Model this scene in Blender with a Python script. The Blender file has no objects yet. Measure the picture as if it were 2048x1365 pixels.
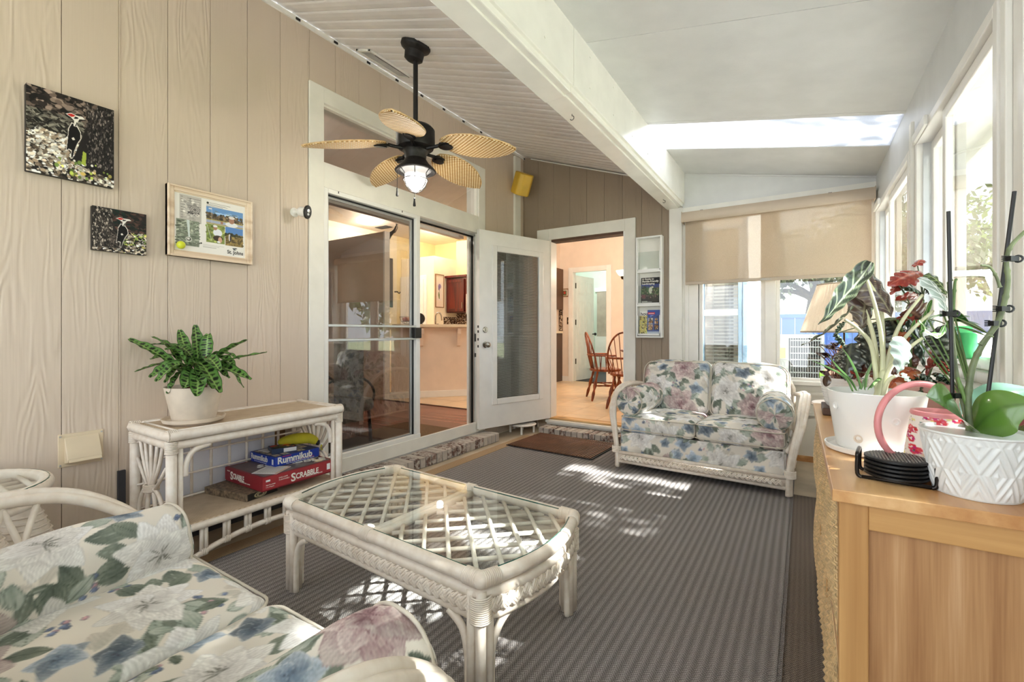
import bpy, bmesh, math, random
import numpy as np
from mathutils import Vector, Matrix, noise
PI = math.pi
sc = bpy.context.scene
COL = sc.collection
R = random.Random(7)
def L(c, a=1):
    return tuple((x/255/12.92 if x/255 <= .04045 else ((x/255+.055)/1.055)**2.4) for x in c)+(a,)
# ---------------------------------------------------------------- camera
H = 1.12; F = 915.; YAW = math.atan(584/915.); S_, C_ = math.sin(YAW), math.cos(YAW)
cam = bpy.data.cameras.new('camera'); co = bpy.data.objects.new('camera', cam); COL.objects.link(co)
co.location = (0, 0, H); co.rotation_euler = (PI/2, 0, YAW)
cam.sensor_width = 36; cam.lens = F/2048*36; cam.shift_y = -18.5/2048; cam.clip_start = .02; cam.clip_end = 300
sc.camera = co
# ---------------------------------------------------------------- light
w = bpy.data.worlds.new('sky'); sc.world = w; w.use_nodes = True
nt = w.node_tree; nt.nodes.clear()
wo = nt.nodes.new('ShaderNodeOutputWorld'); bg = nt.nodes.new('ShaderNodeBackground')
sk = nt.nodes.new('ShaderNodeTexSky'); sk.sky_type = 'HOSEK_WILKIE'; sk.turbidity = 4
mixw = nt.nodes.new('ShaderNodeMix'); mixw.data_type = 'RGBA'; mixw.inputs[0].default_value = .8
mixw.inputs[7].default_value = (.90, .95, 1, 1)
nt.links.new(sk.outputs[0], mixw.inputs[6]); nt.links.new(mixw.outputs[2], bg.inputs[0]); nt.links.new(bg.outputs[0], wo.inputs[0])
bg.inputs[1].default_value = 2.3
SUN_TAN = .87; SUN_DIR = Vector((-1, -.1, -SUN_TAN)).normalized()
sk.sun_direction = -SUN_DIR
sl = bpy.data.lights.new('sun', 'SUN'); sl.energy = 24; sl.angle = math.radians(.6); sl.color = (1, .97, .92)
so = bpy.data.objects.new('sun', sl); COL.objects.link(so); so.rotation_euler = SUN_DIR.to_track_quat('-Z', 'Y').to_euler(); so.location = (8, 2, 9)
vs = sc.view_settings; vs.view_transform = 'Standard'; vs.look = 'None'; vs.gamma = 1; vs.use_curve_mapping = False; vs.exposure = 1.06
try:
    sc.cycles.use_denoising = True; sc.cycles.max_bounces = 10; sc.cycles.diffuse_bounces = 6; sc.cycles.transparent_max_bounces = 24; sc.cycles.sample_clamp_indirect = 6
except Exception: pass
# ---------------------------------------------------------------- helpers
def at(u, v, f):
    r = (u-1024)/F; t = (664-v)/F
    return Vector((f*(r*C_-S_), f*(r*S_+C_), H+f*t))
org = {}
class MB:
    def __init__(s): s.v = []; s.f = []
    def add(s, vs, fs):
        b = len(s.v); s.v += [tuple(p) for p in vs]; s.f += [tuple(i+b for i in q) for q in fs]; return s
    def box(s, x0, x1, y0, y1, z0, z1):
        return s.add([(x0,y0,z0),(x1,y0,z0),(x1,y1,z0),(x0,y1,z0),(x0,y0,z1),(x1,y0,z1),(x1,y1,z1),(x0,y1,z1)],
                     [(0,3,2,1),(4,5,6,7),(0,1,5,4),(1,2,6,5),(2,3,7,6),(3,0,4,7)])
    def obox(s, c, sx, sy, sz, m):
        m = m.to_3x3(); c = Vector(c)
        return s.add([c+m @ Vector((a*sx/2, b*sy/2, d*sz/2)) for d in (-1, 1) for a, b in ((-1,-1),(1,-1),(1,1),(-1,1))],
                     [(0,3,2,1),(4,5,6,7),(0,1,5,4),(1,2,6,5),(2,3,7,6),(3,0,4,7)])
    def tube(s, pts, r, n=8, closed=False, sc_=(1, 1)):
        pts = [Vector(p) for p in pts]; k = len(pts)
        rr = r if isinstance(r, (list, tuple)) else [r]*k
        T = []
        for i in range(k):
            if closed: d = pts[(i+1) % k]-pts[i-1]
            else: d = pts[min(i+1, k-1)]-pts[max(i-1, 0)]
            T.append(d.normalized() if d.length > 1e-9 else Vector((0, 0, 1)))
        a = Vector((0, 0, 1)) if abs(T[0].z) < .9 else Vector((1, 0, 0))
        N = (a-T[0]*a.dot(T[0])).normalized(); vs = []
        for i in range(k):
            N = N-T[i]*N.dot(T[i])
            N = N.normalized() if N.length > 1e-6 else T[i].orthogonal().normalized()
            B = T[i].cross(N)
            for j in range(n):
                t = 2*PI*j/n; vs.append(pts[i]+(N*math.cos(t)*sc_[0]+B*math.sin(t)*sc_[1])*rr[i])
        fs = []
        for i in range(k if closed else k-1):
            i2 = (i+1) % k
            for j in range(n):
                j2 = (j+1) % n; fs.append((i*n+j, i*n+j2, i2*n+j2, i2*n+j))
        if not closed: fs += [tuple(range(n))[::-1], tuple((k-1)*n+j for j in range(n))]
        return s.add(vs, fs)
    def lathe(s, prof, n=24, c=(0, 0, 0), m=None, close=False):
        vs = []; k = len(prof)
        for (r, z) in prof:
            for j in range(n):
                t = 2*PI*j/n; p = Vector((r*math.cos(t), r*math.sin(t), z))
                if m is not None: p = m.to_3x3() @ p
                vs.append(p+Vector(c))
        fs = []
        for i in range(k if close else k-1):
            i2 = (i+1) % k
            for j in range(n):
                j2 = (j+1) % n; fs.append((i*n+j, i*n+j2, i2*n+j2, i2*n+j))
        if not close:
            if prof[0][0] > 1e-6: fs.append(tuple(range(n))[::-1])
            if prof[-1][0] > 1e-6: fs.append(tuple((k-1)*n+j for j in range(n)))
        return s.add(vs, fs)
    def grid(s, P):
        nu, nv = len(P), len(P[0])
        return s.add([p for row in P for p in row], [(i*nv+j, (i+1)*nv+j, (i+1)*nv+j+1, i*nv+j+1) for i in range(nu-1) for j in range(nv-1)])
    def prism(s, pts, d):
        d = Vector(d); n = len(pts); pts = [Vector(p) for p in pts]
        return s.add(pts+[p+d for p in pts], [tuple(range(n))[::-1], tuple(range(n, 2*n))]+[(i, (i+1) % n, n+(i+1) % n, n+i) for i in range(n)])
    def frame(s, ax, c0, c1, a0, a1, b0, b1, wa, wb=None):   # rectangular ring: ax = thickness axis
        wb = wa if wb is None else wb
        for (p0, p1, q0, q1) in ((a0, a0+wa, b0, b1), (a1-wa, a1, b0, b1), (a0+wa, a1-wa, b0, b0+wb), (a0+wa, a1-wa, b1-wb, b1)):
            if ax == 'x': s.box(c0, c1, p0, p1, q0, q1)
            elif ax == 'y': s.box(p0, p1, c0, c1, q0, q1)
            else: s.box(p0, p1, q0, q1, c0, c1)
        return s
    def build(s, name, mat, par=None, smooth=False, bev=0, col=None, kind=None, fix=False):
        V = np.array(s.v, dtype=float).reshape(-1, 3)
        if par is not None: o0 = np.array(org.get(par, (0, 0, 0)))
        else:
            o0 = np.array([(V[:, 0].min()+V[:, 0].max())/2, (V[:, 1].min()+V[:, 1].max())/2, V[:, 2].min()])
        me = bpy.data.meshes.new(name); me.from_pydata((V-o0).tolist(), [], s.f)
        if fix:
            bm = bmesh.new(); bm.from_mesh(me); bmesh.ops.recalc_face_normals(bm, faces=bm.faces); bm.to_mesh(me); bm.free()
        o = bpy.data.objects.new(name, me); COL.objects.link(o)
        if par is not None: o.parent = par
        else: o.location = o0
        org[o] = tuple(o0)
        if mat: me.materials.append(mat)
        if smooth:
            me.polygons.foreach_set('use_smooth', [True]*len(me.polygons))
            if smooth is not True: me.set_sharp_from_angle(angle=math.radians(smooth))
        if bev:
            b = o.modifiers.new('bev', 'BEVEL'); b.width = bev; b.segments = 2; b.limit_method = 'ANGLE'; b.angle_limit = .7
        if col is not None: setcol(me, col)
        if kind: o['kind'] = kind
        return o
def setcol(me, col):
    c = np.asarray(col, dtype=float)
    lin = np.where(c <= .04045, c/12.92, ((np.clip(c, 0, 1)+.055)/1.055)**2.4)
    a = me.color_attributes.new('Col', 'FLOAT_COLOR', 'POINT')
    a.data.foreach_set('color', np.hstack([lin, np.ones((len(lin), 1))]).astype(np.float32).ravel())
def tag(o, label=None, cat=None, group=None, kind=None):
    if label: o['label'] = label
    if cat: o['category'] = cat
    if group: o['group'] = group
    if kind: o['kind'] = kind
    return o
def thing(name, label, cat, loc=(0, 0, 0), group=None, kind=None):
    o = bpy.data.objects.new(name, None); COL.objects.link(o); o.location = loc; o.empty_display_size = .05
    org[o] = tuple(loc); return tag(o, label, cat, group, kind)
def struct(name, loc=(0, 0, 0)): return thing(name, None, None, loc, kind='structure')
def cp(o, loc=None, par=None, **k):
    c = o.copy(); COL.objects.link(c); org[c] = org.get(o, (0, 0, 0))
    if par is not None: c.parent = par
    if loc is not None: c.location = loc
    for a, b in k.items(): c[a] = b
    for ch in o.children:
        if ch is not c: cp(ch, None, c)
    return c
def arc(c, r, a0, a1, n, ax='xy', rb=None):
    rb = r if rb is None else rb; o = []
    for i in range(n+1):
        t = math.radians(a0+(a1-a0)*i/n); p, q = r*math.cos(t), rb*math.sin(t)
        o.append(Vector(c)+Vector({'xy': (p, q, 0), 'xz': (p, 0, q), 'yz': (0, p, q)}[ax]))
    return o
def bez(P, n=12):
    P = [Vector(p) for p in P]; o = []
    for i in range(n+1):
        t = i/n; Q = P[:]
        while len(Q) > 1: Q = [Q[k]*(1-t)+Q[k+1]*t for k in range(len(Q)-1)]
        o.append(Q[0])
    return o
def spline(P, n=6, closed=False):
    P = [Vector(p) for p in P]; k = len(P); o = []
    for i in range(k if closed else k-1):
        g = (lambda j: P[j % k]) if closed else (lambda j: P[max(0, min(k-1, j))])
        p0, p1, p2, p3 = g(i-1), g(i), g(i+1), g(i+2)
        for q in range(n):
            t = q/n; o.append(.5*((2*p1)+(p2-p0)*t+(2*p0-5*p1+4*p2-p3)*t*t+(3*p1-p0-3*p2+p3)*t**3))
    if not closed: o.append(P[-1])
    return o
_fc = {}
def text(body, size, M, mat, par, name='lettering', ext=.0004, bold=0, width=None):
    cu = bpy.data.curves.new('t', 'FONT'); cu.body = body; cu.size = size; cu.extrude = ext; cu.offset = bold; cu.resolution_u = 3
    cu.align_x = 'LEFT'
    to = bpy.data.objects.new('t', cu); COL.objects.link(to)
    dg = bpy.context.evaluated_depsgraph_get(); dg.update()
    me = bpy.data.meshes.new_from_object(to.evaluated_get(dg))
    bpy.data.objects.remove(to); bpy.data.curves.remove(cu)
    if width:
        xs = [v.co.x for v in me.vertices]; k = width/(max(xs)-min(xs))
        me.transform(Matrix.Diagonal((k, 1, 1, 1)))
    o0 = Vector(org.get(par, (0, 0, 0)))
    me.transform(Matrix.Translation(-o0) @ M); me.name = name
    o = bpy.data.objects.new(name, me); COL.objects.link(o); o.parent = par; me.materials.clear(); me.materials.append(mat); org[o] = tuple(o0)
    return o
def TM(o, x, y):      # text matrix: origin, x axis, y axis
    x = Vector(x).normalized(); y = Vector(y).normalized(); z = x.cross(y)
    m = Matrix((x, y, z)).transposed().to_4x4(); m.translation = Vector(o); return m
# ---------------------------------------------------------------- materials
class NT:
    def __init__(s, name):
        s.m = bpy.data.materials.new(name); s.m.use_nodes = True; s.t = s.m.node_tree
        s.b = s.t.nodes['Principled BSDF']; s.out = s.t.nodes['Material Output']; s._c = None
    def n(s, ty, **k):
        o = s.t.nodes.new('ShaderNode'+ty)
        for a, b in k.items():
            if a.startswith('i'):
                key = a[1:]; key = int(key) if key.isdigit() else key
                s.set(o.inputs[key], b)
            else: setattr(o, a, b)
        return o
    def set(s, sock, v):
        if hasattr(v, 'bl_idname') and hasattr(v, 'outputs'): s.t.links.new(v.outputs[0], sock)
        elif hasattr(v, 'is_output'): s.t.links.new(v, sock)
        else: sock.default_value = v
    def co(s, kind='Object'):
        if s._c is None: s._c = s.t.nodes.new('ShaderNodeTexCoord')
        return s._c.outputs[kind]
    def math(s, op, a, b=0.): return s.n('Math', operation=op, i0=a, i1=b)
    def mapv(s, scale, loc=None, rnd=False, src=None):
        m = s.n('Mapping', iVector=src if src is not None else s.co(), iScale=scale)
        if rnd:
            oi = s.n('ObjectInfo'); cx = s.n('CombineXYZ', iX=s.math('MULTIPLY', oi.outputs['Random'], 37.), iY=s.math('MULTIPLY', oi.outputs['Random'], 91.), iZ=s.math('MULTIPLY', oi.outputs['Random'], 53.))
            s.set(m.inputs['Location'], cx)
        return m
    def noise(s, vec, scale=1., detail=3., rough=.5): return s.n('TexNoise', iVector=vec, iScale=scale, iDetail=detail, iRoughness=rough)
    def ramp(s, fac, stops, interp='LINEAR'):
        r = s.n('ValToRGB', iFac=fac); e = r.color_ramp.elements; r.color_ramp.interpolation = interp
        while len(e) < len(stops): e.new(.5)
        for q, (p, c) in zip(e, stops): q.position = p; q.color = c if len(c) == 4 else L(c)
        return r
    def mix(s, f, a, b, bt='MIX'):
        m = s.n('Mix', data_type='RGBA', blend_type=bt); s.set(m.inputs[0], f); s.set(m.inputs[6], a); s.set(m.inputs[7], b); return m.outputs[2]
    def bump(s, h, strength=.3, dist=.002):
        b = s.n('Bump', iHeight=h, iStrength=strength, iDistance=dist); s.set(s.b.inputs['Normal'], b); return b
    def P(s, **k):
        for a, b in k.items(): s.set(s.b.inputs[{'color': 'Base Color', 'rough': 'Roughness', 'metal': 'Metallic', 'spec': 'Specular IOR Level', 'coat': 'Coat Weight', 'emit': 'Emission Color', 'es': 'Emission Strength', 'trans': 'Transmission Weight', 'alpha': 'Alpha', 'sheen': 'Sheen Weight'}[a]], b)
        return s
def plain(name, c, rough=.5, metal=0., var=.06, scale=6., bump=0., bs=60., bd=.001, spec=.5, coat=0.):
    t = NT(name); nz = t.noise(t.mapv((1, 1, 1), rnd=True), scale, 3)
    c2 = tuple(min(255, x*(1+var)) for x in c); c1 = tuple(x*(1-var) for x in c)
    t.P(color=t.ramp(nz, [(.3, c1), (.7, c2)]), rough=rough, metal=metal, spec=spec, coat=coat)
    if bump: t.bump(t.noise(t.mapv((1, 1, 1)), bs, 4), bump, bd)
    return t.m
def wood(name, c1, c2, c3, axis=2, stretch=.06, sc_=7., rings=5., rough=.5, rnd=True, bump=.15, coat=0., knots=False):
    t = NT(name); s = [sc_]*3; s[axis] = sc_*stretch
    v = t.mapv(tuple(s), rnd=rnd); n1 = t.noise(v, 1., 2)
    f = t.math('ADD', t.math('MULTIPLY', t.math('SINE', t.math('MULTIPLY', n1, rings*2*PI)), .5), .5); s2 = [sc_*14]*3; s2[axis] = sc_*.4
    fine = t.noise(t.mapv(tuple(s2), rnd=rnd), 1., 3)
    g = t.math('ADD', t.math('MULTIPLY', f, .55), t.math('MULTIPLY', fine, .5))
    col = t.ramp(g, [(.15, c1), (.5, c2), (.85, c3)])
    if knots:
        s3 = [5.]*3; s3[axis] = 2.6; vo = t.n('TexVoronoi', iVector=t.n('Mapping', iVector=t.n('VectorMath', operation='ADD', i0=t.co(), i1=t.n('VectorMath', operation='SCALE', i0=t.noise(t.mapv((9, 9, 9)), 1., 3).outputs['Color'], iScale=.10)), iScale=tuple(s3)), iScale=1.)
        col = t.mix(t.ramp(vo.outputs['Distance'], [(.10, (205, 205, 205)), (.2, (70, 70, 70)), (.3, (0, 0, 0))]), col, L((112, 70, 34)))
    t.P(color=col, rough=rough, coat=coat); t.bump(g, bump, .001); return t.m
def glass(name, tint=(1, 1, 1), ior=1.5, rough=0., gl=1., faces=1):
    t = NT(name); t.t.nodes.remove(t.b)
    tr = t.n('BsdfTransparent', iColor=(*tint, 1)); g = t.n('BsdfGlossy', iColor=(gl, gl, gl, 1), iRoughness=rough); fr = t.n('Fresnel', iIOR=ior); fr = t.math('DIVIDE', t.math('MULTIPLY', fr, float(faces)), t.math('ADD', t.math('MULTIPLY', fr, faces-1.), 1.)); ge = t.n('NewGeometry'); fr = t.math('MULTIPLY', fr, t.math('SUBTRACT', 1., ge.outputs['Backfacing']))
    mx = t.n('MixShader'); t.set(mx.inputs[0], fr); t.set(mx.inputs[1], tr); t.set(mx.inputs[2], g); t.t.links.new(mx.outputs[0], t.out.inputs[0]); return t.m
def emis(name, c, st):
    t = NT(name); t.P(color=L(c), emit=L(c), es=float(st)); return t.m
def vcol(name, rough=.8, bump=0., bs=400., spec=.3, coat=0., trans=0.):
    t = NT(name); a = t.n('Attribute', attribute_name='Col'); t.P(color=a.outputs['Color'], rough=rough, spec=spec, coat=coat)
    if bump: t.bump(t.noise(t.mapv((1, 1, 1)), bs, 2), bump, .001)
    if trans:
        tl = t.n('BsdfTranslucent', iColor=a.outputs['Color']); mx = t.n('MixShader', i0=trans); t.t.links.new(t.b.outputs[0], mx.inputs[1]); t.t.links.new(tl.outputs[0], mx.inputs[2]); t.t.links.new(mx.outputs[0], t.out.inputs[0])
    return t.m
def siding(name, c):
    t = NT(name); n1 = t.noise(t.mapv((1., 6.5, .8), rnd=True), 1., 2.5, .45)
    band = t.math('SINE', t.math('MULTIPLY', n1, 110.)); m = t.noise(t.mapv((1, 2.2, 1.1), rnd=True), 1., 2)
    mm = t.ramp(m, [(.42, (0, 0, 0)), (.62, (255, 255, 255))]); fine = t.noise(t.mapv((9, 120, 3), rnd=True), 1., 3)
    h = t.math('ADD', t.math('MULTIPLY', band, mm), t.math('MULTIPLY', fine, .8))
    c2 = tuple(x*1.015 for x in c); c1 = tuple(x*.985 for x in c)
    t.P(color=t.ramp(t.noise(t.mapv((2, 2, 1), rnd=True), 1., 3), [(.3, c1), (.7, c2)]), rough=.42); t.bump(h, .35, .0022); return t.m
M = {}
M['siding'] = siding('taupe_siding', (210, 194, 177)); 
def siding_shaded(c):
    t = NT('taupe_siding_back_shaded'); n1 = t.noise(t.mapv((6.5, 1, .8), rnd=True), 1., 2.5, .45); band = t.math('SINE', t.math('MULTIPLY', n1, 110.))
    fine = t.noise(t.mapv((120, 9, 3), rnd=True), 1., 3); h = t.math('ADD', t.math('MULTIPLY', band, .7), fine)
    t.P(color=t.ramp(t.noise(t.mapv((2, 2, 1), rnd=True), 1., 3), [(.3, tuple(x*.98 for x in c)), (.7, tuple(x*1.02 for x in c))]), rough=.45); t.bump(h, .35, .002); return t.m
M['siding_shaded'] = siding_shaded((154, 138, 120))  # same paint as the left wall, darkened to carry the back wall's shade
M['groove'] = plain('groove_taupe', (160, 144, 126), .8)
M['trim'] = plain('white_trim_paint', (236, 234, 226), .4, var=.02)
M['gloss'] = plain('white_gloss_door', (240, 240, 237), .3, var=.015)
M['vinyl'] = plain('white_vinyl', (238, 235, 229), .35, var=.02)
M['ceil'] = plain('white_ceiling_panel', (238, 235, 232), .35, var=.02, bump=.15, bs=14., bd=.006)
M['ceil2'] = plain('white_stipple_ceiling', (214, 215, 213), .4, var=.02, bump=.35, bs=160., bd=.002)
M['beam'] = plain('white_beam_paint', (242, 241, 233), .22, var=.02)
M['alu'] = plain('brushed_aluminium', (205, 208, 210), .3, .8, var=.04)
M['black'] = plain('black_plastic', (18, 18, 19), .4)
M['iron'] = plain('weathered_black_iron', (30, 28, 28), .5, .3, var=.4, scale=40., bump=.3, bs=120.)
M['bronze'] = plain('dark_bronze', (62, 48, 34), .35, .9)
M['nickel'] = plain('satin_nickel', (170, 165, 155), .25, 1.)
M['glass'] = glass('window_glass', (.79, .81, .81), faces=3)
M['doorglass'] = glass('tinted_door_glass', (.66, .66, .65), 1.5, faces=3)
M['tglass'] = glass('table_glass', (.955, .975, .97), 1.5)
M['clear'] = glass('clear_plastic', (.93, .95, .94), 1.45, .05)
M['gedge'] = plain('green_glass_edge', (28, 84, 74), .1)
def rattan():
    t = NT('whitewashed_rattan'); n1 = t.noise(t.mapv((30, 30, 30), rnd=True), 1., 3); n2 = t.noise(t.mapv((5, 5, 5), rnd=True), 1., 2)
    g = t.math('ADD', t.math('MULTIPLY', n1, .5), t.math('MULTIPLY', n2, .5))
    t.P(color=t.ramp(g, [(.3, (218, 203, 186)), (.5, (236, 225, 212)), (.7, (246, 240, 231))]), rough=.38); t.bump(n1, .2, .0015); return t.m
M['rattan'] = rattan()
M['caneweave'] = None
def weave(name, ca, cb, cc, s, rough=.6, rot=0., bumpd=.001):
    t = NT(name); m = t.n('Mapping', iVector=t.co(), iScale=(s, s, s)); m.inputs['Rotation'].default_value = (0, 0, rot)
    x = t.n('SeparateXYZ', iVector=m)
    sx = t.math('SINE', x.outputs[0]); sy = t.math('SINE', x.outputs[1]); ck = t.math('MULTIPLY', sx, sy)
    g = t.math('ADD', t.math('MULTIPLY', ck, .4), t.math('MULTIPLY', t.noise(t.mapv((20, 20, 20)), 1., 3), .5))
    t.P(color=t.ramp(g, [(.0, ca), (.25, cb), (.55, cc)]), rough=rough); t.bump(ck, .5, bumpd); return t.m
M['herring'] = weave('herringbone_cane', (176, 152, 122), (203, 182, 155), (222, 205, 181), 900., rot=.6)
M['oakp'] = wood('pale_oak_frame', (206, 180, 152), (228, 206, 181), (240, 222, 200), axis=1)
M['paper'] = plain('white_paper', (238, 238, 240), .6, var=.01)
M['whiteboard'] = plain('white_foam_board', (236, 237, 246), .5, var=.01)
M['cream'] = plain('cream_painted_metal', (222, 205, 176), .4, var=.03)
M['yellow'] = plain('yellow_speaker_paint', (222, 182, 62), .35, var=.05)
M['fabric'] = vcol('floral_fabric', .85, .12, 900., .2)
M['print'] = vcol('printed_surface', .45, 0, spec=.4)
M['canvasp'] = vcol('printed_canvas', .55, .25, 900.)
M['leafv'] = vcol('leaf_surface', .38, .0, spec=.5, trans=.15)
M['leafgl'] = vcol('glossy_leaf', .2, .0, spec=.6, coat=.3)
M['soil'] = plain('dark_potting_soil', (58, 44, 36), .9, bump=.8, bs=80., bd=.01)
M['stem'] = plain('pale_petiole', (214, 212, 178), .35, var=.1)
M['stemg'] = plain('green_stem', (92, 118, 62), .4, var=.15)
M['stemp'] = plain('grey_green_orchid_spike', (106, 116, 84), .45, var=.25, scale=25.)
M['brownleaf'] = plain('brown_petiole', (110, 60, 40), .5)
M['whitepot'] = plain('glossy_white_plastic', (244, 243, 240), .25, var=.01)
M['ceramic'] = plain('white_ceramic_relief', (228, 230, 229), .32, var=.02)
M['pot'] = plain('cream_stoneware', (216, 203, 186), .6, var=.06, scale=9.)
M['pink'] = plain('dusty_pink_enamel', (222, 142, 144), .3, var=.03)
M['pinkpot'] = plain('pale_pink_pot', (226, 182, 174), .5, var=.03)
M['peach'] = plain('peach_ceramic', (240, 205, 160), .4, var=.04)
M['darkwood'] = wood('dark_walnut', (42, 28, 20), (66, 44, 32), (88, 60, 42), axis=0)
M['cherry'] = wood('cherry_cabinet', (52, 12, 8), (76, 20, 12), (98, 30, 18), axis=2, rough=.3)
M['chairwood'] = wood('orange_brown_turned_wood', (92, 38, 14), (128, 58, 24), (156, 78, 36), axis=2, rough=.3)
M['honey'] = wood('honey_acacia_wood', (176, 128, 74), (206, 160, 102), (226, 186, 130), axis=2, sc_=5., stretch=.09, rings=4., knots=True)
M['honeyy'] = wood('honey_acacia_top', (186, 130, 78), (208, 158, 104), (226, 184, 132), axis=1, sc_=5., stretch=.09, rings=4., rough=.3)
M['honeyx'] = wood('honey_acacia_rail', (188, 140, 82), (214, 168, 108), (232, 194, 138), axis=0, sc_=5., stretch=.09, rings=4., knots=True)
M['panelwood'] = wood('weathered_brown_panel', (160, 114, 72), (188, 144, 98), (216, 178, 138), axis=2, sc_=15., stretch=.05, rings=1.5)
M['cane'] = plain('natural_cane_strand', (214, 184, 138), .5, var=.14, scale=30.)
M['canedark'] = plain('dark_cane_gap', (92, 66, 42), .8)
M['bounce_patio'] = plain('pale_bounce_concrete', (206, 203, 198), .8, var=.05, scale=2., bump=.2, bs=40.)
M['tilep'] = plain('beige_floor_tile', (224, 196, 160), .3, var=.07, scale=3.)
M['grout'] = plain('tan_grout', (176, 150, 120), .8)
M['concrete'] = plain('tan_concrete', (186, 172, 150), .75, var=.07, scale=5., bump=.2, bs=50.)
M['brickm'] = plain('grey_mortar', (128, 122, 116), .9, bump=.4, bs=90.)
def brick():
    t = NT('whitewashed_brick'); oi = t.n('ObjectInfo'); n1 = t.noise(t.mapv((28, 28, 28), rnd=True), 1., 4, .65)
    base = t.ramp(oi.outputs['Random'], [(0., (92, 66, 58)), (.35, (120, 92, 82)), (.6, (158, 148, 140)), (1., (196, 188, 178))])
    t.P(color=t.mix(t.ramp(n1, [(.42, (0, 0, 0)), (.58, (255, 255, 255))]), base, L((186, 178, 170))), rough=.85); t.bump(n1, .6, .004); return t.m
M['brick'] = brick()
def rugm(name, ca, cb, cc, per, amp):
    t = NT(name); x = t.n('SeparateXYZ', iVector=t.co()); fx = t.mapv((260, 330, 1)); nz = t.noise(fx, 1., 2, .6)
    sx = t.math('SINE', t.math('MULTIPLY', x.outputs[0], 2*PI/.009)); sy = t.math('SINE', t.math('MULTIPLY', x.outputs[1], 2*PI/.012)); ck = t.math('MULTIPLY', sx, sy)
    st = t.math('SINE', t.math('MULTIPLY', x.outputs[0], 2*PI/per))
    g = t.math('ADD', t.math('ADD', t.math('MULTIPLY', st, amp), t.math('MULTIPLY', ck, .16)), t.math('MULTIPLY', nz, .9))
    t.P(color=t.ramp(g, [(.15, ca), (.48, cb), (.85, cc)]), rough=.9); t.bump(t.math('ADD', ck, t.math('MULTIPLY', nz, 2.)), .7, .002); return t.m
M['rug'] = rugm('grey_woven_rug', (74, 70, 69), (133, 127, 125), (202, 197, 194), .034, .095)
M['rugb'] = rugm('brown_woven_rug', (62, 53, 47), (114, 101, 90), (160, 147, 133), .02, .04)
M['rugt'] = rugm('tan_woven_border', (140, 112, 82), (178, 150, 116), (204, 180, 148), .02, .05)
M['rubber'] = plain('brown_rubber_rib', (112, 70, 46), .6, var=.1)
M['rubberd'] = plain('black_rubber', (26, 22, 21), .7)
M['basebrown'] = wood('brown_base_board', (92, 62, 40), (122, 86, 56), (142, 104, 70), axis=1)
M['slate'] = plain('dark_rubber_base', (52, 52, 58), .6)
M['blinda'] = plain('beige_shade_cassette', (186, 170, 150), .5, var=.02)
def shade(name, c, tr):
    t = NT(name); d = t.n('BsdfDiffuse', iColor=L(c)); tl = t.n('BsdfTranslucent', iColor=L(c)); mx = t.n('MixShader', i0=tr)
    wv = t.noise(t.mapv((300, 300, 300)), 1., 1); t.set(d.inputs[0], t.ramp(wv, [(.3, tuple(x*.92 for x in c)), (.7, tuple(min(255, x*1.05) for x in c))]))
    t.t.links.new(d.outputs[0], mx.inputs[1]); t.t.links.new(tl.outputs[0], mx.inputs[2]); t.t.links.new(mx.outputs[0], t.out.inputs[0]); return t.m
def sheer(name, c, tr, op):
    m = shade(name, c, tr); t = m.node_tree; out = [n for n in t.nodes if n.type == 'OUTPUT_MATERIAL'][0]; src = out.inputs[0].links[0].from_socket
    x = t.nodes.new('ShaderNodeMixShader'); x.inputs[0].default_value = op; b = t.nodes.new('ShaderNodeBsdfTransparent'); b.inputs[0].default_value = (1, .97, .93, 1)
    t.links.new(b.outputs[0], x.inputs[1]); t.links.new(src, x.inputs[2]); t.links.new(x.outputs[0], out.inputs[0]); return m
M['screen'] = sheer('sheer_beige_sun_screen', (200, 184, 164), .32, .74)
M['skyl'] = shade('white_translucent_skylight', (220, 223, 229), .5)
M['pleat'] = shade('peach_pleated_shade', (250, 236, 220), .5)
M['blindw'] = plain('white_blind_slat', (226, 224, 218), .5, var=.02)
M['blindv'] = plain('grey_green_vertical_blind', (150, 152, 140), .6, var=.05)
M['peachw'] = plain('peach_wall_paint', (236, 221, 206), .6, var=.015)
M['creamw'] = plain('cream_wall_paint', (242, 230, 204), .6, var=.015)
M['yelw'] = plain('soft_yellow_wall_paint', (241, 222, 172), .6, var=.015)
M['taupew'] = plain('taupe_partition_paint', (196, 172, 148), .6, var=.015)
M['greenw'] = plain('pale_green_wall_paint', (206, 220, 208), .6, var=.015)
M['intceil'] = plain('interior_ceiling_white', (235, 226, 218), .7, var=.02)
M['woodfl'] = wood('red_brown_wood_floor', (98, 52, 40), (126, 72, 56), (146, 88, 70), axis=0, sc_=4., rough=.25)
def tile():
    t = NT('beige_tile_floor'); b = t.n('TexBrick', iVector=t.co(), iScale=1.); b.offset = 0; b.inputs['Brick Width'].default_value = .45; b.inputs['Row Height'].default_value = .45; b.inputs['Mortar Size'].default_value = .004
    b.inputs['Color1'].default_value = L((226, 198, 162)); b.inputs['Color2'].default_value = L((218, 188, 150)); b.inputs['Mortar'].default_value = L((176, 148, 116))
    n = t.noise(t.mapv((3, 3, 3)), 1., 3); t.P(color=t.mix(.25, b.outputs[0], t.ramp(n, [(.3, (202, 170, 130)), (.7, (236, 214, 184))])), rough=.3); return t.m
M['tile'] = tile()
def mosaic():
    t = NT('brown_mosaic_backsplash'); v = t.n('TexVoronoi', iVector=t.co(), iScale=55.); v.distance = 'CHEBYCHEV'
    t.P(color=t.ramp(v.outputs['Color'], [(.2, (52, 36, 28)), (.45, (122, 96, 76)), (.7, (206, 190, 170)), (.9, (70, 48, 38))], 'CONSTANT'), rough=.25); return t.m
M['mosaic'] = mosaic()
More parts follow.
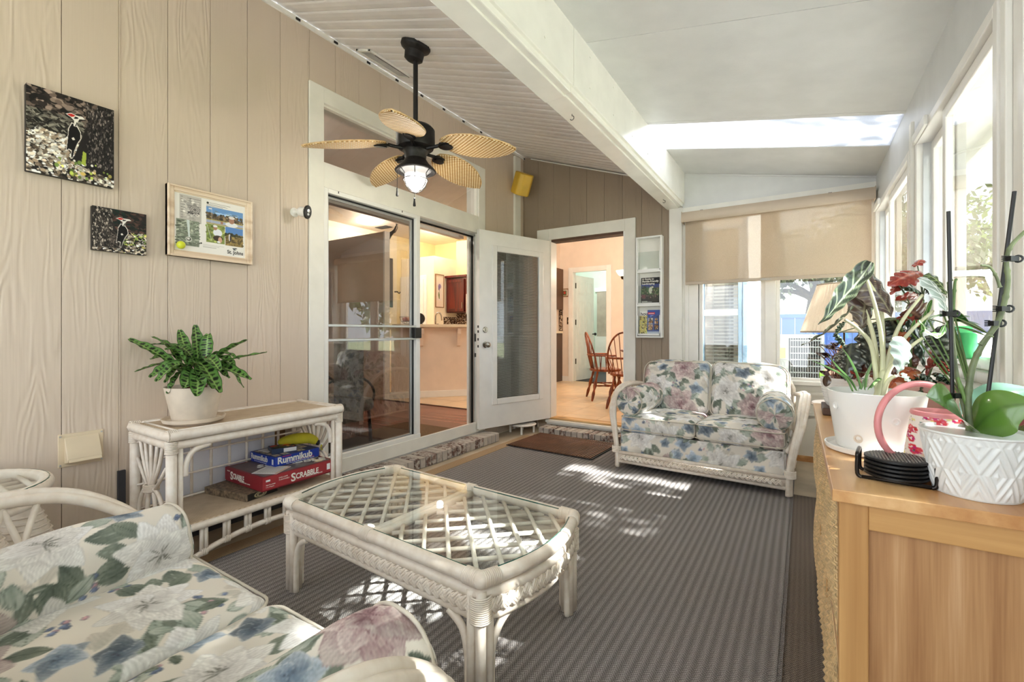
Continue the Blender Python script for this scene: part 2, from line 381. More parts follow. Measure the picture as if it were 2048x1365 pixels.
M['matb'] = plain('brown_coir_mat', (98, 74, 48), .95, var=.2, scale=120., bump=.6, bs=300.)
M['matd'] = plain('dark_grey_mat', (66, 58, 52), .95, var=.2, scale=80.)
M['throw'] = plain('grey_knit_throw', (140, 132, 124), .9, var=.12, scale=60.)
M['grass'] = plain('lawn_ground', (136, 140, 104), .95, var=.25, scale=9., bump=.6, bs=60., bd=.03)
M['mulch'] = plain('brown_mulch', (104, 78, 58), .95, var=.3, scale=30.)
M['fenceb'] = plain('shade_blue_vinyl_fence', (92, 134, 216), .5, var=.02)  # white vinyl; the blue of its sky-lit shade is put into the colour
M['acg'] = plain('grey_condenser_paint', (146, 148, 151), .5, var=.03)
M['acd'] = plain('dark_condenser_coil', (40, 42, 46), .8)
M['jambb'] = plain('shade_blue_window_frame', (150, 182, 214), .5)  # blue tint of the shaded house face put into the frame colour
M['ext'] = plain('white_exterior_siding', (240, 242, 248), .6, var=.02)
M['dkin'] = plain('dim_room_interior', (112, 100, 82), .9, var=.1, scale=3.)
M['bark'] = plain('grey_oak_bark', (84, 72, 60), .95, var=.3, scale=14., bump=1., bs=25., bd=.03)
M['moss'] = vcol('oak_leaves_and_moss', .8, trans=.35)
M['iris'] = vcol('printed_iris', .6)
M['terra'] = plain('orange_glazed_ceramic', (214, 124, 60), .2, var=.06)
M['greenpl'] = plain('green_plastic', (88, 208, 128), .3, var=.04)
M['red'] = plain('deep_red_card', (136, 32, 42), .45, var=.06)
M['redlt'] = plain('faded_red_card', (168, 52, 58), .45, var=.06)
M['blue'] = plain('royal_blue_card', (28, 62, 168), .4, var=.05)
M['ink'] = plain('white_lettering_ink', (244, 240, 230), .5)
M['inkd'] = plain('dark_lettering_ink', (50, 48, 52), .6)
M['inkr'] = plain('red_lettering_ink', (196, 48, 44), .5)
M['ylwcl'] = plain('yellow_cloth', (206, 196, 52), .8, var=.1, bump=.4, bs=60., bd=.004)
M['tan'] = plain('cardboard_brown', (146, 112, 78), .8)
M['bulb'] = emis('lamp_bulb_glow', (255, 248, 236), 9.)
M['can'] = emis('recessed_lamp_glow', (255, 238, 208), 30.)
M['sconce'] = emis('lit_frosted_bowl', (255, 232, 190), 3.)
M['frost'] = None
print('materials ok')
# ================================================================ SHELL
XL, YB, XR, YN = -2.83, 4.69, .49, -1.45          # left wall, back wall, right wall, near wall
def zl(x): return 3.207-.349*(x+2.83)             # left ceiling
def zr(x): return 2.67-.199*(x+.985)              # right ceiling
def one(name, mat, boxes, par=None, bev=0, kind=None, smooth=False):
    m = MB()
    for b in boxes: m.box(*b)
    return m.build(name, mat, par, bev=bev, kind=kind, smooth=smooth)
fl = one('floor', M['concrete'], [(XL, XR+.1, YN, YB, -.08, 0)], kind='structure')
# ---- left wall with sliding door opening
OY0, OY1, OZ0, OZ1 = 1.96, 3.79, .09, 2.74
wl = one('wall_left', M['groove'], [(-2.97, -2.85, YN, OY0, 0, 3.2), (-2.97, -2.85, OY1, YB+.1, 0, 3.2), (-2.97, -2.85, OY0, OY1, OZ1, 3.2), (-2.97, -2.85, OY0, OY1, -.05, OZ0)], kind='structure')
y = .648-.205*11
while y < YB:
    a, b = max(y, YN)+.0011, min(y+.205, YB)-.0011
    if b-a > .01:
        segs = [(.0, 3.197)]
        if a > 1.87 and b < 3.89: segs = [(2.825, 3.197)]
        elif b > 1.87 and a < 1.87: segs = [(.0, 3.197, a, 1.868), (2.825, 3.197, 1.869, b)]
        elif a < 3.89 and b > 3.89: segs = [(2.825, 3.197, a, 3.889), (0, 3.197, 3.891, b)]
        for s in segs:
            ya, yb_ = (s[2], s[3]) if len(s) > 2 else (a, b)
            one('plank', M['siding'], [(-2.852, XL, ya, yb_, s[0], s[1])], wl, bev=.0012)
    y += .205
one('plank_batten', M['siding'], [(-2.84, XL+.004, .853, .857, .1, 3.19)], wl)
# ---- back wall, plank part, shade put into the plank colour
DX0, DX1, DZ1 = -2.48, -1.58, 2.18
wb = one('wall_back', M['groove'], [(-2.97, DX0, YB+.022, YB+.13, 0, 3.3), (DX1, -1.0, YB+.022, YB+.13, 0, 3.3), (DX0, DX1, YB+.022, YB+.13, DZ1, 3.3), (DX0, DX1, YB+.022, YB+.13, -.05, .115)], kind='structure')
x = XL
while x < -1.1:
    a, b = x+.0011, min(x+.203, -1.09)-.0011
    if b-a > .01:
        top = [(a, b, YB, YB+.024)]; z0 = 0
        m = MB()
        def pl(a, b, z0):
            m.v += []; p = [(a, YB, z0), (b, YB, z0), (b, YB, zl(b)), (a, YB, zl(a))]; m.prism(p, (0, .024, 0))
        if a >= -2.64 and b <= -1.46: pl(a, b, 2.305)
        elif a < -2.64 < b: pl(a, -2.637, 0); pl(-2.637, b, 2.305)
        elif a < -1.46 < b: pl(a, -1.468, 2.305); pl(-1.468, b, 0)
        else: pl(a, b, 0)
        m.build('plank', M['siding_shaded'], wb, bev=.0012, fix=True)
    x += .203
# ---- white column + window wall on the right half of the back
one('trim_3', M['trim'], [(-1.128, -1.005, YB-.03, YB+.1, 0, 2.34)], bev=.004, kind='structure')
wb2 = struct('wall_back_window')
one('sheathing', M['trim'], [(-1.005, -.86, YB, YB+.1, 0, 2.335), (.45, .6, YB, YB+.1, 0, 2.335), (-.86, .45, YB, YB+.1, 0, .69), (-.86, .45, YB, YB+.1, 2.22, 2.335)], wb2)
MB().prism([(-1.005, YB, 2.335), (.6, YB, 2.335), (.6, YB, zr(.6)+.04), (-1.005, YB, zr(-1.005)+.04)], (0, .1, 0)).build('gable', M['ceil2'], wb2, fix=True)
one('rail', M['trim'], [(-.98, .47, YB-.012, YB, .40, .43), (-.98, .47, YB-.012, YB, .575, .6)], wb2)
win = struct('window_5', (-.2, YB, .69))
one('frame', M['vinyl'], [(-.98, -.945, YB-.02, YB, .66, 2.26), (-.945, -.86, YB-.012, YB+.09, .66, 2.25), (.425, .48, YB-.02, YB+.06, .66, 2.25), (-.9, .47, YB-.05, YB+.02, .66, .695), (-.296, -.21, YB-.01, YB+.06, .69, 2.22)], win, bev=.004)
f = MB(); f.frame('y', YB+.02, YB+.05, -.86, -.296, .69, 2.22, .035); f.frame('y', YB+.02, YB+.05, -.21, .425, .69, 2.22, .03); f.build('sash', M['vinyl'], win, bev=.003)
one('pane', M['glass'], [(-.83, -.33, YB+.033, YB+.037, .72, 2.19)], win); one('pane', M['glass'], [(-.185, .4, YB+.033, YB+.037, .72, 2.19)], win)
# ---- ceilings
cl = struct('ceiling', (-2, 1.6, 3))
sl_ = math.atan(.349)
MB().prism([(-2.97, YN, zl(-2.97)+.012), (-1.02, YN, zl(-1.02)+.012), (-1.02, YN, zl(-1.02)+.1), (-2.97, YN, zl(-2.97)+.1)], (0, YB+.2-YN, 0)).build('deck', M['ceil'], cl, fix=True)
first = None
def panelpts(y):
    return [(y, .012), (y, .002), (y+.012, -.002), (y+.016, .001), (y+.05, -.001), (y+.085, .001), (y+.096, .003), (y+.1, .008), (y+.1, .012)]
y = YN
while y < YB:
    if first is None:
        P = panelpts(y); m = MB()
        m.prism([(-2.825, a, zl(-2.825)+b) for a, b in P], (1.78, 0, zl(-1.045)-zl(-2.825)))
        first = m.build('ceiling_panel', M['ceil'], cl, fix=True); base = first.location.copy()
    elif y < YB-.06: cp(first, base+Vector((0, y-YN, R.uniform(-.0015, .0015))), cl)
    y += .1
one('edge_trim', M['trim'], [(XL, XL+.014, YN, YB, 3.172, 3.2)], cl)
m = MB()
for i in range(14): m.box(XL+.012, XL+.02, .9+i*.29, .93+i*.29, 3.176, 3.19)
m.build('trim_clip', M['black'], cl)
m = MB(); a = Vector((-2.72, YB-.012, zl(-2.72)-.006)); b = Vector((-1.16, YB-.012, zl(-1.16)-.006)); m.tube([a, b], .008, 6); m.build('end_trim', M['trim'], cl)
def rslab(name, y0, y1, mat, par, x0=-1.03, x1=.6, t=.06, dz=0):
    return MB().prism([(x0, y0, zr(x0)+dz), (x1, y0, zr(x1)+dz), (x1, y0, zr(x1)+t), (x0, y0, zr(x0)+t)], (0, y1-y0, 0)).build(name, mat, par, fix=True)
cr = struct('ceiling_right', (-.25, 1.6, 2.5))
SK0, SK1 = 3.44, 3.98
for a, b in ((YN, .9), (.904, 2.28), (2.284, SK0-.05), (SK0-.046, SK0), (SK1, YB+.1)): rslab('ceiling_board', a, b, M['ceil2'], cr)
sk_ = struct('window_6', (-.25, 3.7, 2.5))
rslab('pane', SK0+.001, SK1-.001, M['skyl'], sk_, t=.012, dz=.004)
m = MB(); m.tube([(-.975, YB-.006, zr(-.975)-.008), (.49, YB-.006, zr(.49)-.008)], .01, 6); m.build('cove', M['ceil2'], cr)
# ---- beam, two lengths
for k, (a, b, d) in enumerate(((YN, 2.13, .006), (2.134, YB-.002, 0))):
    tr = struct('trim_%d' % (k+1), (-1.07, (a+b)/2, 2.33))
    one('beam_soffit', M['beam'], [(-1.152, -1.036, a, b, 2.334-d, 2.40)], tr, bev=.003)
    one('beam_ledge', M['beam'], [(-1.04, -1.002, a, b, 2.344-d, 2.385)], tr, bev=.006)
    one('beam_face', M['beam'], [(-1.045, -.985-d*.3, a, b, 2.375-d, 2.676)], tr, bev=.003)
    one('beam_core', M['ceil'], [(-1.152, -1.04, a, b, 2.39, 2.62)], tr)
    m = MB()
    for i in range(7):
        yy = a+.2+i*(b-a)/7
        for zz in (2.45, 2.62): m.tube([(-.9855, yy, zz), (-.9815, yy, zz)], .005, 6)
    m.build('screw_head', M['trim'], tr, kind='stuff')
for k, (yy, dx) in enumerate(((2.33, 0), (4.28, .01))):
    h = MB(); h.tube([(-1.09, yy, 2.335)]+[Vector((-1.09+dx, yy, 2.312))+Vector((.012*math.cos(t), 0, .012*math.sin(t))) for t in [1.6, 1., .4, -.4, -1.2, -2, -2.8]], .002, 6)
    tag(h.build('ceiling_hook', M['black'], smooth=True), 'small black cup hook screwed into the white beam, %s' % ('near the seam of the beam' if k == 0 else 'at the column end'), 'hook')
# ---- right wall: sill wall, header, posts, sliding windows
wr = struct('wall_right', (XR, 1.6, 0))
one('sill_wall', M['trim'], [(XR, XR+.1, YN, YB+.1, 0, .93)], wr)
m = MB(); 
m.box(XR, XR+.1, YN, YB+.1, 2.09, 2.40); m.build('header', M['ceil2'], wr)
one('sill', M['vinyl'], [(XR-.085, XR+.02, YN, YB-.02, .93, .955)], wr, bev=.006)
wins = [(3.2, 4.56), (1.87, 3.04), (.55, 1.72), (-1.3, .4)]
py = [(4.56, 4.78), (3.04, 3.2), (1.72, 1.87), (.4, .55), (YN, -1.3)]
for a, b in py: one('post', M['vinyl'], [(XR-.012, XR+.1, a, b, .955, 2.09)], wr, bev=.004)
one('post_cover', M['trim'], [(XR-.028, XR-.012, 3.085, 3.135, .955, 2.2), (XR-.028, XR-.012, 1.775, 1.815, .955, 2.2)], wr, bev=.004)
for k, (a, b) in enumerate(wins):
    wn = struct('window_%d' % (k+1), (XR, (a+b)/2, .95)); mid = a+(b-a)*.62
    f = MB(); f.frame('x', XR-.02, XR+.08, a, b, .955, 2.09, .04); f.build('frame', M['vinyl'], wn, bev=.004)
    f = MB(); f.frame('x', XR+.0, XR+.03, a+.042, mid, .995, 2.05, .045); f.build('sash', M['vinyl'], wn, bev=.004)
    f = MB(); f.frame('x', XR+.035, XR+.065, mid-.045, b-.042, .995, 2.05, .045); f.build('sash', M['vinyl'], wn, bev=.004)
    one('pane', M['glass'], [(XR+.013, XR+.017, a+.08, mid-.04, 1.035, 2.01)], wn); one('pane', M['glass'], [(XR+.048, XR+.052, mid, b-.08, 1.035, 2.01)], wn)
    one('track_channel', M['alu'], [(XR-.014, XR+.07, a+.04, a+.052, 1.0, 2.05), (XR+.005, XR+.07, b-.052, b-.04, 1.0, 2.05)], wn)
    one('track_vent', M['trim'], [(XR-.035, XR-.02, b-.3, b-.02, 2.055, 2.10)], wn, bev=.003)
# ---- roof eave outside the windows, added to block the upper sky
one('eave', M['trim'], [(XR+.1, XR+.42, YN, YB+.2, 2.30, 2.34), (XR+.42, XR+.44, YN, YB+.2, 2.24, 2.36)], kind='structure').name = 'trim_9'
# ---- near wall behind the camera: low wall, header and wide window opening
wn_ = struct('wall_front', (-1.2, YN, 0))
one('low_wall', M['trim'], [(XL, XR, YN-.1, YN, 0, .4), (XL, XR, YN-.1, YN, 2.45, 3.3), (XL, XL+.12, YN-.1, YN, .4, 2.45), (-.15+XR, XR+.1, YN-.1, YN, .4, 2.45), (-1.2, -1.1, YN-.1, YN, .4, 2.45)], wn_)
one('floor_ledge', M['basebrown'], [(XL, XL+.014, YN, 1.86, .05, .13)], kind='structure').name = 'baseboard_left'
one('baseboard_left_base', M['slate'], [(XL, XL+.02, YN, 1.9, 0, .05)], kind='structure').name = 'baseboard_left.001'
one('baseboard_right', M['honeyy'], [(-.95, .47, YB-.012, YB, 0, .05)], kind='structure')
# ---- sliding door casing, transom, sliding door
d1 = struct('door_1', (XL, 2.87, OZ0))
ca = MB(); ca.frame('x', XL-.002, XL+.016, 1.87, 3.89, .09, 2.825, .11); ca.build('casing', M['trim'], d1, bev=.003)
one('transom_bar', M['trim'], [(XL-.06, XL+.012, 1.965, 3.785, 2.13, 2.305)], d1, bev=.003)
f = MB(); f.frame('x', XL-.05, XL-.01, 1.97, 3.785, 2.295, 2.715, .014); f.build('transom_stop', M['trim'], d1)
one('transom_pane', M['doorglass'] if 0 else M['glass'], [(XL-.042, XL-.038, 1.98, 3.775, 2.3, 2.71)], d1)
one('jamb', M['trim'], [(-2.97, XL, 1.95, 1.98, .09, 2.74), (-2.97, XL, 3.775, 3.8, .09, 2.74), (-2.97, XL, 1.97, 3.78, 2.715, 2.74)], d1)
f = MB(); f.frame('x', XL-.03, XL+.006, 1.975, 2.935, .095, 2.15, .045, .05); f.build('fixed_frame', M['gloss'], d1, bev=.003)
one('bottom_rail', M['gloss'], [(XL-.02, XL+.012, 2.0, 2.935, .10, .235)], d1, bev=.003)
f = MB(); f.frame('x', XL-.036, XL-.028, 2.018, 2.895, .2, 2.105, .016); f.build('gasket', M['black'], d1)
f = MB(); f.frame('x', XL-.05, XL-.036, 2.03, 2.88, .22, 2.095, .022); f.build('inner_frame', M['alu'], d1)
one('pane', M['doorglass'], [(XL-.045, XL-.041, 2.04, 2.865, .24, 2.08)], d1)
for z in (1.165, 1.06): one('crossbar', M['alu'], [(XL-.03, XL+.004, 2.02, 2.895, z-.009, z+.009)], d1, bev=.003)
la = one('latch', M['black'], [(XL-.005, XL+.035, 2.845, 2.925, 1.065, 1.155)], d1, bev=.006)
for x0, wd, mt in ((-2.86, .012, 'alu'), (-2.885, .01, 'black'), (-2.905, .012, 'alu'), (-2.93, .02, 'trim')):
    one('head_track', M[mt], [(x0-wd, x0, 2.935, 3.775, 2.105-.01*(mt == 'black'), 2.13)], d1)
    one('side_track', M[mt], [(x0-wd, x0, 3.755, 3.778, .11, 2.12)], d1)
one('sill_track', M['alu'], [(-2.95, XL+.02, 1.98, 3.79, .085, .1), (-2.86, -2.852, 2.9, 3.78, .1, .115), (-2.9, -2.892, 2.9, 3.78, .1, .115), (-2.935, -2.927, 2.9, 3.78, .1, .115)], d1)
one('strike_plate', M['black'], [(-2.856, -2.85, 3.765, 3.776, 1.02, 1.1), (-2.856, -2.85, 3.765, 3.776, .86, .9)], d1)
m = MB()
for yy in (2.1, 2.72): m.box(XL+.005, XL+.009, yy, yy+.006, 2.115, 2.14)
m.box(XL+.011, XL+.014, 2.8, 2.808, .14, .16); m.build('sash_screw', M['black'], d1)
# ---- back door: casing, frame
d2 = struct('door_2', (-2.03, YB, .13))
one('casing', M['trim'], [(-2.635, -2.48, YB-.018, YB, .12, 2.305), (-1.58, -1.47, YB-.018, YB, .12, 2.305), (-2.48, -1.58, YB-.018, YB, 2.18, 2.305)], d2, bev=.003)
one('jamb', M['gloss'], [(-2.5, -2.455, YB-.01, YB+.13, .13, 2.18), (-1.6, -1.575, YB-.01, YB+.13, .13, 2.18)], d2)
one('head_jamb', M['darkwood'], [(-2.48, -1.58, YB, YB+.13, 2.155, 2.185)], d2)
one('threshold', M['honeyx'], [(-2.48, -1.58, YB-.0, YB+.14, .115, .132)], d2)
one('sill', M['trim'], [(-2.5, -1.5, YB-.06, YB+.0, .085, .112), (-2.5, -1.5, YB-.03, YB+.0, .06, .09)], d2)
# open leaf
A0 = Vector((-2.455, YB-.03, .13)); A1 = Vector((-2.765, 3.72, .13)); ex = (A1-A0); LW = ex.length; ex.normalize(); ny = Vector((-ex.y, ex.x, 0))
if ny.x < 0: ny = -ny                                          # face toward the room
leaf = thing('glazed_door', 'white half-lite door standing open against the back corner, with blinds between its glass', 'door', A0)
def dbox(s0, s1, d0, d1_, z0, z1, m):                          # s along leaf from hinge, d depth (0 = room face)
    m.prism([A0+ex*s0-ny*d0+Vector((0, 0, z0)), A0+ex*s1-ny*d0+Vector((0, 0, z0)), A0+ex*s1-ny*d1_+Vector((0, 0, z0)), A0+ex*s0-ny*d1_+Vector((0, 0, z0))], (0, 0, z1-z0)); return m
HT = 2.03; l0, l1, b0, b1 = LW*.13, LW*.83, .245, 1.875
m = MB(); dbox(0, l0, 0, .042, .0, HT, m); dbox(l1, LW, 0, .042, 0, HT, m); dbox(l0, l1, 0, .042, 0, b0, m); dbox(l0, l1, 0, .042, b1, HT, m)
m.build('slab', M['gloss'], leaf, fix=True)
m = MB(); wd = .05
for s0, s1, z0, z1 in ((l0-.012, l0+wd, b0-.012, b1+.012), (l1-wd, l1+.012, b0-.012, b1+.012), (l0+wd, l1-wd, b0-.012, b0+wd), (l0+wd, l1-wd, b1-wd, b1+.012)): dbox(s0, s1, -.014, .02, z0, z1, m)
m.build('lite_frame', M['gloss'], leaf, fix=True, bev=.006)
m = MB(); dbox(l0+wd-.005, l1-wd+.005, .004, .007, b0+wd-.005, b1-wd+.005, m); m.build('pane', M['glass'], leaf, fix=True)
m = MB(); dbox(l0+wd-.005, l1-wd+.005, .036, .039, b0+wd-.005, b1-wd+.005, m); m.build('pane', M['doorglass'], leaf, fix=True)
m = MB(); k = 0; z = b0+wd+.01
q = Vector((0, 0, .0035))
while z < b1-wd-.005:
    p = [A0+ex*(l0+wd+.004)-ny*.014+Vector((0, 0, z))-q, A0+ex*(l1-wd-.004)-ny*.014+Vector((0, 0, z))-q, A0+ex*(l1-wd-.004)-ny*.028+Vector((0, 0, z))+q, A0+ex*(l0+wd+.004)-ny*.028+Vector((0, 0, z))+q]
    m.prism(p, (0, 0, .0012)); z += .0135
m.build('blind_slats', M['blindw'], leaf, kind='stuff')
m = MB()
for s in (.28, .72): dbox(l0+(l1-l0)*s-.001, l0+(l1-l0)*s+.001, .012, .014, b0+wd, b1-wd, m)
m.build('blind_cord', M['blindw'], leaf)
KM = Matrix((ex, Vector((0, 0, 1)), ny)).transposed()
for z, nm in ((.858, 'door_knob'), (1.01, 'deadbolt')):
    m = MB(); c = A0+ex*(LW-.07)+Vector((0, 0, z))
    if nm == 'door_knob': m.lathe([(.031, 0), (.033, .006), (.014, .01), (.012, .03), (.026, .038), (.03, .05), (.027, .062), (.012, .067), (0, .067)], 18, c, KM)
    else: m.lathe([(.03, 0), (.031, .008), (.026, .013), (0, .013)], 18, c, KM); m.obox(c+ny*.018, .008, .034, .014, KM)
    m.build(nm, M['nickel'], leaf, smooth=40)
m = MB()
for z in (.83, .9, .98, 1.03): m.prism([A0+ex*(LW+.001)-ny*.012+Vector((0, 0, z)), A0+ex*(LW+.001)-ny*.03+Vector((0, 0, z)), A0+ex*(LW+.001)-ny*.03+Vector((0, 0, z+.025)), A0+ex*(LW+.001)-ny*.012+Vector((0, 0, z+.025))], ex*.002)
m.build('edge_plate', M['iron'], leaf)
m = MB(); m.tube([A0+ex*(LW*.835)+ny*.016+Vector((0, 0, z)) for z in (1.86, 1.5, 1.2, .9, .6, .3)], .0012, 5); m.tube([A0+ex*(LW*.85)+ny*.016+Vector((0, 0, z)) for z in (1.42, 1.39, 1.35)], .004, 6); m.build('tilt_slider', M['gloss'], leaf)
# ---- brick steps
def bstep(name, x0, x1, y0, y1, h, alongy, label):
    t = thing(name, label, 'step', ((x0+x1)/2, (y0+y1)/2, 0))
    one('mortar_bed', M['brickm'], [(x0+(.012 if not alongy else 0), x1-.012, y0+.012, y1-.006, 0, h-.006)], t)
    L_ = (y1-y0) if alongy else (x1-x0); n = round(L_/.068); p = L_/n
    for i in range(n):
        j = R.uniform(-.003, .003); h2 = h+R.uniform(-.003, .002); g = .0045
        if alongy: b = (x0, x1+j, y0+i*p+g, y0+(i+1)*p-g, .004, h2)
        else: b = (x0+i*p+g, x0+(i+1)*p-g, y0+j, y1, .004, h2)
        one('brick', M['brick'], [b], t, bev=.005)
    return t
bstep('brick_step', XL+.002, -2.625, 1.93, 3.87, .088, True, 'long whitewashed brick step under the sliding glass door')
bstep('brick_step', -2.485, -1.42, 4.43, 4.625, .062, False, 'short brick step below the open back doorway')
# ---- rugs
g = thing('area_rug', 'grey striped woven area rug with tan left border in front of the sofas', 'rug', (-1.25, 1.5, 0))
m = MB(); prof = []; xx = -2.42; k = 0
while xx <= -.07:
    prof.append((xx, .009+.0025*math.sin(k*PI/3))); xx += .034/6; k += 1
m.grid([[(a, y, z) for y in (-1.2, 1.5, 4.22)] for a, z in prof])
m.add([(-2.42, -1.2, .0), (-2.42, 4.22, 0), (-.07, 4.22, 0), (-.07, -1.2, 0)], [(0, 1, 2, 3)])
m.build('field', M['rug'], g, smooth=True)
m = MB(); m.box(-2.525, -2.42, -1.2, 4.22, .001, .011); m.build('border', M['rugt'], g)
m = MB(); m.box(-.072, -.06, -1.2, 4.22, .001, .013); m.build('bound_edge', M['rug'], g)
tag(one('carpet_runner', M['rugb'], [(-.062, .44, -1.2, 3.68, .0005, .006)]), 'brown woven runner along the floor under the long dresser', 'rug')
g = thing('door_mat', 'ribbed brown rubber mat in front of the back step', 'mat', (-2, 4, .011))
mm = Matrix.Rotation(math.radians(-2), 3, 'Z'); c0 = Vector((-1.985, 4.03, .012))
m = MB(); m.obox(c0+Vector((0, 0, .004)), .90, .64, .006, mm); m.build('backing', M['rubberd'], g)
m = MB()
for i in range(38):
    m.obox(c0+mm @ Vector((-.43+i*.0232, 0, .010)), .013, .62, .008, mm)
m.obox(c0+mm @ Vector((0, .18, .0125)), .88, .02, .006, mm)
m.build('rib', M['rubber'], g, kind='stuff')
# ---- conduit trim strip at the corner, ceiling vent
one('trim_4', M['trim'], [(XL, XL+.03, 4.46, 4.58, 2.1, 3.15)], bev=.003, kind='structure')
one('trim_5', M['trim'], [(XL, XL+.03, 4.46, 4.58, .0, 2.1)], bev=.003, kind='structure')
v = thing('ceiling_vent', 'white slotted air vent in the panelled ceiling above the fan side of the wall', 'vent', (-2.66, 2.4, zl(-2.66)))
sm = Matrix.Rotation(sl_, 3, 'Y'); vc = Vector((-2.665, 2.4, zl(-2.665)-.008))
m = MB()
for a, b, c, d in ((0, -.2, .16, .02), (0, .2, .16, .02), (-.07, 0, .02, .42), (.07, 0, .02, .42)): m.obox(vc+sm @ Vector((a, b, 0)), c, d, .012, sm)
m.build('flange', M['trim'], v)
s2 = sm @ Matrix.Rotation(.6, 3, 'Y')
for i in range(7):
    m = MB(); m.obox(vc+sm @ Vector((-.054+i*.018, 0, .0)), .014, .38, .002, s2); m.build('louver', M['trim'], v)
m = MB(); m.obox(vc+sm @ Vector((0, 0, .009)), .13, .4, .003, sm); m.build('duct', M['black'], v)
m = MB(); m.obox(vc+sm @ Vector((.062, .02, -.007)), .006, .34, .003, sm); m.build('damper_slot', M['black'], v)
# ================================================================ FLORAL CLOTH
rng = np.random.default_rng(11)
NP_ = 720; TILE = .98
def newtile(bgc):
    base = np.ones((NP_, NP_, 3))*np.array(bgc)/255.
    n = sm_noise(NP_, 9)[..., None]; return base*(1+.03*n)
def sm_noise(n, k):
    a = rng.normal(size=(k, k)); a = np.pad(a, ((0, 1), (0, 1)), mode='wrap'); x = np.linspace(0, k, n, endpoint=False); i = x.astype(int); t = x-i; t = t*t*(3-2*t)
    r = a[i]*(1-t)[:, None]+a[i+1]*t[:, None]; return r[:, i]*(1-t)[None]+r[:, i+1]*t[None]
GR = sm_noise(NP_, 180); GR2 = sm_noise(NP_, 40)
def petal(img, cx, cy, ang, Ln, W, ca, cb, edge=None, pw=.8, al=.95, streak=.12, bend=0., vein=None):
    ca, cb = np.array(ca)/255., np.array(cb)/255.; s = NP_/TILE
    cx, cy, Ln, W = cx*s, cy*s, Ln*s, W*s
    r = int(Ln+W+4); ix = np.arange(int(cx)-r, int(cx)+r+1); iy = np.arange(int(cy)-r, int(cy)+r+1)
    X, Y = np.meshgrid(ix-cx, iy-cy); c, q = math.cos(ang), math.sin(ang)
    a = (X*c+Y*q)/Ln; b = (-X*q+Y*c); b = b-bend*W*np.clip(a, 0, 1)**2*2
    prof = W*np.power(np.clip(np.sin(PI*np.clip(a, 0, 1)**pw), 0, 1), .75)+1e-6
    MX, MY = np.mod(ix, NP_), np.mod(iy, NP_); gr = GR[np.ix_(MY, MX)]; g2 = GR2[np.ix_(MY, MX)]
    d = prof*(1+.10*g2)-np.abs(b)
    mask = np.clip(d/1.6, 0, 1)*((a > 0) & (a < 1))
    t = np.clip(a+.25*np.abs(b)/(prof+1)+streak*gr*1.2+.10*g2, 0, 1)[..., None]
    colr = ca*(1-t)+cb*t
    st = np.sin(b*1.1+g2*2.)*.5+.5; colr = colr*(1-streak*st[..., None]*.8)
    if edge is not None:
        e = np.clip(1-(d-1.5)/2.2, 0, 1)[..., None]*.55; colr = colr*(1-e)+np.array(edge)/255.*e
    if vein is not None:
        vv = np.clip(1-np.abs(b)/1.3, 0, 1)[..., None]*.7; colr = colr*(1-vv)+np.array(vein)/255.*vv
    A = (mask*al)[..., None]; sub = img[np.ix_(MY, MX)]; img[np.ix_(MY, MX)] = sub*(1-A)+colr*A
def flower(img, x, y, Rr, n, ca, cb, edge, W=.36, rows=2, fv=.06, cen=(84, 92, 74), pw=.75, ctr=True):
    a0 = rng.uniform(0, 6.28)
    for row in range(rows):
        for k in range(n):
            a = a0+2*PI*(k+.5*row)/n+rng.uniform(-.18, .18); l = Rr*rng.uniform(.82, 1.08)*(1-.32*row)
            f = rng.uniform(1-fv, 1+fv*.8); petal(img, x, y, a, l, Rr*W*(1-.2*row), [c*f for c in ca], [min(255, c*f) for c in cb], edge, pw, .96, .12, rng.uniform(-.3, .3))
    if ctr:
        for k in range(9):
            a = rng.uniform(0, 6.28); petal(img, x, y, a, Rr*rng.uniform(.16, .34), Rr*.022, cen, cen, None, 1, .8, 0)
def lily(img, x, y, r): flower(img, x, y, r, 7, (206, 202, 200), (254, 252, 248), (188, 185, 183), .35, 2, .06, (96, 96, 88), .58)
def peony(img, x, y, r): flower(img, x, y, r, 6, (152, 116, 122), (226, 212, 207), (142, 106, 112), .36, 3, .12, (116, 84, 90), .8)
def blue(img, x, y, r):
    d = rng.uniform(.8, 1.1); flower(img, x, y, r, 5, (112*d, 130*d, 150*d), (192*d, 202*d, 213*d), (226, 226, 224), .46, 1, .22, (60, 60, 70), .55)
def leafp(img, x, y, a, l, dark):
    ca, cb = ((94, 104, 95), (142, 151, 138)) if dark else ((150, 163, 152), (202, 209, 199))
    petal(img, x, y, a, l, l*.27, ca, cb, (80, 92, 82), 1.0, .95, .09, rng.uniform(-.5, .5), (66, 78, 64) if rng.random() < .7 else (196, 204, 190))
def ivy(img, x, y, l):
    a = rng.uniform(0, 6.28); dk = rng.random() < .5
    for da, k in ((-1.1, .7), (1.1, .7), (-.55, .85), (.55, .85), (0, 1.)): leafp(img, x, y, a+da, l*k, dk)
def berries(img, x, y):
    for k in range(9):
        px, py = x+rng.normal(0, .022), y+rng.normal(0, .018); d = rng.uniform(.75, 1.1)
        c = (104*d, 116*d, 142*d) if k % 3 else (176, 140, 146)
        petal(img, px-.009, py, 0, .019, .0095, c, [min(255, q*1.45) for q in c], (80, 86, 104), 1., .95, .05)
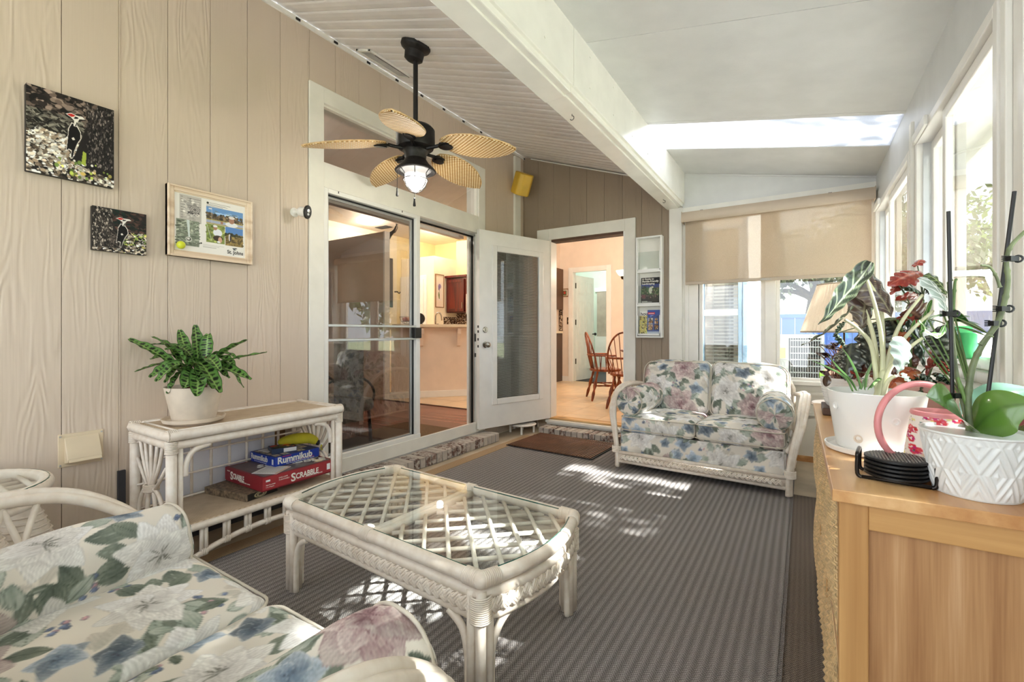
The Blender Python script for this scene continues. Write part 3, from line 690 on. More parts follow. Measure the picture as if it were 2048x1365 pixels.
def floral(bgc):
    img = newtile(bgc); pts = []
    def place(rmin, tries=400):
        best = None
        for _ in range(tries):
            p = rng.uniform(0, TILE, 2)
            d = min([np.hypot(*((p-q+TILE/2) % TILE-TILE/2))-rr for q, rr in pts] or [9])
            if best is None or d > best[0]: best = (d, p)
            if d > rmin: break
        pts.append((best[1], rmin)); return best[1]
    for i in range(60):
        p = rng.uniform(0, TILE, 2); petal(img, p[0], p[1], rng.uniform(0, 6.28), rng.uniform(.06, .13), rng.uniform(.012, .03), (196, 196, 186), (214, 206, 196), None, .9, .7, .1, rng.uniform(-.5, .5))
    big = [place(.12) for _ in range(13)]
    for p in big:
        for k in range(7):
            a = rng.uniform(0, 6.28); leafp(img, p[0]+.08*math.cos(a), p[1]+.08*math.sin(a), a+rng.uniform(-.4, .4), rng.uniform(.07, .12), rng.random() < .55)
    for i in range(20):
        p = rng.uniform(0, TILE, 2); ivy(img, p[0], p[1], rng.uniform(.045, .07))
    for i in range(13):
        p = place(.06); blue(img, p[0], p[1], rng.uniform(.045, .07))
    for i in range(9):
        p = place(.04); berries(img, p[0], p[1])
    for i, p in enumerate(big):
        (peony if i % 3 == 2 else lily)(img, p[0], p[1], rng.uniform(.11, .145))
        for k in range(3):
            a = rng.uniform(0, 6.28); d = rng.uniform(.11, .15); leafp(img, p[0]+d*math.cos(a), p[1]+d*math.sin(a), a+rng.uniform(-1, 1), rng.uniform(.05, .08), rng.random() < .6)
    return np.clip(img, 0, 1)
FL = floral((231, 225, 215))
def sample(img, U, V, flip=0):
    s = NP_/TILE; x = np.mod(np.asarray(U)*s, NP_); y = np.mod(np.asarray(V)*s, NP_); x0 = x.astype(int) % NP_; y0 = y.astype(int) % NP_; fx = (x-np.floor(x))[:, None]; fy = (y-np.floor(y))[:, None]
    x1, y1 = (x0+1) % NP_, (y0+1) % NP_
    return (img[y0, x0]*(1-fx)+img[y0, x1]*fx)*(1-fy)+(img[y1, x0]*(1-fx)+img[y1, x1]*fx)*fy
def pillow(hx, hy, hz, r, res, puff=(0, 0, .02), wob=.004, seed=0, corner=0.):
    """closed soft box; returns verts (local) and faces"""
    idx = {}; V = []; Fc = []
    def proj(p):
        h = np.array([hx, hy, hz]); q = np.clip(p, -(h-r), h-r); d = p-q; n = np.linalg.norm(d)
        o = q+d*(r/max(n, 1e-9)) if n > 1e-9 else p
        a, b, c = o/h
        o = o+np.array([np.sign(a)*puff[0]*(abs(a) > .5)*(1-b*b)*(1-c*c), np.sign(b)*puff[1]*(abs(b) > .5)*(1-a*a)*(1-c*c), np.sign(c)*puff[2]*(abs(c) > .3)*(1-a*a)*(1-b*b)])
        nz = noise.noise(Vector((o[0]*6+seed, o[1]*6, o[2]*6)))+.5*noise.noise(Vector((o[0]*17+seed, o[1]*17, o[2]*17)))
        nl = np.linalg.norm(d); nn = d/nl if nl > 1e-9 else np.zeros(3)
        return o+nn*nz*wob
    def vid(p):
        k = tuple(np.round(p, 5))
        if k not in idx: idx[k] = len(V); V.append(proj(np.array(p)))
        return idx[k]
    H_ = (hx, hy, hz)
    for ax in range(3):
        u, v = (ax+1) % 3, (ax+2) % 3; nu = max(4, int(2*H_[u]/res)); nv = max(4, int(2*H_[v]/res))
        gu = np.linspace(-H_[u], H_[u], nu+1); gv = np.linspace(-H_[v], H_[v], nv+1)
        for s in (-1, 1):
            I = np.zeros((nu+1, nv+1), int)
            for i in range(nu+1):
                for j in range(nv+1):
                    p = [0, 0, 0]; p[ax] = s*H_[ax]; p[u] = gu[i]; p[v] = gv[j]; I[i, j] = vid(p)
            for i in range(nu):
                for j in range(nv):
                    q = (I[i, j], I[i+1, j], I[i+1, j+1], I[i, j+1]); Fc.append(q if s > 0 else q[::-1])
    return np.array(V), Fc
def fab(name, V, Fc, m, par, off=(0, 0), sx=1, cs=1.):
    """place a cloth mesh with transform m; print is laid flat over top and front"""
    V = np.array(V); h = np.abs(V).max(0)+1e-6
    endf = (np.abs(V[:, 0])/h[0] > .97) & (np.abs(V[:, 2])/h[2] < .9)
    U = np.where(endf, V[:, 0]+sx*V[:, 1], V[:, 0]*1.)+off[0]; W = V[:, 1]+V[:, 2]+off[1]
    col = sample(FL, U, W)*cs
    P = [m @ Vector(p) for p in V]
    b = MB(); b.add(P, Fc); return b.build(name, M['fabric'], par, smooth=True, col=col)
def ringpts(hx, hy, z, r, n=8):
    o = []
    for cx, cy, a0 in ((hx-r, hy-r, 0), (-hx+r, hy-r, 90), (-hx+r, -hy+r, 180), (hx-r, -hy+r, 270)):
        for i in range(n+1):
            t = math.radians(a0+90*i/n); o.append(Vector((cx+r*math.cos(t), cy+r*math.sin(t), z)))
    return o
M['pipe'] = plain('cream_piping', (206, 198, 184), .8)
def bolster(name, Rb, Ln, res, m, par, off, wob=.008, seed=0.):
    n = max(16, int(2*PI*Rb/res)); k = max(10, int(Ln/res)); V = []; U = []; W = []
    prof = []
    ne = max(4, int(Rb/res))
    for i in range(ne): prof.append((Rb*.96*i/ne, -Ln/2-.018*(1-(i/ne)**2)))
    for i in range(k+1):
        t = i/k; e = min(t, 1-t)*Ln; rr = Rb*(1-.10*math.exp(-e/.03)); prof.append((rr, -Ln/2+Ln*t))
    for i in range(ne-1, -1, -1): prof.append((Rb*.96*i/ne, Ln/2+.018*(1-(i/ne)**2)))
    s = 0; pr = None; B = MB()
    for (r, y) in prof:
        if pr: s += math.hypot(r-pr[0], y-pr[1])
        pr = (r, y)
        for j in range(n):
            t = 2*PI*j/n; p = Vector((r*math.cos(t), y, r*math.sin(t)))
            nz = noise.noise(p*7+Vector((seed, 0, 0)))+.6*noise.noise(Vector((t*3+seed, y*22, 0)))*(math.exp(-abs(abs(y)-Ln/2)/.06))
            q = p*(1+wob*nz/max(r, .03)); q.y = p.y+(.006*nz if r < Rb*.9 else 0); q.z = max(q.z, -Rb*.86)
            V.append(m @ q); U.append(s+off[0]); W.append(t*Rb+off[1])
    nr = len(prof); Fc = [(i*n+j, (i+1)*n+j, (i+1)*n+(j+1) % n, i*n+(j+1) % n) for i in range(nr-1) for j in range(n)]
    B.add(V, Fc); o = B.build(name, M['fabric'], par, smooth=True, col=sample(FL, U, W))
    for yy, nm in ((-Ln/2+.004, 'piping'), (Ln/2-.004, 'piping')):
        b = MB(); b.tube([m @ Vector((Rb*.93*math.cos(t), yy+.002*math.sin(5*t), max(Rb*.93*math.sin(t), -Rb*.86))) for t in np.linspace(0, 2*PI, 36, endpoint=False)], .0045, 6, True); b.build(nm, M['pipe'], o, smooth=True)
    return o
def braid(mb, pts, up, nrm, h, pitch, r=.0042, strands=3):
    """plaited rattan along a polyline: crossing curved strands"""
    P = [Vector(p) for p in pts]; seg = [0]
    for a, b in zip(P, P[1:]): seg.append(seg[-1]+(b-a).length)
    def pos(s):
        s = max(0, min(seg[-1], s))
        for i in range(len(P)-1):
            if s <= seg[i+1]+1e-9: return P[i].lerp(P[i+1], (s-seg[i])/max(1e-9, seg[i+1]-seg[i]))
        return P[-1]
    up = Vector(up)
    def nv(s):
        if nrm is not None: return Vector(nrm)
        d = (pos(s+.01)-pos(s-.01)).normalized(); return d.cross(up)
    k = int(seg[-1]/pitch)
    for i in range(k):
        for side in (1, -1):
            s0 = (i+.5*(side < 0))*pitch
            for j in range(strands):
                o = (j-(strands-1)/2)*r*1.7; q = []
                for t in (0, .25, .5, .75, 1.):
                    s = s0+pitch*(1.35*t)+o*.9; z = side*h*(t*1.0-.5)*1.5 if t < .67 else side*h*.5
                    z = side*(h*(-.5+1.15*t) if t < .8 else h*.45); q.append(pos(s)+up*(z-side*o*.5)+nv(s)*(.012*math.sin(PI*t)+.005))
                mb.tube(q, [r*.55, r, r*1.05, r, r*.5], 5)
    return mb
def wrap(mb, p, d, r, n=6, w=.006, thick=.0032):
    """rattan binding rings around a pole at p along d"""
    p, d = Vector(p), Vector(d).normalized(); a = d.orthogonal().normalized(); b = d.cross(a)
    for i in range(n):
        c = p+d*((i-(n-1)/2)*w)
        mb.tube([c+a*r*math.cos(t)+b*r*math.sin(t) for t in np.linspace(0, 2*PI, 12, endpoint=False)], thick, 5, True)
    return mb
# ================================================================ LOVESEATS
def loveseat(name, label, res, loc, rot, seed, dz=0., bz=0., br=.118, by=0.):
    t = thing(name, label, 'sofa', (0, 0, 0), 'matching floral rattan loveseats'); I = Matrix.Identity(4)
    W = .575; ra = M['rattan']
    for k, sx in enumerate((-1, 1)):
        # seat cushion
        hx, hy, hz = .288, .325, .072
        V, Fc = pillow(hx, hy, hz, .045, res, (0, .012, .022), .004, seed+k)
        m = Matrix.Translation((sx*.290, -.075, .355+dz)) @ Matrix.Rotation(math.radians(-2), 4, 'X')
        so_ = fab('seat_cushion', V, Fc, m, t, (seed+k*.41, .13*seed+k*.77), sx)
        b = MB()
        for z in (-.05, .05): b.tube([m @ p for p in ringpts(hx+.002, hy+.004, z, .05)], .0042, 6, True)
        b.build('piping', M['pipe'], so_, smooth=True)
        # back cushion
        V, Fc = pillow(.292, .085, .235, .075, res, (.0, .03, .006), .008, seed+3+k)
        V[:, 2] -= .045*np.clip((np.sign(sx)*V[:, 0]-.12)/.17, 0, 1)**2*(V[:, 2] > .0)
        m = Matrix.Translation((sx*.290, .235+by, .615)) @ Matrix.Rotation(math.radians(-12), 4, 'X')
        bo = fab('back_cushion', V, Fc, m, t, (seed*.7+k*.63, .31+k*.29), sx)
        b = MB(); rp = [m @ Vector((p.x, -.070, p.y-.045*max(0, min(1, (sx*p.x-.12)/.17))**2*(p.y > 0))) for p in ringpts(.285, .228, 0, .06)]
        b.tube(rp, .004, 6, True); b.build('piping', M['pipe'], bo, smooth=True)
        # arm bolster
        m = Matrix.Translation((sx*.50, -.115, .535+bz)) @ Matrix.Rotation(math.radians(sx*4), 4, 'Z')
        bolster('bolster', br, .50, res, m, t, (seed*.37+k*.5, .2+k*.45), .012, seed+k*3)
        # arm: three long rattan poles sweeping over and down to the floor
        a = MB()
        for j in range(3):
            o = sx*(.018*j)
            top = .635-.012*abs(j-1); xo = sx*.665+o-sx*.02
            P = [(sx*.60+o*.6, .40, .60), (xo, .25, top-.005), (xo+sx*.02, .06, top+.008), (xo+sx*.022, -.12, top-.012), (xo+sx*.014, -.25, top-.085), (sx*.648+o*.8, -.345, .44), (sx*.615+o*.5, -.395+.006*j, .27), (sx*.600+o*.35, -.40+.008*j, .12), (sx*.598+o*.35, -.40+.008*j, .002)]
            a.tube(spline(P, 6), .0165, 8)
        wrap(a, (sx*.61, -.396, .15), (0, 0, 1), .034, 7, .007, .004)
        a.build('arm', ra, t, smooth=True)
        b = MB()
        for i in range(6):      # crossed sticks below the arm
            y0 = -.08+i*.07
            b.tube([(sx*.665, y0, .615), (sx*.625, y0+.08, .34)], .0085, 6); b.tube([(sx*.665, y0+.07, .61), (sx*.625, y0-.01, .34)], .0085, 6)
        b.build('arm_lattice', ra, t, smooth=True)
        b = MB(); b.tube([(sx*.595, -.38, .30), (sx*.61, .38, .30)], .015, 8); b.tube([(sx*.595, -.38, .06), (sx*.60, .38, .06)], .014, 8); b.build('side_rail', ra, t, smooth=True)
        b = MB(); b.tube([(sx*.585, .395, 0), (sx*.59, .40, .4), (sx*.585, .43, .64), (sx*.53, .44, .76)], .019, 8); b.build('rear_leg', ra, t, smooth=True)
        # side skirt cloth
        V, Fc = pillow(.012, .36, .13, .01, max(res, .012), (0, 0, 0), .0)
        fab('side_skirt', V[:, [0, 1, 2]], Fc, Matrix.Translation((sx*.575, .0, .185)), t, (seed, .4))
    # skirt front
    nx, nz = int(1.15/res), int(.25/res); V = []; Fc = []
    for i in range(nx+1):
        for j in range(nz+1): V.append((-.575+1.15*i/nx, -.385-.004*math.sin(9*i/nx*PI)*.5, .045+.25*j/nz))
    Fc = [(i*(nz+1)+j, (i+1)*(nz+1)+j, (i+1)*(nz+1)+j+1, i*(nz+1)+j+1) for i in range(nx) for j in range(nz)]
    V = np.array(V); b = MB(); b.add(V, Fc)
    b.build('skirt', M['fabric'], t, smooth=True, col=sample(FL, V[:, 0]+seed*.9, V[:, 2]+.35+seed*.2))
    b = MB(); b.box(-.575, .575, -.375, .39, .10, .285); b.build('base', M['pipe'], t)
    b = MB()
    for z in (.128, .055): b.tube([(-.585, -.408, z), (.585, -.408, z)], .0135, 8)
    b.build('front_rail', ra, t, smooth=True)
    b = MB(); b.box(-.585, .585, -.410, -.398, .06, .125); braid(b, [(-.57, -.413, .0915), (.57, -.413, .0915)], (0, 0, 1), (0, -1, 0), .042, .034, .0055, 2); b.build('braid', ra, t, smooth=True)
    b = MB(); b.tube(spline([(-.57, .43, .66), (-.45, .43, .77), (0, .43, .80), (.45, .43, .77), (.57, .43, .66)], 6), .018, 8)
    for i in range(9): b.tube([(-.48+.12*i, .42, .30), (-.48+.12*i, .435, .76)], .009, 6)
    b.tube([(-.58, .41, .30), (.58, .41, .30)], .016, 8); b.build('back_frame', ra, t, smooth=True)
    t.location = loc; t.rotation_euler = (0, 0, rot); return t
loveseat('loveseat', 'cream floral rattan loveseat facing the room below the back window', .0085, (-.675, 4.005, .012), math.radians(-2), 1.3)
loveseat('loveseat', 'floral rattan loveseat cut off by the bottom left frame edge, its bolster by the console', .0042, (-1.215, .30, .012), math.radians(180), 2.15, -.045, -.10, .122, .1)
# ================================================================ COFFEE TABLE
t = thing('coffee_table', 'whitewashed rattan coffee table with glass top over diagonal lattice on the grey rug', 'table')
ra = M['rattan']; hx, hy = .535, .29; bow = .065
def outline(hx, hy, z, bow, n=10, inset=0):
    hx -= inset; hy -= inset; o = []
    for i in range(n+1): s = -1+2*i/n; o.append(Vector((hx+bow*(1-s*s), hy*s, z)))
    for i in range(n+1): s = 1-2*i/n; o.append(Vector((-hx-bow*(1-s*s), hy*s, z)))
    return o
b = MB(); b.tube(outline(hx, hy, .372, bow), .0225, 8, True); b.build('top_rim', ra, t, smooth=True)
b = MB(); b.tube(outline(hx, hy, .325, bow, inset=.006), .019, 8, True); b.build('apron_rail', ra, t, smooth=True)
b = MB(); b.tube(outline(hx, hy, .252, bow, inset=.008), .015, 8, True); b.build('lower_rail', ra, t, smooth=True)
o_ = outline(hx, hy, .289, bow, inset=.004); o_.append(o_[0])
b = MB(); ol = outline(hx, hy, .26, bow, inset=.012); ol.append(ol[0])
b.grid([[p, p+Vector((0, 0, .06))] for p in ol]); b.build('apron_band', ra, t)
b = MB(); up = Vector((0, 0, 1))
n1 = 11
braid(b, o_[:n1], (0, 0, 1), None, .047, .034, .0052, 3); braid(b, o_[n1-1:n1+1], (0, 0, 1), None, .047, .034, .0052, 3); braid(b, o_[n1:2*n1], (0, 0, 1), None, .047, .034, .0052, 3); braid(b, o_[2*n1-1:], (0, 0, 1), None, .047, .034, .0052, 3)
b.build('braid', ra, t, smooth=True)
for sx in (-1, 1):
    for sy in (-1, 1):
        b = MB(); cx, cy = sx*(hx-.002), sy*(hy-.002)
        for dx, dy, r in ((0, 0, .017), (-sx*.033, sy*.004, .015), (sx*.004, -sy*.033, .015), (-sx*.026, -sy*.026, .013)): b.tube([(cx+dx, cy+dy, 0), (cx+dx, cy+dy, .335)], r, 8)
        wrap(b, (cx-sx*.008, cy-sy*.008, .285), (0, 0, 1), .033, 13, .0062, .0034)
        lg = b.build('leg', ra, t, smooth=True)
        b = MB(); b.tube(spline([(cx-sx*.05, cy, .0), (cx-sx*.052, cy, .13), (cx-sx*.075, cy, .205), (cx-sx*.13, cy, .24)], 5), .012, 8); b.tube(spline([(cx, cy-sy*.05, .0), (cx, cy-sy*.052, .13), (cx+sx*.012, cy-sy*.075, .205), (cx+sx*.02, cy-sy*.13, .24)], 5), .012, 8); b.build('brace', ra, lg, smooth=True)
        b = MB(); wrap(b, (sx*(hx-.032), sy*hy, .372), (1, 0, 0), .0235, 9, .0062, .0034); wrap(b, (sx*(hx+.012), sy*(hy-.03), .372), (-sx*.4, sy, 0), .0235, 9, .0062, .0034); b.lathe([(.026*math.sin(PI*i/8), -.026*math.cos(PI*i/8)) for i in range(9)], 12, (sx*hx, sy*hy, .372)); b.build('rim_wrap', ra, lg, smooth=True)
b = MB(); b.tube([(-.016, -hy, .362), (-.016, hy, .362)], .016, 8); b.tube([(.016, -hy, .362), (.016, hy, .362)], .016, 8)
for sy in (-1, 1): wrap(b, (0, sy*hy, .372), (1, 0, 0), .0235, 7, .007, .0034)
b.build('cross_rail', ra, t, smooth=True)
def clipseg(p, d, z):      # clip a line to one half of the bowed top
    for x0, x1 in ((-9, -.03), (.03, 9)):
        s = [q for q in np.arange(-.9, .9, .004) if x0 < p[0]+d[0]*q < x1 and abs(p[1]+d[1]*q) < hy-.005 and abs(p[0]+d[0]*q) < hx-.003+bow*(1-((p[1]+d[1]*q)/hy)**2)]
        if len(s) > 8: yield [(p[0]+d[0]*s[0], p[1]+d[1]*s[0], z), (p[0]+d[0]*s[-1], p[1]+d[1]*s[-1], z)]
for fam, z in ((1, .352), (-1, .362)):
    for i in range(-9, 10):
        q = i*.118
        for sg in clipseg((q, 0), (.7071, .7071*fam), z):
            b = MB(); b.tube(sg, .0085, 6); b.build('lattice_rod', ra, t, smooth=True)
b = MB(); b.prism([Vector((p.x, p.y, .384)) for p in outline(hx, hy, 0, bow, inset=.010)], (0, 0, .009)); g_ = b.build('glass_top', M['tglass'], t, fix=True)
b = MB(); b.tube([Vector((p.x, p.y, .3885)) for p in outline(hx, hy, 0, bow, inset=.0095)], .0042, 4, True); b.build('glass_edge', M['gedge'], g_)
t.location = (-1.325, 1.41, .012); t.rotation_euler = (0, 0, math.radians(-3))
# ================================================================ CONSOLE
CX0, CX1, CY0, CY1 = -2.79, -2.385, .905, 1.775
t = thing('console_table', 'whitewashed rattan two-tier console with cane shelves standing against the siding wall', 'console', ((CX0+CX1)/2, (CY0+CY1)/2, 0))
def looprect(x0, x1, y0, y1, z, r): return [p+Vector(((x0+x1)/2, (y0+y1)/2, 0)) for p in ringpts((x1-x0)/2, (y1-y0)/2, z, r, 4)]
b = MB(); b.tube(looprect(CX0-.01, CX1+.012, CY0-.012, CY1+.012, .652, .02), .0235, 8, True); b.build('top_rim', ra, t, smooth=True)
b = MB(); b.tube(looprect(CX0, CX1, CY0, CY1, .607, .012), .020, 8, True); b.build('upper_rail', ra, t, smooth=True)
one('top_panel', M['herring'], [(CX0+.01, CX1-.005, CY0+.01, CY1-.005, .653, .668)], t)
b = MB()
for p, q in (((CX0+.03, CY0+.03), (CX1-.03, CY0+.03)), ((CX0+.03, CY1-.03), (CX1-.03, CY1-.03)), ((CX0+.02, CY0+.02), (CX0+.02, CY1-.02)), ((CX1-.02, CY0+.02), (CX1-.02, CY1-.02))): b.tube([(*p, .668), (*q, .668)], .006, 6)
b.build('top_beading', ra, t, smooth=True)
one('lower_shelf', M['herring'], [(CX0+.005, CX1, CY0, CY1, .212, .234)], t)
b = MB(); b.tube(looprect(CX0, CX1+.004, CY0, CY1, .212, .012), .018, 8, True); b.build('shelf_rim', ra, t, smooth=True)
for sx, X in ((-1, CX0), (1, CX1)):
    for sy, Y in ((-1, CY0), (1, CY1)):
        zg = .0122 if sx > 0 else 0; b = MB(); b.tube([(X, Y, zg), (X, Y, .61)], .0225, 8); b.tube([(X-sx*.004, Y-sy*.036, zg), (X-sx*.004, Y-sy*.036, .6)], .012, 8)
        wrap(b, (X, Y, .60), (0, 0, 1), .0235, 8, .007, .0034); wrap(b, (X, Y, .652), (0, 1, 0), .026, 6, .007, .0034)
        if sx > 0: b.tube(spline([(X, Y-sy*.055, .46), (X, Y-sy*.06, .52), (X, Y-sy*.09, .57), (X, Y-sy*.16, .588)], 5), .012, 8)
        b.build('leg', ra, t, smooth=True)
b = MB(); ap = []
for i in range(21): s = i/20; ap.append((CX1, CY0+.03+(CY1-CY0-.06)*s, .03+.095*math.sin(PI*s)**.6))
b.tube(spline(ap, 2), .014, 8); b.build('arch_rail', ra, t, smooth=True)
for i in range(7):
    s = (i+1)/8; Y = CY0+.03+(CY1-CY0-.06)*s; z = .03+.095*math.sin(PI*s)**.6
    b = MB()
    for d in (-.009, .009): b.tube([(CX1, Y+d, z), (CX1, Y+d, .205)], .0095, 6)
    wrap(b, (CX1, Y, z), (0, 1, 0), .0165, 4, .007, .003); b.build('strut', ra, t, smooth=True)
for Y in (CY0, CY1):            # wheat-sheaf end panels
    b = MB(); xm = (CX0+CX1)/2-.01
    for dx0, dx1 in ((-.13, -.03), (-.07, -.015), (0, 0), (.07, .015), (.13, .03)):
        b.tube(spline([(xm+dx0, Y, .60), (xm+dx0*.6, Y, .48), (xm+dx1*.6, Y, .40), (xm+dx1*.8, Y, .37)], 4), .0085, 6)
    for dx in (-.15, -.05, .05, .15): b.tube(spline([(xm+dx*.12, Y, .385), (xm+dx*.55, Y, .36), (xm+dx*.9, Y, .29), (xm+dx, Y, .22)], 4), .0095, 6)
    for dx in (-.17, .17): b.tube([(xm+dx*.95, Y, .5), (xm+dx*.25, Y, .38)], .008, 6)
    wrap(b, (xm, Y, .385), (0, 0, 1), .03, 5, .007, .0036); b.build('end_sheaf', ra, t, smooth=True)
for i in range(9):
    Y = CY0+.05+(CY1-CY0-.1)*i/8; b = MB(); b.tube([(CX0+.012, Y, .22), (CX0+.012, Y, .61)], .0075, 6); b.build('back_rod', ra, t, smooth=True)
for z in (.245, .365, .475, .575): b = MB(); b.tube([(CX0+.022, CY0, z), (CX0+.022, CY1, z)], .0055, 6); b.build('back_rod', ra, t, smooth=True)
tag(one('foam_board', M['whiteboard'], [(XL+.004, XL+.012, .95, 1.63, .236, .585)], bev=.001), 'large plain white board slid behind the rattan console', 'board')
tag(one('cardboard_sheet', M['tan'], [(XL+.003, XL+.009, 1.632, 1.70, .236, .6)]), 'brown cardboard sheet standing beside the white board behind the console', 'cardboard')
tag(one('thin_panel', M['slate'], [(XL+.003, XL+.018, .845, .875, .0, .44)]), 'narrow dark panel leaning on the wall at the left end of the console', 'panel')
# ================================================================ END TABLE (behind the near loveseat)
ec = Vector((-2.535, .27, .0115)); t = thing('end_table', 'round glass topped rattan end table partly cut by the left frame edge', 'table', ec)
b = MB(); b.tube(arc(ec+Vector((0, 0, .53)), .262, 0, 360, 35, 'xy')[:-1], .024, 8, True); b.build('rim', ra, t, smooth=True)
b = MB(); b.tube(arc(ec+Vector((0, 0, .482)), .25, 0, 360, 35, 'xy')[:-1], .018, 8, True); b.build('apron_ring', ra, t, smooth=True)
b = MB(); b.lathe([(0, .544), (.268, .544), (.27, .548), (.268, .552), (0, .552)], 40, ec); g_ = b.build('glass_top', M['tglass'], t)
b = MB(); b.tube(arc(ec+Vector((0, 0, .548)), .2695, 0, 360, 47, 'xy')[:-1], .0042, 4, True); b.build('glass_edge', M['gedge'], g_)
for k in range(-3, 4):
    h = math.sqrt(max(.0, .24**2-(k*.07)**2))
    for ax in (0, 1):
        b = MB(); b.tube([ec+Vector((k*.07, s*h, .515+.012*ax)) if ax == 0 else ec+Vector((s*h, k*.07, .515+.012*ax)) for s in (-1, 1)], .009, 6); b.build('lattice_rod', ra, t, smooth=True)
for k in range(6):
    a = k*PI/3+.3; p = ec+Vector((.2*math.cos(a), .2*math.sin(a), 0))
    b = MB(); b.lathe([(.03, 0), (.036, .02), (.036, .06), (.05, .12), (.078, .2), (.088, .27), (.078, .34), (.05, .42), (.034, .46), (.03, .49)], 12, p)
    for z in np.arange(.13, .42, .022):
        rr = np.interp(z, [.12, .2, .27, .34, .42], [.05, .078, .088, .078, .05])+.001
        b.tube(arc(p+Vector((0, 0, z)), rr, 0, 360, 14, 'xy')[:-1], .005, 4, True)
    b.build('bulbous_leg', ra, t, smooth=True)
# ================================================================ DRESSER
DY0, DY1, DXF, DXB, DZ = 1.186, 2.53, .055, .40, .79
t = thing('dresser', 'long honey wood dresser with woven cane drawers under the right windows', 'dresser', (.24, 1.86, 0))
one('top_board', M['honeyy'], [(DXF-.012, DXB+.008, DY0-.012, DY1+.012, DZ-.026, DZ)], t, bev=.002)
one('post', M['honey'], [(DXF, DXF+.05, DY0, DY0+.035, .0065, DZ-.026)], t, bev=.003)
for a, b, c, d in ((DXF, DXF+.035, DY1-.035, DY1), (DXB-.045, DXB, DY0, DY0+.035), (DXB-.045, DXB, DY1-.035, DY1)): one('post', M['honey'], [(a, b, c, d, .0065, DZ-.026)], t, bev=.003)
one('end_rail', M['honeyx'], [(DXF+.05, DXB-.045, DY0+.001, DY0+.033, DZ-.078, DZ-.026)], t, bev=.002)
one('end_rail', M['honeyx'], [(DXF+.05, DXB-.045, DY0+.001, DY0+.033, .06, .12)], t, bev=.002)
one('end_panel', M['panelwood'], [(DXF+.048, DXB-.043, DY0+.014, DY0+.026, .10, DZ-.07)], t)
one('end_panel', M['panelwood'], [(DXF+.03, DXB-.04, DY1-.026, DY1-.014, .06, DZ-.03)], t)
one('back_panel', M['panelwood'], [(DXB-.012, DXB-.002, DY0+.03, DY1-.03, .06, DZ-.03)], t)
for z0, z1 in ((DZ-.05, DZ-.026), (.415, .44), (.06, .1)): one('front_rail', M['honeyy'], [(DXF, DXF+.03, DY0+.035, DY1-.035, z0, z1)], t, bev=.002)
one('bottom_board', M['panelwood'], [(DXF+.02, DXB-.01, DY0+.03, DY1-.03, .06, .075)], t)
for s in (1, 2): Y = DY0+.035+(DY1-DY0-.07)*s/3; one('stile', M['honey'], [(DXF-.002, DXF+.03, Y-.016, Y+.016, .06, DZ-.03)], t, bev=.002)
hw = (DY1-DY0-.07)/3
for c in range(3):
    for r, (z0, z1) in enumerate(((.11, .405), (.45, DZ-.055))):
        y0, y1 = DY0+.035+hw*c+.022, DY0+.035+hw*(c+1)-.022
        dr = one('drawer', M['canedark'], [(DXF+.012, DXB-.03, y0+.004, y1-.004, z0+.004, z1-.004)], t)
        b = MB(); nrow = int((z1-z0)/.0098)
        for i in range(nrow):
            z = z0+.004+(z1-z0-.008)*i/(nrow-1); q = []
            nseg = 22
            for j in range(nseg+1):
                s = j/nseg; e = math.sin(PI*s)**.5*math.sin(PI*(i+.5)/nrow)**.5
                q.append((DXF+.008-.02*e+.0028*math.sin(PI*j)*0+.0030*(1 if (i+j) % 2 else -1), y0+(y1-y0)*s, z))
            b.tube(q, .0036, 4)
        b.build('cane_weave', M['cane'], dr, kind='stuff', smooth=True)
        b = MB()
        for j in range(1, 22, 1):
            s = j/22; q = []
            for i in range(9):
                zz = i/8; e = math.sin(PI*s)**.5*math.sin(PI*max(.02, min(.98, zz)))**.5; q.append((DXF+.009-.02*e, y0+(y1-y0)*s, z0+(z1-z0)*zz))
            b.tube(q, .0026, 4)
        b.build('cane_stake', M['cane'], dr, kind='stuff')
        b = MB(); b.tube([(DXF+.006, y0, z0), (DXF+.006, y1, z0), (DXF+.006, y1, z1), (DXF+.006, y0, z1)], .007, 6, True); b.build('cane_edge', M['cane'], dr, smooth=True)
# dresser is turned very slightly
t.rotation_euler = (0, 0, math.radians(.6))
TOPZ = DZ+.0005
# ================================================================ CEILING FAN
hx_, hy_ = -2.08, 2.12; hz = zl(hx_)
t = thing('ceiling_fan', 'five-blade ceiling fan with woven palm leaf blades and caged lantern light', 'ceiling fan', (hx_, hy_, 2.0))
fc = Vector((hx_, hy_, 0))
b = MB(); b.lathe([(0, .03), (.092, .026), (.094, .0), (.088, -.012), (.062, -.03), (.058, -.075), (.04, -.088), (.018, -.095)], 24, fc+Vector((0, 0, hz-.016)), Matrix.Rotation(sl_*.75, 3, 'Y')); b.build('canopy', M['iron'], t, smooth=35)
b = MB(); b.tube([fc+Vector((0, 0, hz-.06)), fc+Vector((0, 0, 2.40))], .0155, 12); b.build('downrod', M['black'], t, smooth=40)
b = MB(); b.lathe([(.02, 2.435), (.05, 2.425), (.108, 2.415), (.121, 2.40), (.122, 2.31), (.112, 2.285), (.078, 2.275)], 28, fc); b.build('motor_housing', M['iron'], t, smooth=35)
b = MB(); b.lathe([(.078, 2.285), (.082, 2.265), (.07, 2.25), (.066, 2.215), (.073, 2.205), (.085, 2.185), (.118, 2.155), (.126, 2.145), (.128, 2.138), (.122, 2.134), (.10, 2.15)], 28, fc); lk = b.build('light_fitter', M['iron'], t, smooth=35)
b = MB(); b.lathe([(.098, 2.142), (.068, 2.12), (.07, 2.10), (.072, 2.08), (.062, 2.055), (.04, 2.03), (.015, 2.012), (0, 2.008)], 24, fc)
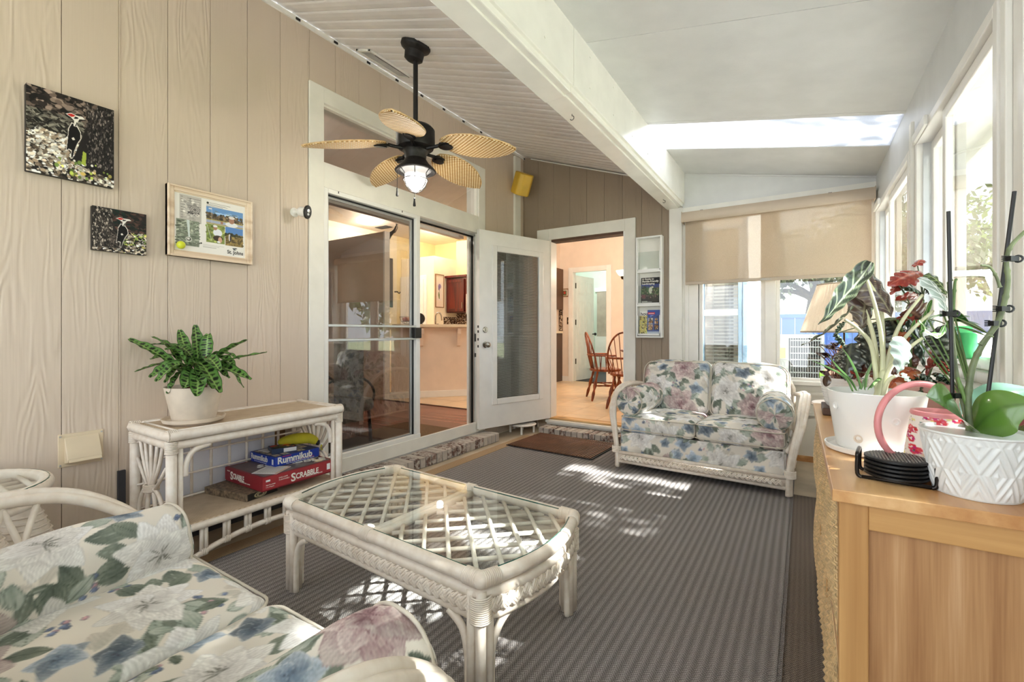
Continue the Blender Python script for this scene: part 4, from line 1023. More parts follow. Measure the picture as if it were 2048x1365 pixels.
gm = NT('ribbed_lantern_glass'); gm.t.nodes.remove(gm.b); tr = gm.n('BsdfTransparent', iColor=(.95, .95, .95, 1)); tl = gm.n('BsdfTranslucent', iColor=(.9, .9, .9, 1)); mx = gm.n('MixShader', i0=.2); gm.t.links.new(tr.outputs[0], mx.inputs[1]); gm.t.links.new(tl.outputs[0], mx.inputs[2]); gm.t.links.new(mx.outputs[0], gm.out.inputs[0])
b.build('lantern_glass', gm.m, lk, smooth=True)
b = MB()
for k in range(6):
    a = k*PI/3+.2; b.tube([fc+Vector((r*math.cos(a), r*math.sin(a), z)) for r, z in ((.10, 2.145), (.077, 2.12), (.078, 2.085), (.068, 2.05), (.042, 2.022), (.004, 2.0))], .0026, 5)
b.tube(arc(fc+Vector((0, 0, 2.085)), .0785, 0, 360, 24, 'xy')[:-1], .0026, 5, True); b.tube(arc(fc+Vector((0, 0, 2.14)), .126, 0, 360, 28, 'xy')[:-1], .004, 5, True); b.build('lantern_cage', M['iron'], lk, smooth=True)
b = MB(); b.lathe([(.012, 2.13), (.03, 2.11), (.036, 2.085), (.03, 2.06), (.012, 2.045), (0, 2.043)], 14, fc); b.build('bulb', M['bulb'], lk, smooth=True)
def plight(name, loc, en, col, r, par=None):
    l = bpy.data.lights.new(name, 'POINT'); l.energy = en; l.color = col; l.shadow_soft_size = r; o = bpy.data.objects.new(name, l); COL.objects.link(o); o.location = Vector(loc)-Vector(org.get(par, (0, 0, 0))); o.parent = par; return o
plight('fan_lamp', fc+Vector((0, 0, 2.03)), 6, (1, .93, .82), .05, lk)
def bladew():
    tt = NT('woven_palm_blade'); m = tt.n('Mapping', iVector=tt.co('UV'), iScale=(1, 1, 1)); x = tt.n('SeparateXYZ', iVector=m)
    sx = tt.math('SINE', tt.math('MULTIPLY', x.outputs[0], 2*PI/.026)); sy = tt.math('SINE', tt.math('MULTIPLY', x.outputs[1], 2*PI/.022)); ck = tt.math('MULTIPLY', sx, sy)
    col = tt.ramp(tt.math('ADD', tt.math('MULTIPLY', ck, .5), .5), [(.15, (150, 104, 44)), (.5, (206, 166, 96)), (.85, (248, 236, 208))]); tt.P(color=col, rough=.5); tt.bump(ck, .6, .003); return tt.m
M['blade'] = bladew()
for k in range(5):
    a = math.radians(-127.5+72*k); d = Vector((math.cos(a), math.sin(a), 0)); sd = Vector((-d.y, d.x, 0)); up = Vector((0, 0, 1)); pt = math.radians(-11)
    sv = sd*math.cos(pt)+up*math.sin(pt)
    def bp(r, s, off=0): return fc+d*r+sv*s+Vector((0, 0, 2.292-.085*max(0, (r-.17)/.5)+off))
    b = MB(); n = 18; uv = []
    rows = []
    for side in (1, -1):
        for i in range(n+1):
            q = i/n; r = .185+.475*q; wv_ = .12*math.sin(PI*min(1, (q*.97+.03))**.85)**.62 if q < 1 else 0.004
            rows.append([bp(r, wv_*(j/5-1), side*(.004+.004*math.cos(PI/2*(j/5-1)))) for j in range(11)]); 
    top, bot = rows[:n+1], rows[n+1:]
    b.grid(top); b.grid([q[::-1] for q in bot])
    for i in range(n):
        for j in (0, 10):
            b.add([top[i][j], top[i+1][j], bot[i+1][j], bot[i][j]], [(0, 1, 2, 3)])
    bl = b.build('blade', M['blade'], t, smooth=50, fix=True)
    me = bl.data; ul = me.uv_layers.new(name='UVMap'); o0 = Vector(org[bl])
    for lp in me.loops:
        p = me.vertices[lp.vertex_index].co+o0-fc; ul.data[lp.index].uv = (p.dot(d), p.dot(sd))
    b = MB(); rim = [r_[10] for r_ in top]+[r_[0] for r_ in top][::-1]; b.tube(rim, .0045, 5, True); b.build('blade_rim', M['cane'], bl, smooth=True)
    b = MB(); b.tube([bp(.075, 0, -.012), bp(.12, 0, -.012), bp(.17, 0, -.006)], [.014, .011, .012], 8)
    ov = [bp(.215, 0, -.012)+d*.055*math.cos(s)+sv*.038*math.sin(s) for s in np.linspace(0, 2*PI, 18, endpoint=False)]
    b.prism(ov, (0, 0, .014)); ov2 = [bp(.215, 0, -.02)+d*.04*math.cos(s)+sv*.026*math.sin(s) for s in np.linspace(0, 2*PI, 18, endpoint=False)]; b.prism(ov2, (0, 0, .01)); b.build('blade_iron', M['iron'], bl, fix=True)
for dx, dy, zt, zb in ((-.085, -.075, 2.15, 1.995), (.01, -.02, 2.0, 1.93)):
    b = MB(); b.tube([fc+Vector((dx, dy, zt)), fc+Vector((dx, dy, zb+.03))], .0016, 5); b.lathe([(.003, zb+.035), (.006, zb+.03), (.0045, zb+.022), (.009, zb-.012), (.008, zb-.018), (0, zb-.018)], 10, fc+Vector((dx, dy, 0))); b.build('pull_chain', M['black'], t, smooth=35)
# ================================================================ SPEAKER, CAMERA, VENT HOOD
sp = Vector((-2.70, 4.44, 2.80)); t = thing('wall_speaker', 'yellow wedge-shaped speaker tilted on a bracket in the upper back corner', 'speaker', sp)
m3 = Matrix.Rotation(math.radians(14), 3, 'Z') @ Matrix.Rotation(math.radians(20), 3, 'X') @ Matrix.Rotation(math.radians(22), 3, 'Y')
pts = [(-.105, 0), (-.105, -.06), (-.03, -.125), (.03, -.125), (.105, -.06), (.105, 0)]
b = MB(); b.prism([sp+m3 @ Vector((x, y+.04, -.12)) for x, y in pts], m3 @ Vector((0, 0, .24))); b.build('cabinet', M['yellow'], t, bev=.012, fix=True)
b = MB(); b.prism([sp+m3 @ Vector((x*1.0, y+.037, -.1)) for x, y in ((-.028, -.115), (-.028, -.118), (.028, -.118), (.028, -.115))], m3 @ Vector((0, 0, .2))); b.build('grille', M['yellow'], t, fix=True)
b = MB(); b.tube([sp+m3 @ Vector((0, .04, .02)), sp+Vector((-.05, .14, .03)), sp+Vector((-.1, .2, .05))], .016, 8); b.obox(sp+Vector((-.105, .2, .1)), .03, .05, .14, Matrix.Identity(3)); b.build('bracket', M['cream'], t)
sc0 = Vector((XL+.001, 1.765, 1.905)); t = thing('security_camera', 'small white bullet camera with black face mounted beside the door casing', 'camera', sc0)
b = MB(); b.lathe([(.028, 0), (.03, .008), (.014, .014), (.012, .04), (.018, .05), (0, .056)], 16, sc0, Matrix.Rotation(PI/2, 3, 'Y')); b.build('mount', M['whitepot'], t, smooth=40)
cd = Vector((.84, .10, -.12)).normalized(); cm = cd.to_track_quat('Z', 'Y').to_matrix(); cc = sc0+Vector((.052, .012, 0))
b = MB(); b.lathe([(0, -.005), (.028, 0), (.032, .012), (.032, .062)], 18, cc, cm); b.build('body', M['whitepot'], t, smooth=40)
b = MB(); b.prism([cc+cm @ Vector((.027*math.cos(s), .044*math.sin(s), .058)) for s in np.linspace(0, 2*PI, 20, endpoint=False)], cd*.018); fcam = b.build('face', M['black'], t, fix=True, smooth=40, bev=.004)
b = MB(); b.lathe([(.011, .076), (.011, .079), (0, .08)], 12, cc+cm @ Vector((0, .008, 0)), cm); b.lathe([(.008, .076), (.008, .078), (0, .078)], 12, cc+cm @ Vector((0, -.014, 0)), cm); b.build('lens', M['alu'], fcam)
t = thing('dryer_vent_hood', 'cream louvered vent hood screwed low on the siding wall', 'vent', (XL, .715, .51))
one('flange', M['cream'], [(XL+.0005, XL+.006, .635, .793, .505, .655)], t, bev=.002)
b = MB(); b.prism([(XL+.006, .655, .64), (XL+.055, .655, .545), (XL+.05, .655, .53), (XL+.006, .655, .52)], (0, .122, 0)); b.build('hood', M['cream'], t, fix=True, bev=.003)
b = MB(); b.prism([(XL+.052, .659, .548), (XL+.06, .659, .533), (XL+.058, .659, .529), (XL+.05, .659, .54)], (0, .114, 0)); b.build('lip', M['cream'], t, fix=True)
b = MB()
for yy, zz in ((.642, .515), (.786, .515), (.642, .645), (.786, .645)): b.tube([(XL+.006, yy, zz), (XL+.009, yy, zz)], .004, 8)
b.build('screw', M['alu'], t)
# ================================================================ ROLLER SHADE
t = thing('roller_shade', 'beige translucent roller shade half drawn over the back window', 'roller shade', (-.25, YB-.07, 1.58))
b = MB(); BX0, BX1 = -.985, .472; prof = [(YB-.13, 2.165), (YB-.145, 2.19), (YB-.14, 2.235), (YB-.12, 2.262), (YB-.01, 2.266), (YB-.01, 2.25), (YB-.115, 2.25), (YB-.128, 2.2), (YB-.115, 2.172)]
b.prism([(BX0, p, q) for p, q in prof], (BX1-BX0, 0, 0)); b.build('cassette', M['blinda'], t, fix=True, smooth=40)
b = MB(); b.tube([(BX0+.01, YB-.07, 2.215), (BX1-.01, YB-.07, 2.215)], .03, 12); b.build('roller', M['blinda'], t, smooth=40)
one('end_cap', M['blinda'], [(BX0-.004, BX0, YB-.14, YB-.005, 2.165, 2.266), (BX1, BX1+.004, YB-.14, YB-.005, 2.165, 2.266)], t)
one('shade_cloth', M['screen'], [(BX0+.025, BX1-.02, YB-.094, YB-.0932, 1.592, 2.2)], t)
one('hem_bar', M['blinda'], [(BX0+.025, BX1-.018, YB-.10, YB-.087, 1.568, 1.597)], t, bev=.004)
one('pull_tab', M['clear'], [(-.33, -.24, YB-.104, YB-.1, 1.572, 1.588)], t)
one('bracket', M['black'], [(-.83, -.805, YB-.08, YB-.03, 2.266, 2.275), (.17, .195, YB-.08, YB-.03, 2.266, 2.275)], t)
# ================================================================ MAGAZINE RACK
RX0, RX1, RZ0, RZ1, RD = -1.445, -1.185, 1.06, 2.08, .085
t = thing('magazine_rack', 'tall white wall rack with three clear-fronted pockets beside the back doorway', 'magazine rack', ((RX0+RX1)/2, YB-.05, RZ0))
YF = YB-RD; 
f = MB(); f.frame('y', YF, YB-.001, RX0, RX1, RZ0, RZ1, .016); f.build('case', M['gloss'], t, bev=.003)
one('back_panel', M['trim'], [(RX0+.01, RX1-.01, YB-.012, YB-.004, RZ0+.01, RZ1-.01)], t)
zs = [RZ0+.016, 1.385, 1.725, RZ1-.016]
for z in zs[1:3]: one('shelf', M['gloss'], [(RX0+.014, RX1-.014, YF+.002, YB-.01, z-.008, z+.008)], t, bev=.002)
for i in range(3):
    z0, z1 = zs[i]+.01, zs[i+1]-.01
    one('pocket_front', M['clear'], [(RX0+.018, RX1-.018, YF+.004, YF+.007, z0+.01, z0+.19)], t)
    one('pocket_rail', M['gloss'], [(RX0+.016, RX1-.016, YF+.001, YF+.01, z0-.002, z0+.016), (RX0+.016, RX0+.024, YF+.001, YF+.01, z0, z0+.2), (RX1-.024, RX1-.016, YF+.001, YF+.01, z0, z0+.2)], t)
def paint(W, Hh, c=(255, 255, 255)):
    return np.ones((Hh, W, 3))*np.array(c)/255.
def rect(im, x0, x1, y0, y1, c, a=1.):        # 0..1, y up
    h, w_ = im.shape[:2]; im[int(y0*h):max(int(y0*h)+1, int(y1*h)), int(x0*w_):max(int(x0*w_)+1, int(x1*w_))] = np.array(c)/255.*a+(1-a)*im[int(y0*h):max(int(y0*h)+1, int(y1*h)), int(x0*w_):max(int(x0*w_)+1, int(x1*w_))]
def ell(im, cx, cy, rx, ry, c, rot=0., a=1.):
    h, w_ = im.shape[:2]; X, Y = np.meshgrid((np.arange(w_)+.5)/w_, (np.arange(h)+.5)/h); dx, dy = X-cx, Y-cy; ca, sa = math.cos(rot), math.sin(rot)
    k = np.clip((1-(((dx*ca+dy*sa)/rx)**2+((-dx*sa+dy*ca)/ry)**2))*4, 0, 1)[..., None]*a; im[:] = im*(1-k)+np.array(c)/255.*k
def poly(im, pts, c):
    h, w_ = im.shape[:2]; X, Y = np.meshgrid((np.arange(w_)+.5)/w_, (np.arange(h)+.5)/h); ins = np.zeros(X.shape, bool); n = len(pts)
    for i in range(n):
        (x0, y0), (x1, y1) = pts[i], pts[(i+1) % n]
        if y0 == y1: continue
        ins ^= ((y0 > Y) != (y1 > Y)) & (X < (x1-x0)*(Y-y0)/(y1-y0)+x0)
    im[ins] = np.array(c)/255.
def spk(im, x0, x1, y0, y1, cols, n, s=.02, asp=1., rot=None):
    for _ in range(n):
        c = cols[rng.integers(len(cols))]; f = rng.uniform(.7, 1.25); r = rng.uniform(.5, 1.3)*s
        ell_fast(im, rng.uniform(x0, x1), rng.uniform(y0, y1), r*asp, r, [min(255, q*f) for q in c], rng.uniform(-.7, .7) if rot is None else rot+rng.normal(0, .25))
def ell_fast(im, cx, cy, rx, ry, c, rot=0.):
    h, w_ = im.shape[:2]; R_ = max(rx, ry)*1.1; x0, x1 = max(0, int((cx-R_)*w_)), min(w_, int((cx+R_)*w_)+2); y0, y1 = max(0, int((cy-R_)*h)), min(h, int((cy+R_)*h)+2)
    if x1 > x0 and y1 > y0:
        X, Y = np.meshgrid((np.arange(x0, x1)+.5)/w_, (np.arange(y0, y1)+.5)/h); dx, dy = X-cx, Y-cy; ca, sa = math.cos(rot), math.sin(rot)
        k = np.clip((1-(((dx*ca+dy*sa)/rx)**2+((-dx*sa+dy*ca)/ry)**2))*3, 0, 1)[..., None]; im[y0:y1, x0:x1] = im[y0:y1, x0:x1]*(1-k)+np.array(c)/255.*k
def sheet(name, im, o, x, y, par, mat='print', z=0.):
    """flat print: origin o, edge vectors x, y; one vertex per pixel"""
    h, w_ = im.shape[:2]; o, x, y = Vector(o), Vector(x), Vector(y); b = MB(); n = x.cross(y).normalized()*z
    b.grid([[o+n+x*(j/(w_-1))+y*(i/(h-1)) for j in range(w_)] for i in range(h)]); b.f = [f[::-1] for f in b.f]
    return b.build(name, M[mat], par, col=im.reshape(-1, 3))
def booklet(label, X0, X1, Z0, Z1, Y, im, lean=.02, th=.006, name='magazine'):
    tt = thing(name, label, 'magazine', ((X0+X1)/2, Y, Z0)); m = MB(); m.prism([(X0, Y, Z0), (X1, Y, Z0), (X1, Y+lean, Z1), (X0, Y+lean, Z1)], (0, th, 0)); m.build('pages', M['paper'], tt, fix=True)
    sheet('cover', im, (X0, Y-.0006, Z0), (X1-X0, 0, 0), (0, lean, Z1-Z0), tt); return tt
im = paint(70, 100, (14, 15, 22)); rect(im, 0, 1, .58, .74, (44, 62, 130)); rect(im, 0, 1, .3, .6, (46, 78, 40)); spk(im, 0, 1, .28, .66, [(60, 104, 50), (30, 48, 26), (120, 120, 90)], 90, .035); rect(im, 0, 1, 0, .2, (16, 14, 16)); spk(im, 0, .9, .18, .34, [(70, 56, 50), (130, 100, 96), (30, 30, 26)], 60, .03)
ell(im, .52, .5, .10, .14, (226, 220, 206)); ell(im, .62, .62, .06, .035, (232, 228, 214)); ell(im, .66, .44, .09, .05, (60, 50, 44)); rect(im, .08, .26, .2, .34, (120, 60, 70)); rect(im, .06, .36, .075, .095, (226, 224, 220)); rect(im, .06, .6, .045, .065, (226, 224, 220))
mg = booklet('dark garden magazine with a stooping figure in white in the rack middle pocket', -1.40, -1.215, 1.407, 1.668, YB-.062, im)
for i, s in enumerate(('A Guide to', 'Florida-Friendly', 'Landscaping')): text(s, .026, TM((-1.39, YB-.0645+.018-.002*i, 1.645-i*.024), (1, 0, 0), (0, .07, 1)), M['ink'], mg, bold=.0006)
im = paint(30, 60, (200, 196, 190)); spk(im, 0, 1, 0, 1, [(70, 90, 110), (190, 170, 60), (230, 226, 220)], 40, .08); booklet('thin pale brochure tucked right of the dark garden magazine', -1.24, -1.208, 1.407, 1.672, YB-.05, im)
im = paint(60, 90, (226, 206, 120)); rect(im, 0, 1, .8, 1, (246, 244, 238)); spk(im, 0, 1, .0, .78, [(236, 214, 120), (70, 84, 50), (246, 236, 190), (150, 120, 60), (40, 50, 34)], 130, .06, .5, 1.2)
mg = booklet('yellow plant magazine at the left of the lowest rack pocket', -1.415, -1.29, 1.084, 1.33, YB-.06, im); text('house', .05, TM((-1.408, YB-.0625+.018, 1.283), (1, 0, .05), (0, .07, 1)), M['inkd'], mg, bold=.001, width=.115)
im = paint(66, 90, (60, 88, 168)); rect(im, .06, .62, .83, .9, (206, 44, 52)); rect(im, .1, .55, .855, .875, (240, 220, 220)); rect(im, .3, .8, .775, .795, (226, 230, 240)); rect(im, .05, .5, .07, .09, (130, 136, 160)); rect(im, .0, 1, 0, .16, (206, 212, 232)); spk(im, 0, 1, .55, .8, [(84, 112, 186), (50, 76, 150)], 50, .06)
for a, b_, c in ((.1, .34, (222, 176, 140)), (.55, .34, (40, 52, 96)), (.1, .58, (226, 214, 206)), (.55, .58, (70, 92, 150))): rect(im, a, a+.36, b_-.12, b_+.1, c); spk(im, a+.04, a+.32, b_-.1, b_+.06, [(120, 70, 50), (240, 200, 160), (40, 36, 50), (210, 140, 60)], 16, .05)
mg = booklet('blue travel brochure with four small photos in the lowest rack pocket', -1.335, -1.212, 1.084, 1.34, YB-.068, im)
# ================================================================ WALL ART (left wall; x axis runs along +Y)
def wallthing(name, label, cat, y0, y1, z0, z1): return thing(name, label, cat, (XL, (y0+y1)/2, z0))
DK = [(28, 24, 22), (58, 50, 44), (92, 80, 70), (20, 18, 18)]; LT = [(236, 226, 210), (206, 192, 174), (250, 246, 236), (150, 132, 112)]; GRN = [(176, 190, 90), (116, 140, 70), (222, 210, 120)]
def bird(im, ox, oy, s, fl=1):
    def q(pts): return [(ox+fl*s*a, oy+s*b*.86) for a, b in pts]
    poly(im, q([(-.02, .30), (.10, .24), (.17, .10), (.18, -.05), (.10, -.22), (.04, -.42), (.0, -.60), (-.04, -.62), (-.03, -.42), (-.08, -.40), (-.14, -.46), (-.12, -.30), (-.10, -.08), (-.09, .12)]), (238, 232, 222))
    poly(im, q([(-.01, .28), (.09, .22), (.155, .09), (.165, -.05), (.09, -.21), (.035, -.40), (.0, -.58), (-.03, -.59), (-.02, -.40), (-.075, -.38), (-.125, -.43), (-.11, -.28), (-.09, -.06), (-.075, .12)]), (16, 14, 15))
    poly(im, q([(-.14, .47), (-.04, .53), (.08, .50), (.20, .51), (.26, .46), (.14, .43), (.10, .34), (.09, .22), (.02, .22), (.03, .36), (-.04, .42)]), (240, 236, 228))
    poly(im, q([(.02, .40), (.10, .42), (.13, .46), (.05, .47)]), (24, 22, 24)); poly(im, q([(-.12, .47), (-.03, .515), (.06, .49), (.02, .45), (-.03, .43)]), (200, 48, 42))
    poly(im, q([(.045, .22), (.075, .23), (.10, .33), (.085, .34)]), (20, 18, 18)); poly(im, q([(-.02, -.10), (.02, -.06), (.05, -.12), (.0, -.14)]), (236, 230, 220))
def canvas(label, y0, y1, z0, z1, im, th=.032):
    t = wallthing('canvas_print', label, 'wall art', y0, y1, z0, z1); one('stretcher', M['iron'], [(XL+.001, XL+th-.0008, y0, y1, z0, z1)], t, bev=.003)
    sheet('picture', im, (XL+th, y0, z0), (0, y1-y0, 0), (0, 0, z1-z0), t, 'canvasp'); return t
im = paint(190, 240, (46, 40, 36)); spk(im, 0, 1, .70, 1.0, [(52, 44, 40), (96, 82, 74), (150, 132, 120), (24, 20, 20)], 520, .026, 1.9, 0.)
spk(im, 0, .62, .45, .74, [(40, 36, 32), (96, 92, 84), (140, 136, 124), (24, 24, 22)], 520, .012, 3.2); spk(im, 0, .75, .14, .52, LT+[(90, 78, 66)], 640, .016, 1.7, .3); spk(im, 0, 1, 0, .14, DK+LT, 300, .018, 1.7, 0.)
poly(im, [(.80, 1), (.70, .80), (.60, .52), (.52, .30), (.46, .22), (1, .1), (1, 1)], (32, 28, 28)); spk(im, .66, 1, .22, .98, [(18, 16, 17), (60, 55, 55), (128, 118, 112), (40, 36, 36)], 700, .009, 2.2, 1.45)
spk(im, .3, .95, .05, .24, GRN+LT, 70, .022); poly(im, [(.60, .22), (.62, .38), (.66, .36), (.65, .20)], (170, 186, 74)); ell(im, .62, .10, .035, .022, (226, 196, 110)); bird(im, .50, .55, .56, 1)
canvas('larger square canvas print of a red-crested woodpecker beside a tree trunk', .53, .825, 1.81, 2.185, im)
im = paint(160, 150, (36, 32, 30)); spk(im, .2, 1, .5, 1, [(30, 34, 30), (60, 50, 46), (84, 60, 54), (22, 40, 34)], 260, .03, 1.8); spk(im, .5, 1, 0, .5, LT+GRN+DK, 420, .02, 1.7); spk(im, .0, 1, 0, .14, LT+DK, 200, .02, 1.9)
poly(im, [(0, 1), (.3, 1), (.36, .7), (.5, .35), (.62, .1), (0, .1)], (44, 40, 38)); spk(im, .0, .36, .12, .98, [(24, 22, 22), (92, 84, 78), (170, 160, 148), (60, 54, 50)], 460, .013, 2.4, 1.7); spk(im, .3, .5, .12, .5, [(24, 22, 22), (100, 90, 84), (60, 54, 50)], 160, .013, 2.4, 1.9); bird(im, .52, .50, .72, 1)
canvas('smaller woodpecker canvas print hanging below and right of the larger one', .746, .955, 1.505, 1.712, im, .028)
t = wallthing('framed_collage', 'pale oak frame with golf snapshots, letters and a yellow ball', 'picture frame', 1.045, 1.48, 1.524, 1.90)
f = MB(); f.frame('x', XL+.001, XL+.03, 1.045, 1.48, 1.522, 1.90, .03); f.frame('x', XL+.001, XL+.038, 1.045, 1.48, 1.522, 1.90, .010); f.frame('x', XL+.001, XL+.022, 1.073, 1.452, 1.55, 1.872, .008); f.build('frame', M['oakp'], t, bev=.003)
im = paint(330, 280, (242, 240, 236))
rect(im, .07, .36, .52, .98, (196, 192, 186)); spk(im, .12, .31, .57, .93, [(206, 203, 198), (182, 178, 172)], 60, .03)
for i in range(9):
    rect(im, .085, .085+.03*(1+i % 2), .94-i*.045, .947-i*.045, (90, 86, 84))
    if i < 5: rect(im, .17, .35, .93-i*.04, .936-i*.04, (110, 106, 104))
for i in range(5): ell(im, .27, .75, .075-.012*i, .075-.012*i, ((120, 116, 114), (200, 196, 190))[i % 2])
for i in range(26): ell_fast(im, rng.uniform(.17, .33), rng.uniform(.66, .71), .012, .006, (70, 66, 66))
for i in range(9): rect(im, .2+i*.016, .202+i*.016, .58, .65, (170, 166, 162))
rect(im, .03, .33, .10, .55, (146, 154, 140)); spk(im, .04, .32, .11, .54, [(132, 142, 126), (168, 174, 158), (118, 128, 112)], 420, .012, 2.2, 0.); poly(im, [(.16, .55), (.185, .26), (.205, .26), (.20, .55)], (212, 222, 220)); ell(im, .19, .22, .045, .045, (214, 216, 210)); ell(im, .19, .22, .034, .032, (84, 88, 80)); ell(im, .185, .225, .02, .018, (230, 230, 226))
rect(im, .425, .965, .555, .865, (110, 158, 214)); spk(im, .58, .86, .75, .79, [(190, 214, 238), (150, 188, 228)], 14, .02, 3, 0.); rect(im, .425, .965, .64, .70, (112, 98, 76)); spk(im, .43, .96, .64, .745, [(92, 80, 62), (136, 116, 88), (70, 66, 50)], 120, .022); rect(im, .425, .965, .62, .645, (176, 160, 88)); rect(im, .425, .965, .575, .625, (172, 182, 206)); rect(im, .425, .965, .555, .578, (176, 160, 88)); rect(im, .5, .506, .57, .865, (226, 228, 226)); rect(im, .46, .5, .82, .84, (230, 232, 236))
ell(im, .79, .60, .10, .05, (236, 238, 242)); ell(im, .79, .675, .045, .062, (176, 132, 110)); ell(im, .79, .73, .05, .028, (236, 230, 226)); ell(im, .645, .605, .022, .026, (170, 126, 104)); rect(im, .425, .965, .53, .558, (242, 240, 236))
rect(im, .425, .69, .22, .555, (138, 152, 82)); spk(im, .43, .685, .23, .55, [(128, 146, 76), (158, 166, 96)], 80, .02); ell(im, .585, .41, .07, .075, (236, 240, 248)); ell(im, .55, .49, .03, .04, (178, 132, 108)); ell(im, .55, .525, .035, .022, (240, 240, 242)); ell(im, .59, .31, .075, .055, (60, 48, 36)); ell(im, .62, .285, .03, .06, (214, 170, 146)); ell(im, .60, .245, .026, .02, (240, 240, 240)); poly(im, [(.427, .55), (.432, .55), (.50, .26), (.494, .26)], (216, 220, 208))
rect(im, .70, .965, .40, .555, (92, 140, 206)); rect(im, .70, .965, .21, .43, (142, 120, 68)); spk(im, .70, .965, .39, .435, [(50, 56, 36), (70, 72, 46)], 50, .016); spk(im, .705, .96, .22, .38, [(150, 128, 72), (122, 104, 60)], 80, .018); ell(im, .76, .36, .016, .07, (226, 222, 226)); ell(im, .775, .35, .012, .075, (50, 44, 44)); rect(im, .79, .88, .275, .29, (70, 58, 44))
for (x0, y0, n) in ((.47, .93, 2), (.43, .895, 3), (.38, .165, 3)):
    for i in range(n): rect(im, x0, x0+.3/(1+.3*i), y0-i*.022, y0-i*.022+.006, (150, 148, 148))
ell(im, .445, .925, .018, .02, (44, 44, 46)); ell(im, .355, .18, .013, .015, (44, 44, 46)); poly(im, [(.80, .17), (.86, .18), (.88, .165), (.84, .15), (.87, .13), (.82, .135)], (90, 96, 98))
sheet('collage_print', im, (XL+.016, 1.08, 1.556), (0, .366, 0), (0, 0, .31), t); text('St. Johns', .03, TM((XL+.0166, 1.345, 1.574), (0, 1, 0), (0, 0, 1)), M['inkd'], t, bold=.0005, width=.088)
b = MB(); b.lathe([(.021*math.sin(PI*i/8), -.021*math.cos(PI*i/8)) for i in range(9)], 14, (XL+.037, 1.104, 1.582)); b.build('golf_ball', plain('yellow_golf_ball', (226, 236, 60), .3), t, smooth=True)
# ================================================================ GAMES ON THE CONSOLE
def cartonbox(name, label, cat, x0, x1, y0, y1, z0, z1, mats, group=None):
    tt = thing(name, label, cat, ((x0+x1)/2, (y0+y1)/2, z0), group)
    one('box_base', M[mats[0]], [(x0+.003, x1-.003, y0+.003, y1-.003, z0, z1-.01)], tt, bev=.001)
    one('lid', M[mats[1]], [(x0, x1, y0, y1, z0+.006, z1)], tt, bev=.0015); return tt
Z0 = .2345
t = thing('video_case', 'brown patterned video case lying under the red game box', 'case', (-2.60, 1.31, Z0)); mm = Matrix.Rotation(math.radians(10), 3, 'Z')
b = MB(); b.obox((-2.615, 1.325, Z0+.019), .33, .19, .038, mm); cs_ = b.build('shell', plain('brown_patterned_card', (112, 96, 78), .6, var=.35, scale=60.), t, bev=.002)
im = paint(60, 24, (40, 38, 34)); ell(im, .42, .5, .22, .46, (190, 178, 140)); ell(im, .42, .5, .17, .36, (70, 62, 48))
for k in range(12): ell_fast(im, .42+.1*math.cos(k*.52), .5+.24*math.sin(k*.52), .03, .06, (206, 196, 160))
sheet('end_label', im, Vector((-2.615, 1.325, Z0+.002))+mm @ Vector((.1656, -.09, 0)), mm @ Vector((0, .18, 0)), (0, 0, .034), t)
t = cartonbox('board_game_box', 'large red word game box on the console lower shelf', 'board game', -2.775, -2.392, 1.315, 1.745, .276, .352, ('red', 'red'))
one('front_band', M['redlt'], [(-2.392, -2.3912, 1.318, 1.742, .284, .35)], t)
for s, o, xx, yy, w_ in (('SCRABBLE', (-2.3908, 1.475, .298), (0, 1, 0), (0, 0, 1), .175), ('SCRABBLE', (-2.715, 1.3147, .30), (1, 0, 0), (0, 0, 1), .15)):
    text('S', .062, TM(Vector(o)-Vector((0, 0, .007)), xx, yy), M['ink'], t, bold=.0015); text(s[1:], .043, TM(Vector(o)+Vector(xx)*.0285, xx, yy), M['ink'], t, bold=.0012, width=w_-.034)
text('DELUXE', .009, TM((-2.3908, 1.405, .327), (0, 1, 0), (0, 0, 1)), M['ink'], t, width=.05); text('TURNTABLE', .009, TM((-2.3908, 1.405, .315), (0, 1, 0), (0, 0, 1)), M['ink'], t, width=.06); text('CROSSWORD GAME', .009, TM((-2.3908, 1.56, .292), (0, 1, 0), (0, 0, 1)), M['ink'], t, width=.11); text('DELUXE', .008, TM((-2.75, 1.3147, .333), (1, 0, 0), (0, 0, 1)), M['ink'], t); text('CROSSWORD GAME', .009, TM((-2.62, 1.3147, .293), (1, 0, 0), (0, 0, 1)), M['ink'], t, width=.11)
one('maker_badge', M['paper'], [(-2.3912, -2.3905, 1.335, 1.358, .325, .335)], t); text('Ages 8 to Adult', .008, TM((-2.3908, 1.335, .305), (0, 1, 0), (0, 0, 1)), M['ink'], t); text('2 to 4 Players', .008, TM((-2.3908, 1.335, .294), (0, 1, 0), (0, 0, 1)), M['ink'], t)
one('barcode', M['paper'], [(-2.3912, -2.3905, 1.70, 1.722, .30, .335)], t); im = paint(50, 40, (112, 96, 96)); rect(im, .06, .55, .35, .95, (128, 110, 106)); spk(im, .5, 1, .2, .9, [(70, 62, 66), (130, 124, 120), (200, 186, 150)], 50, .07)
sheet('lid_picture', im, (-2.76, 1.33, .3525), (0, .40, 0), (.355, 0, 0), t).data.flip_normals(); text('SCRABBLE', .085, TM((-2.60, 1.40, .353), (.5, .9, 0), (-.9, .5, 0)), M['ink'], t, bold=.002, width=.36)
t = thing('paper_sheet', 'printed white leaflet lying on the red game box', 'paper', (-2.47, 1.38, .353)); mm = Matrix.Rotation(math.radians(28), 3, 'Z')
b = MB(); b.obox((-2.485, 1.42, .3545), .14, .14, .0016, mm); b.build('leaf', M['paper'], t)
im = paint(40, 40, (236, 232, 226))
for i in range(8): rect(im, .12, .88, .84-i*.1, .86-i*.1, (150, 146, 142))
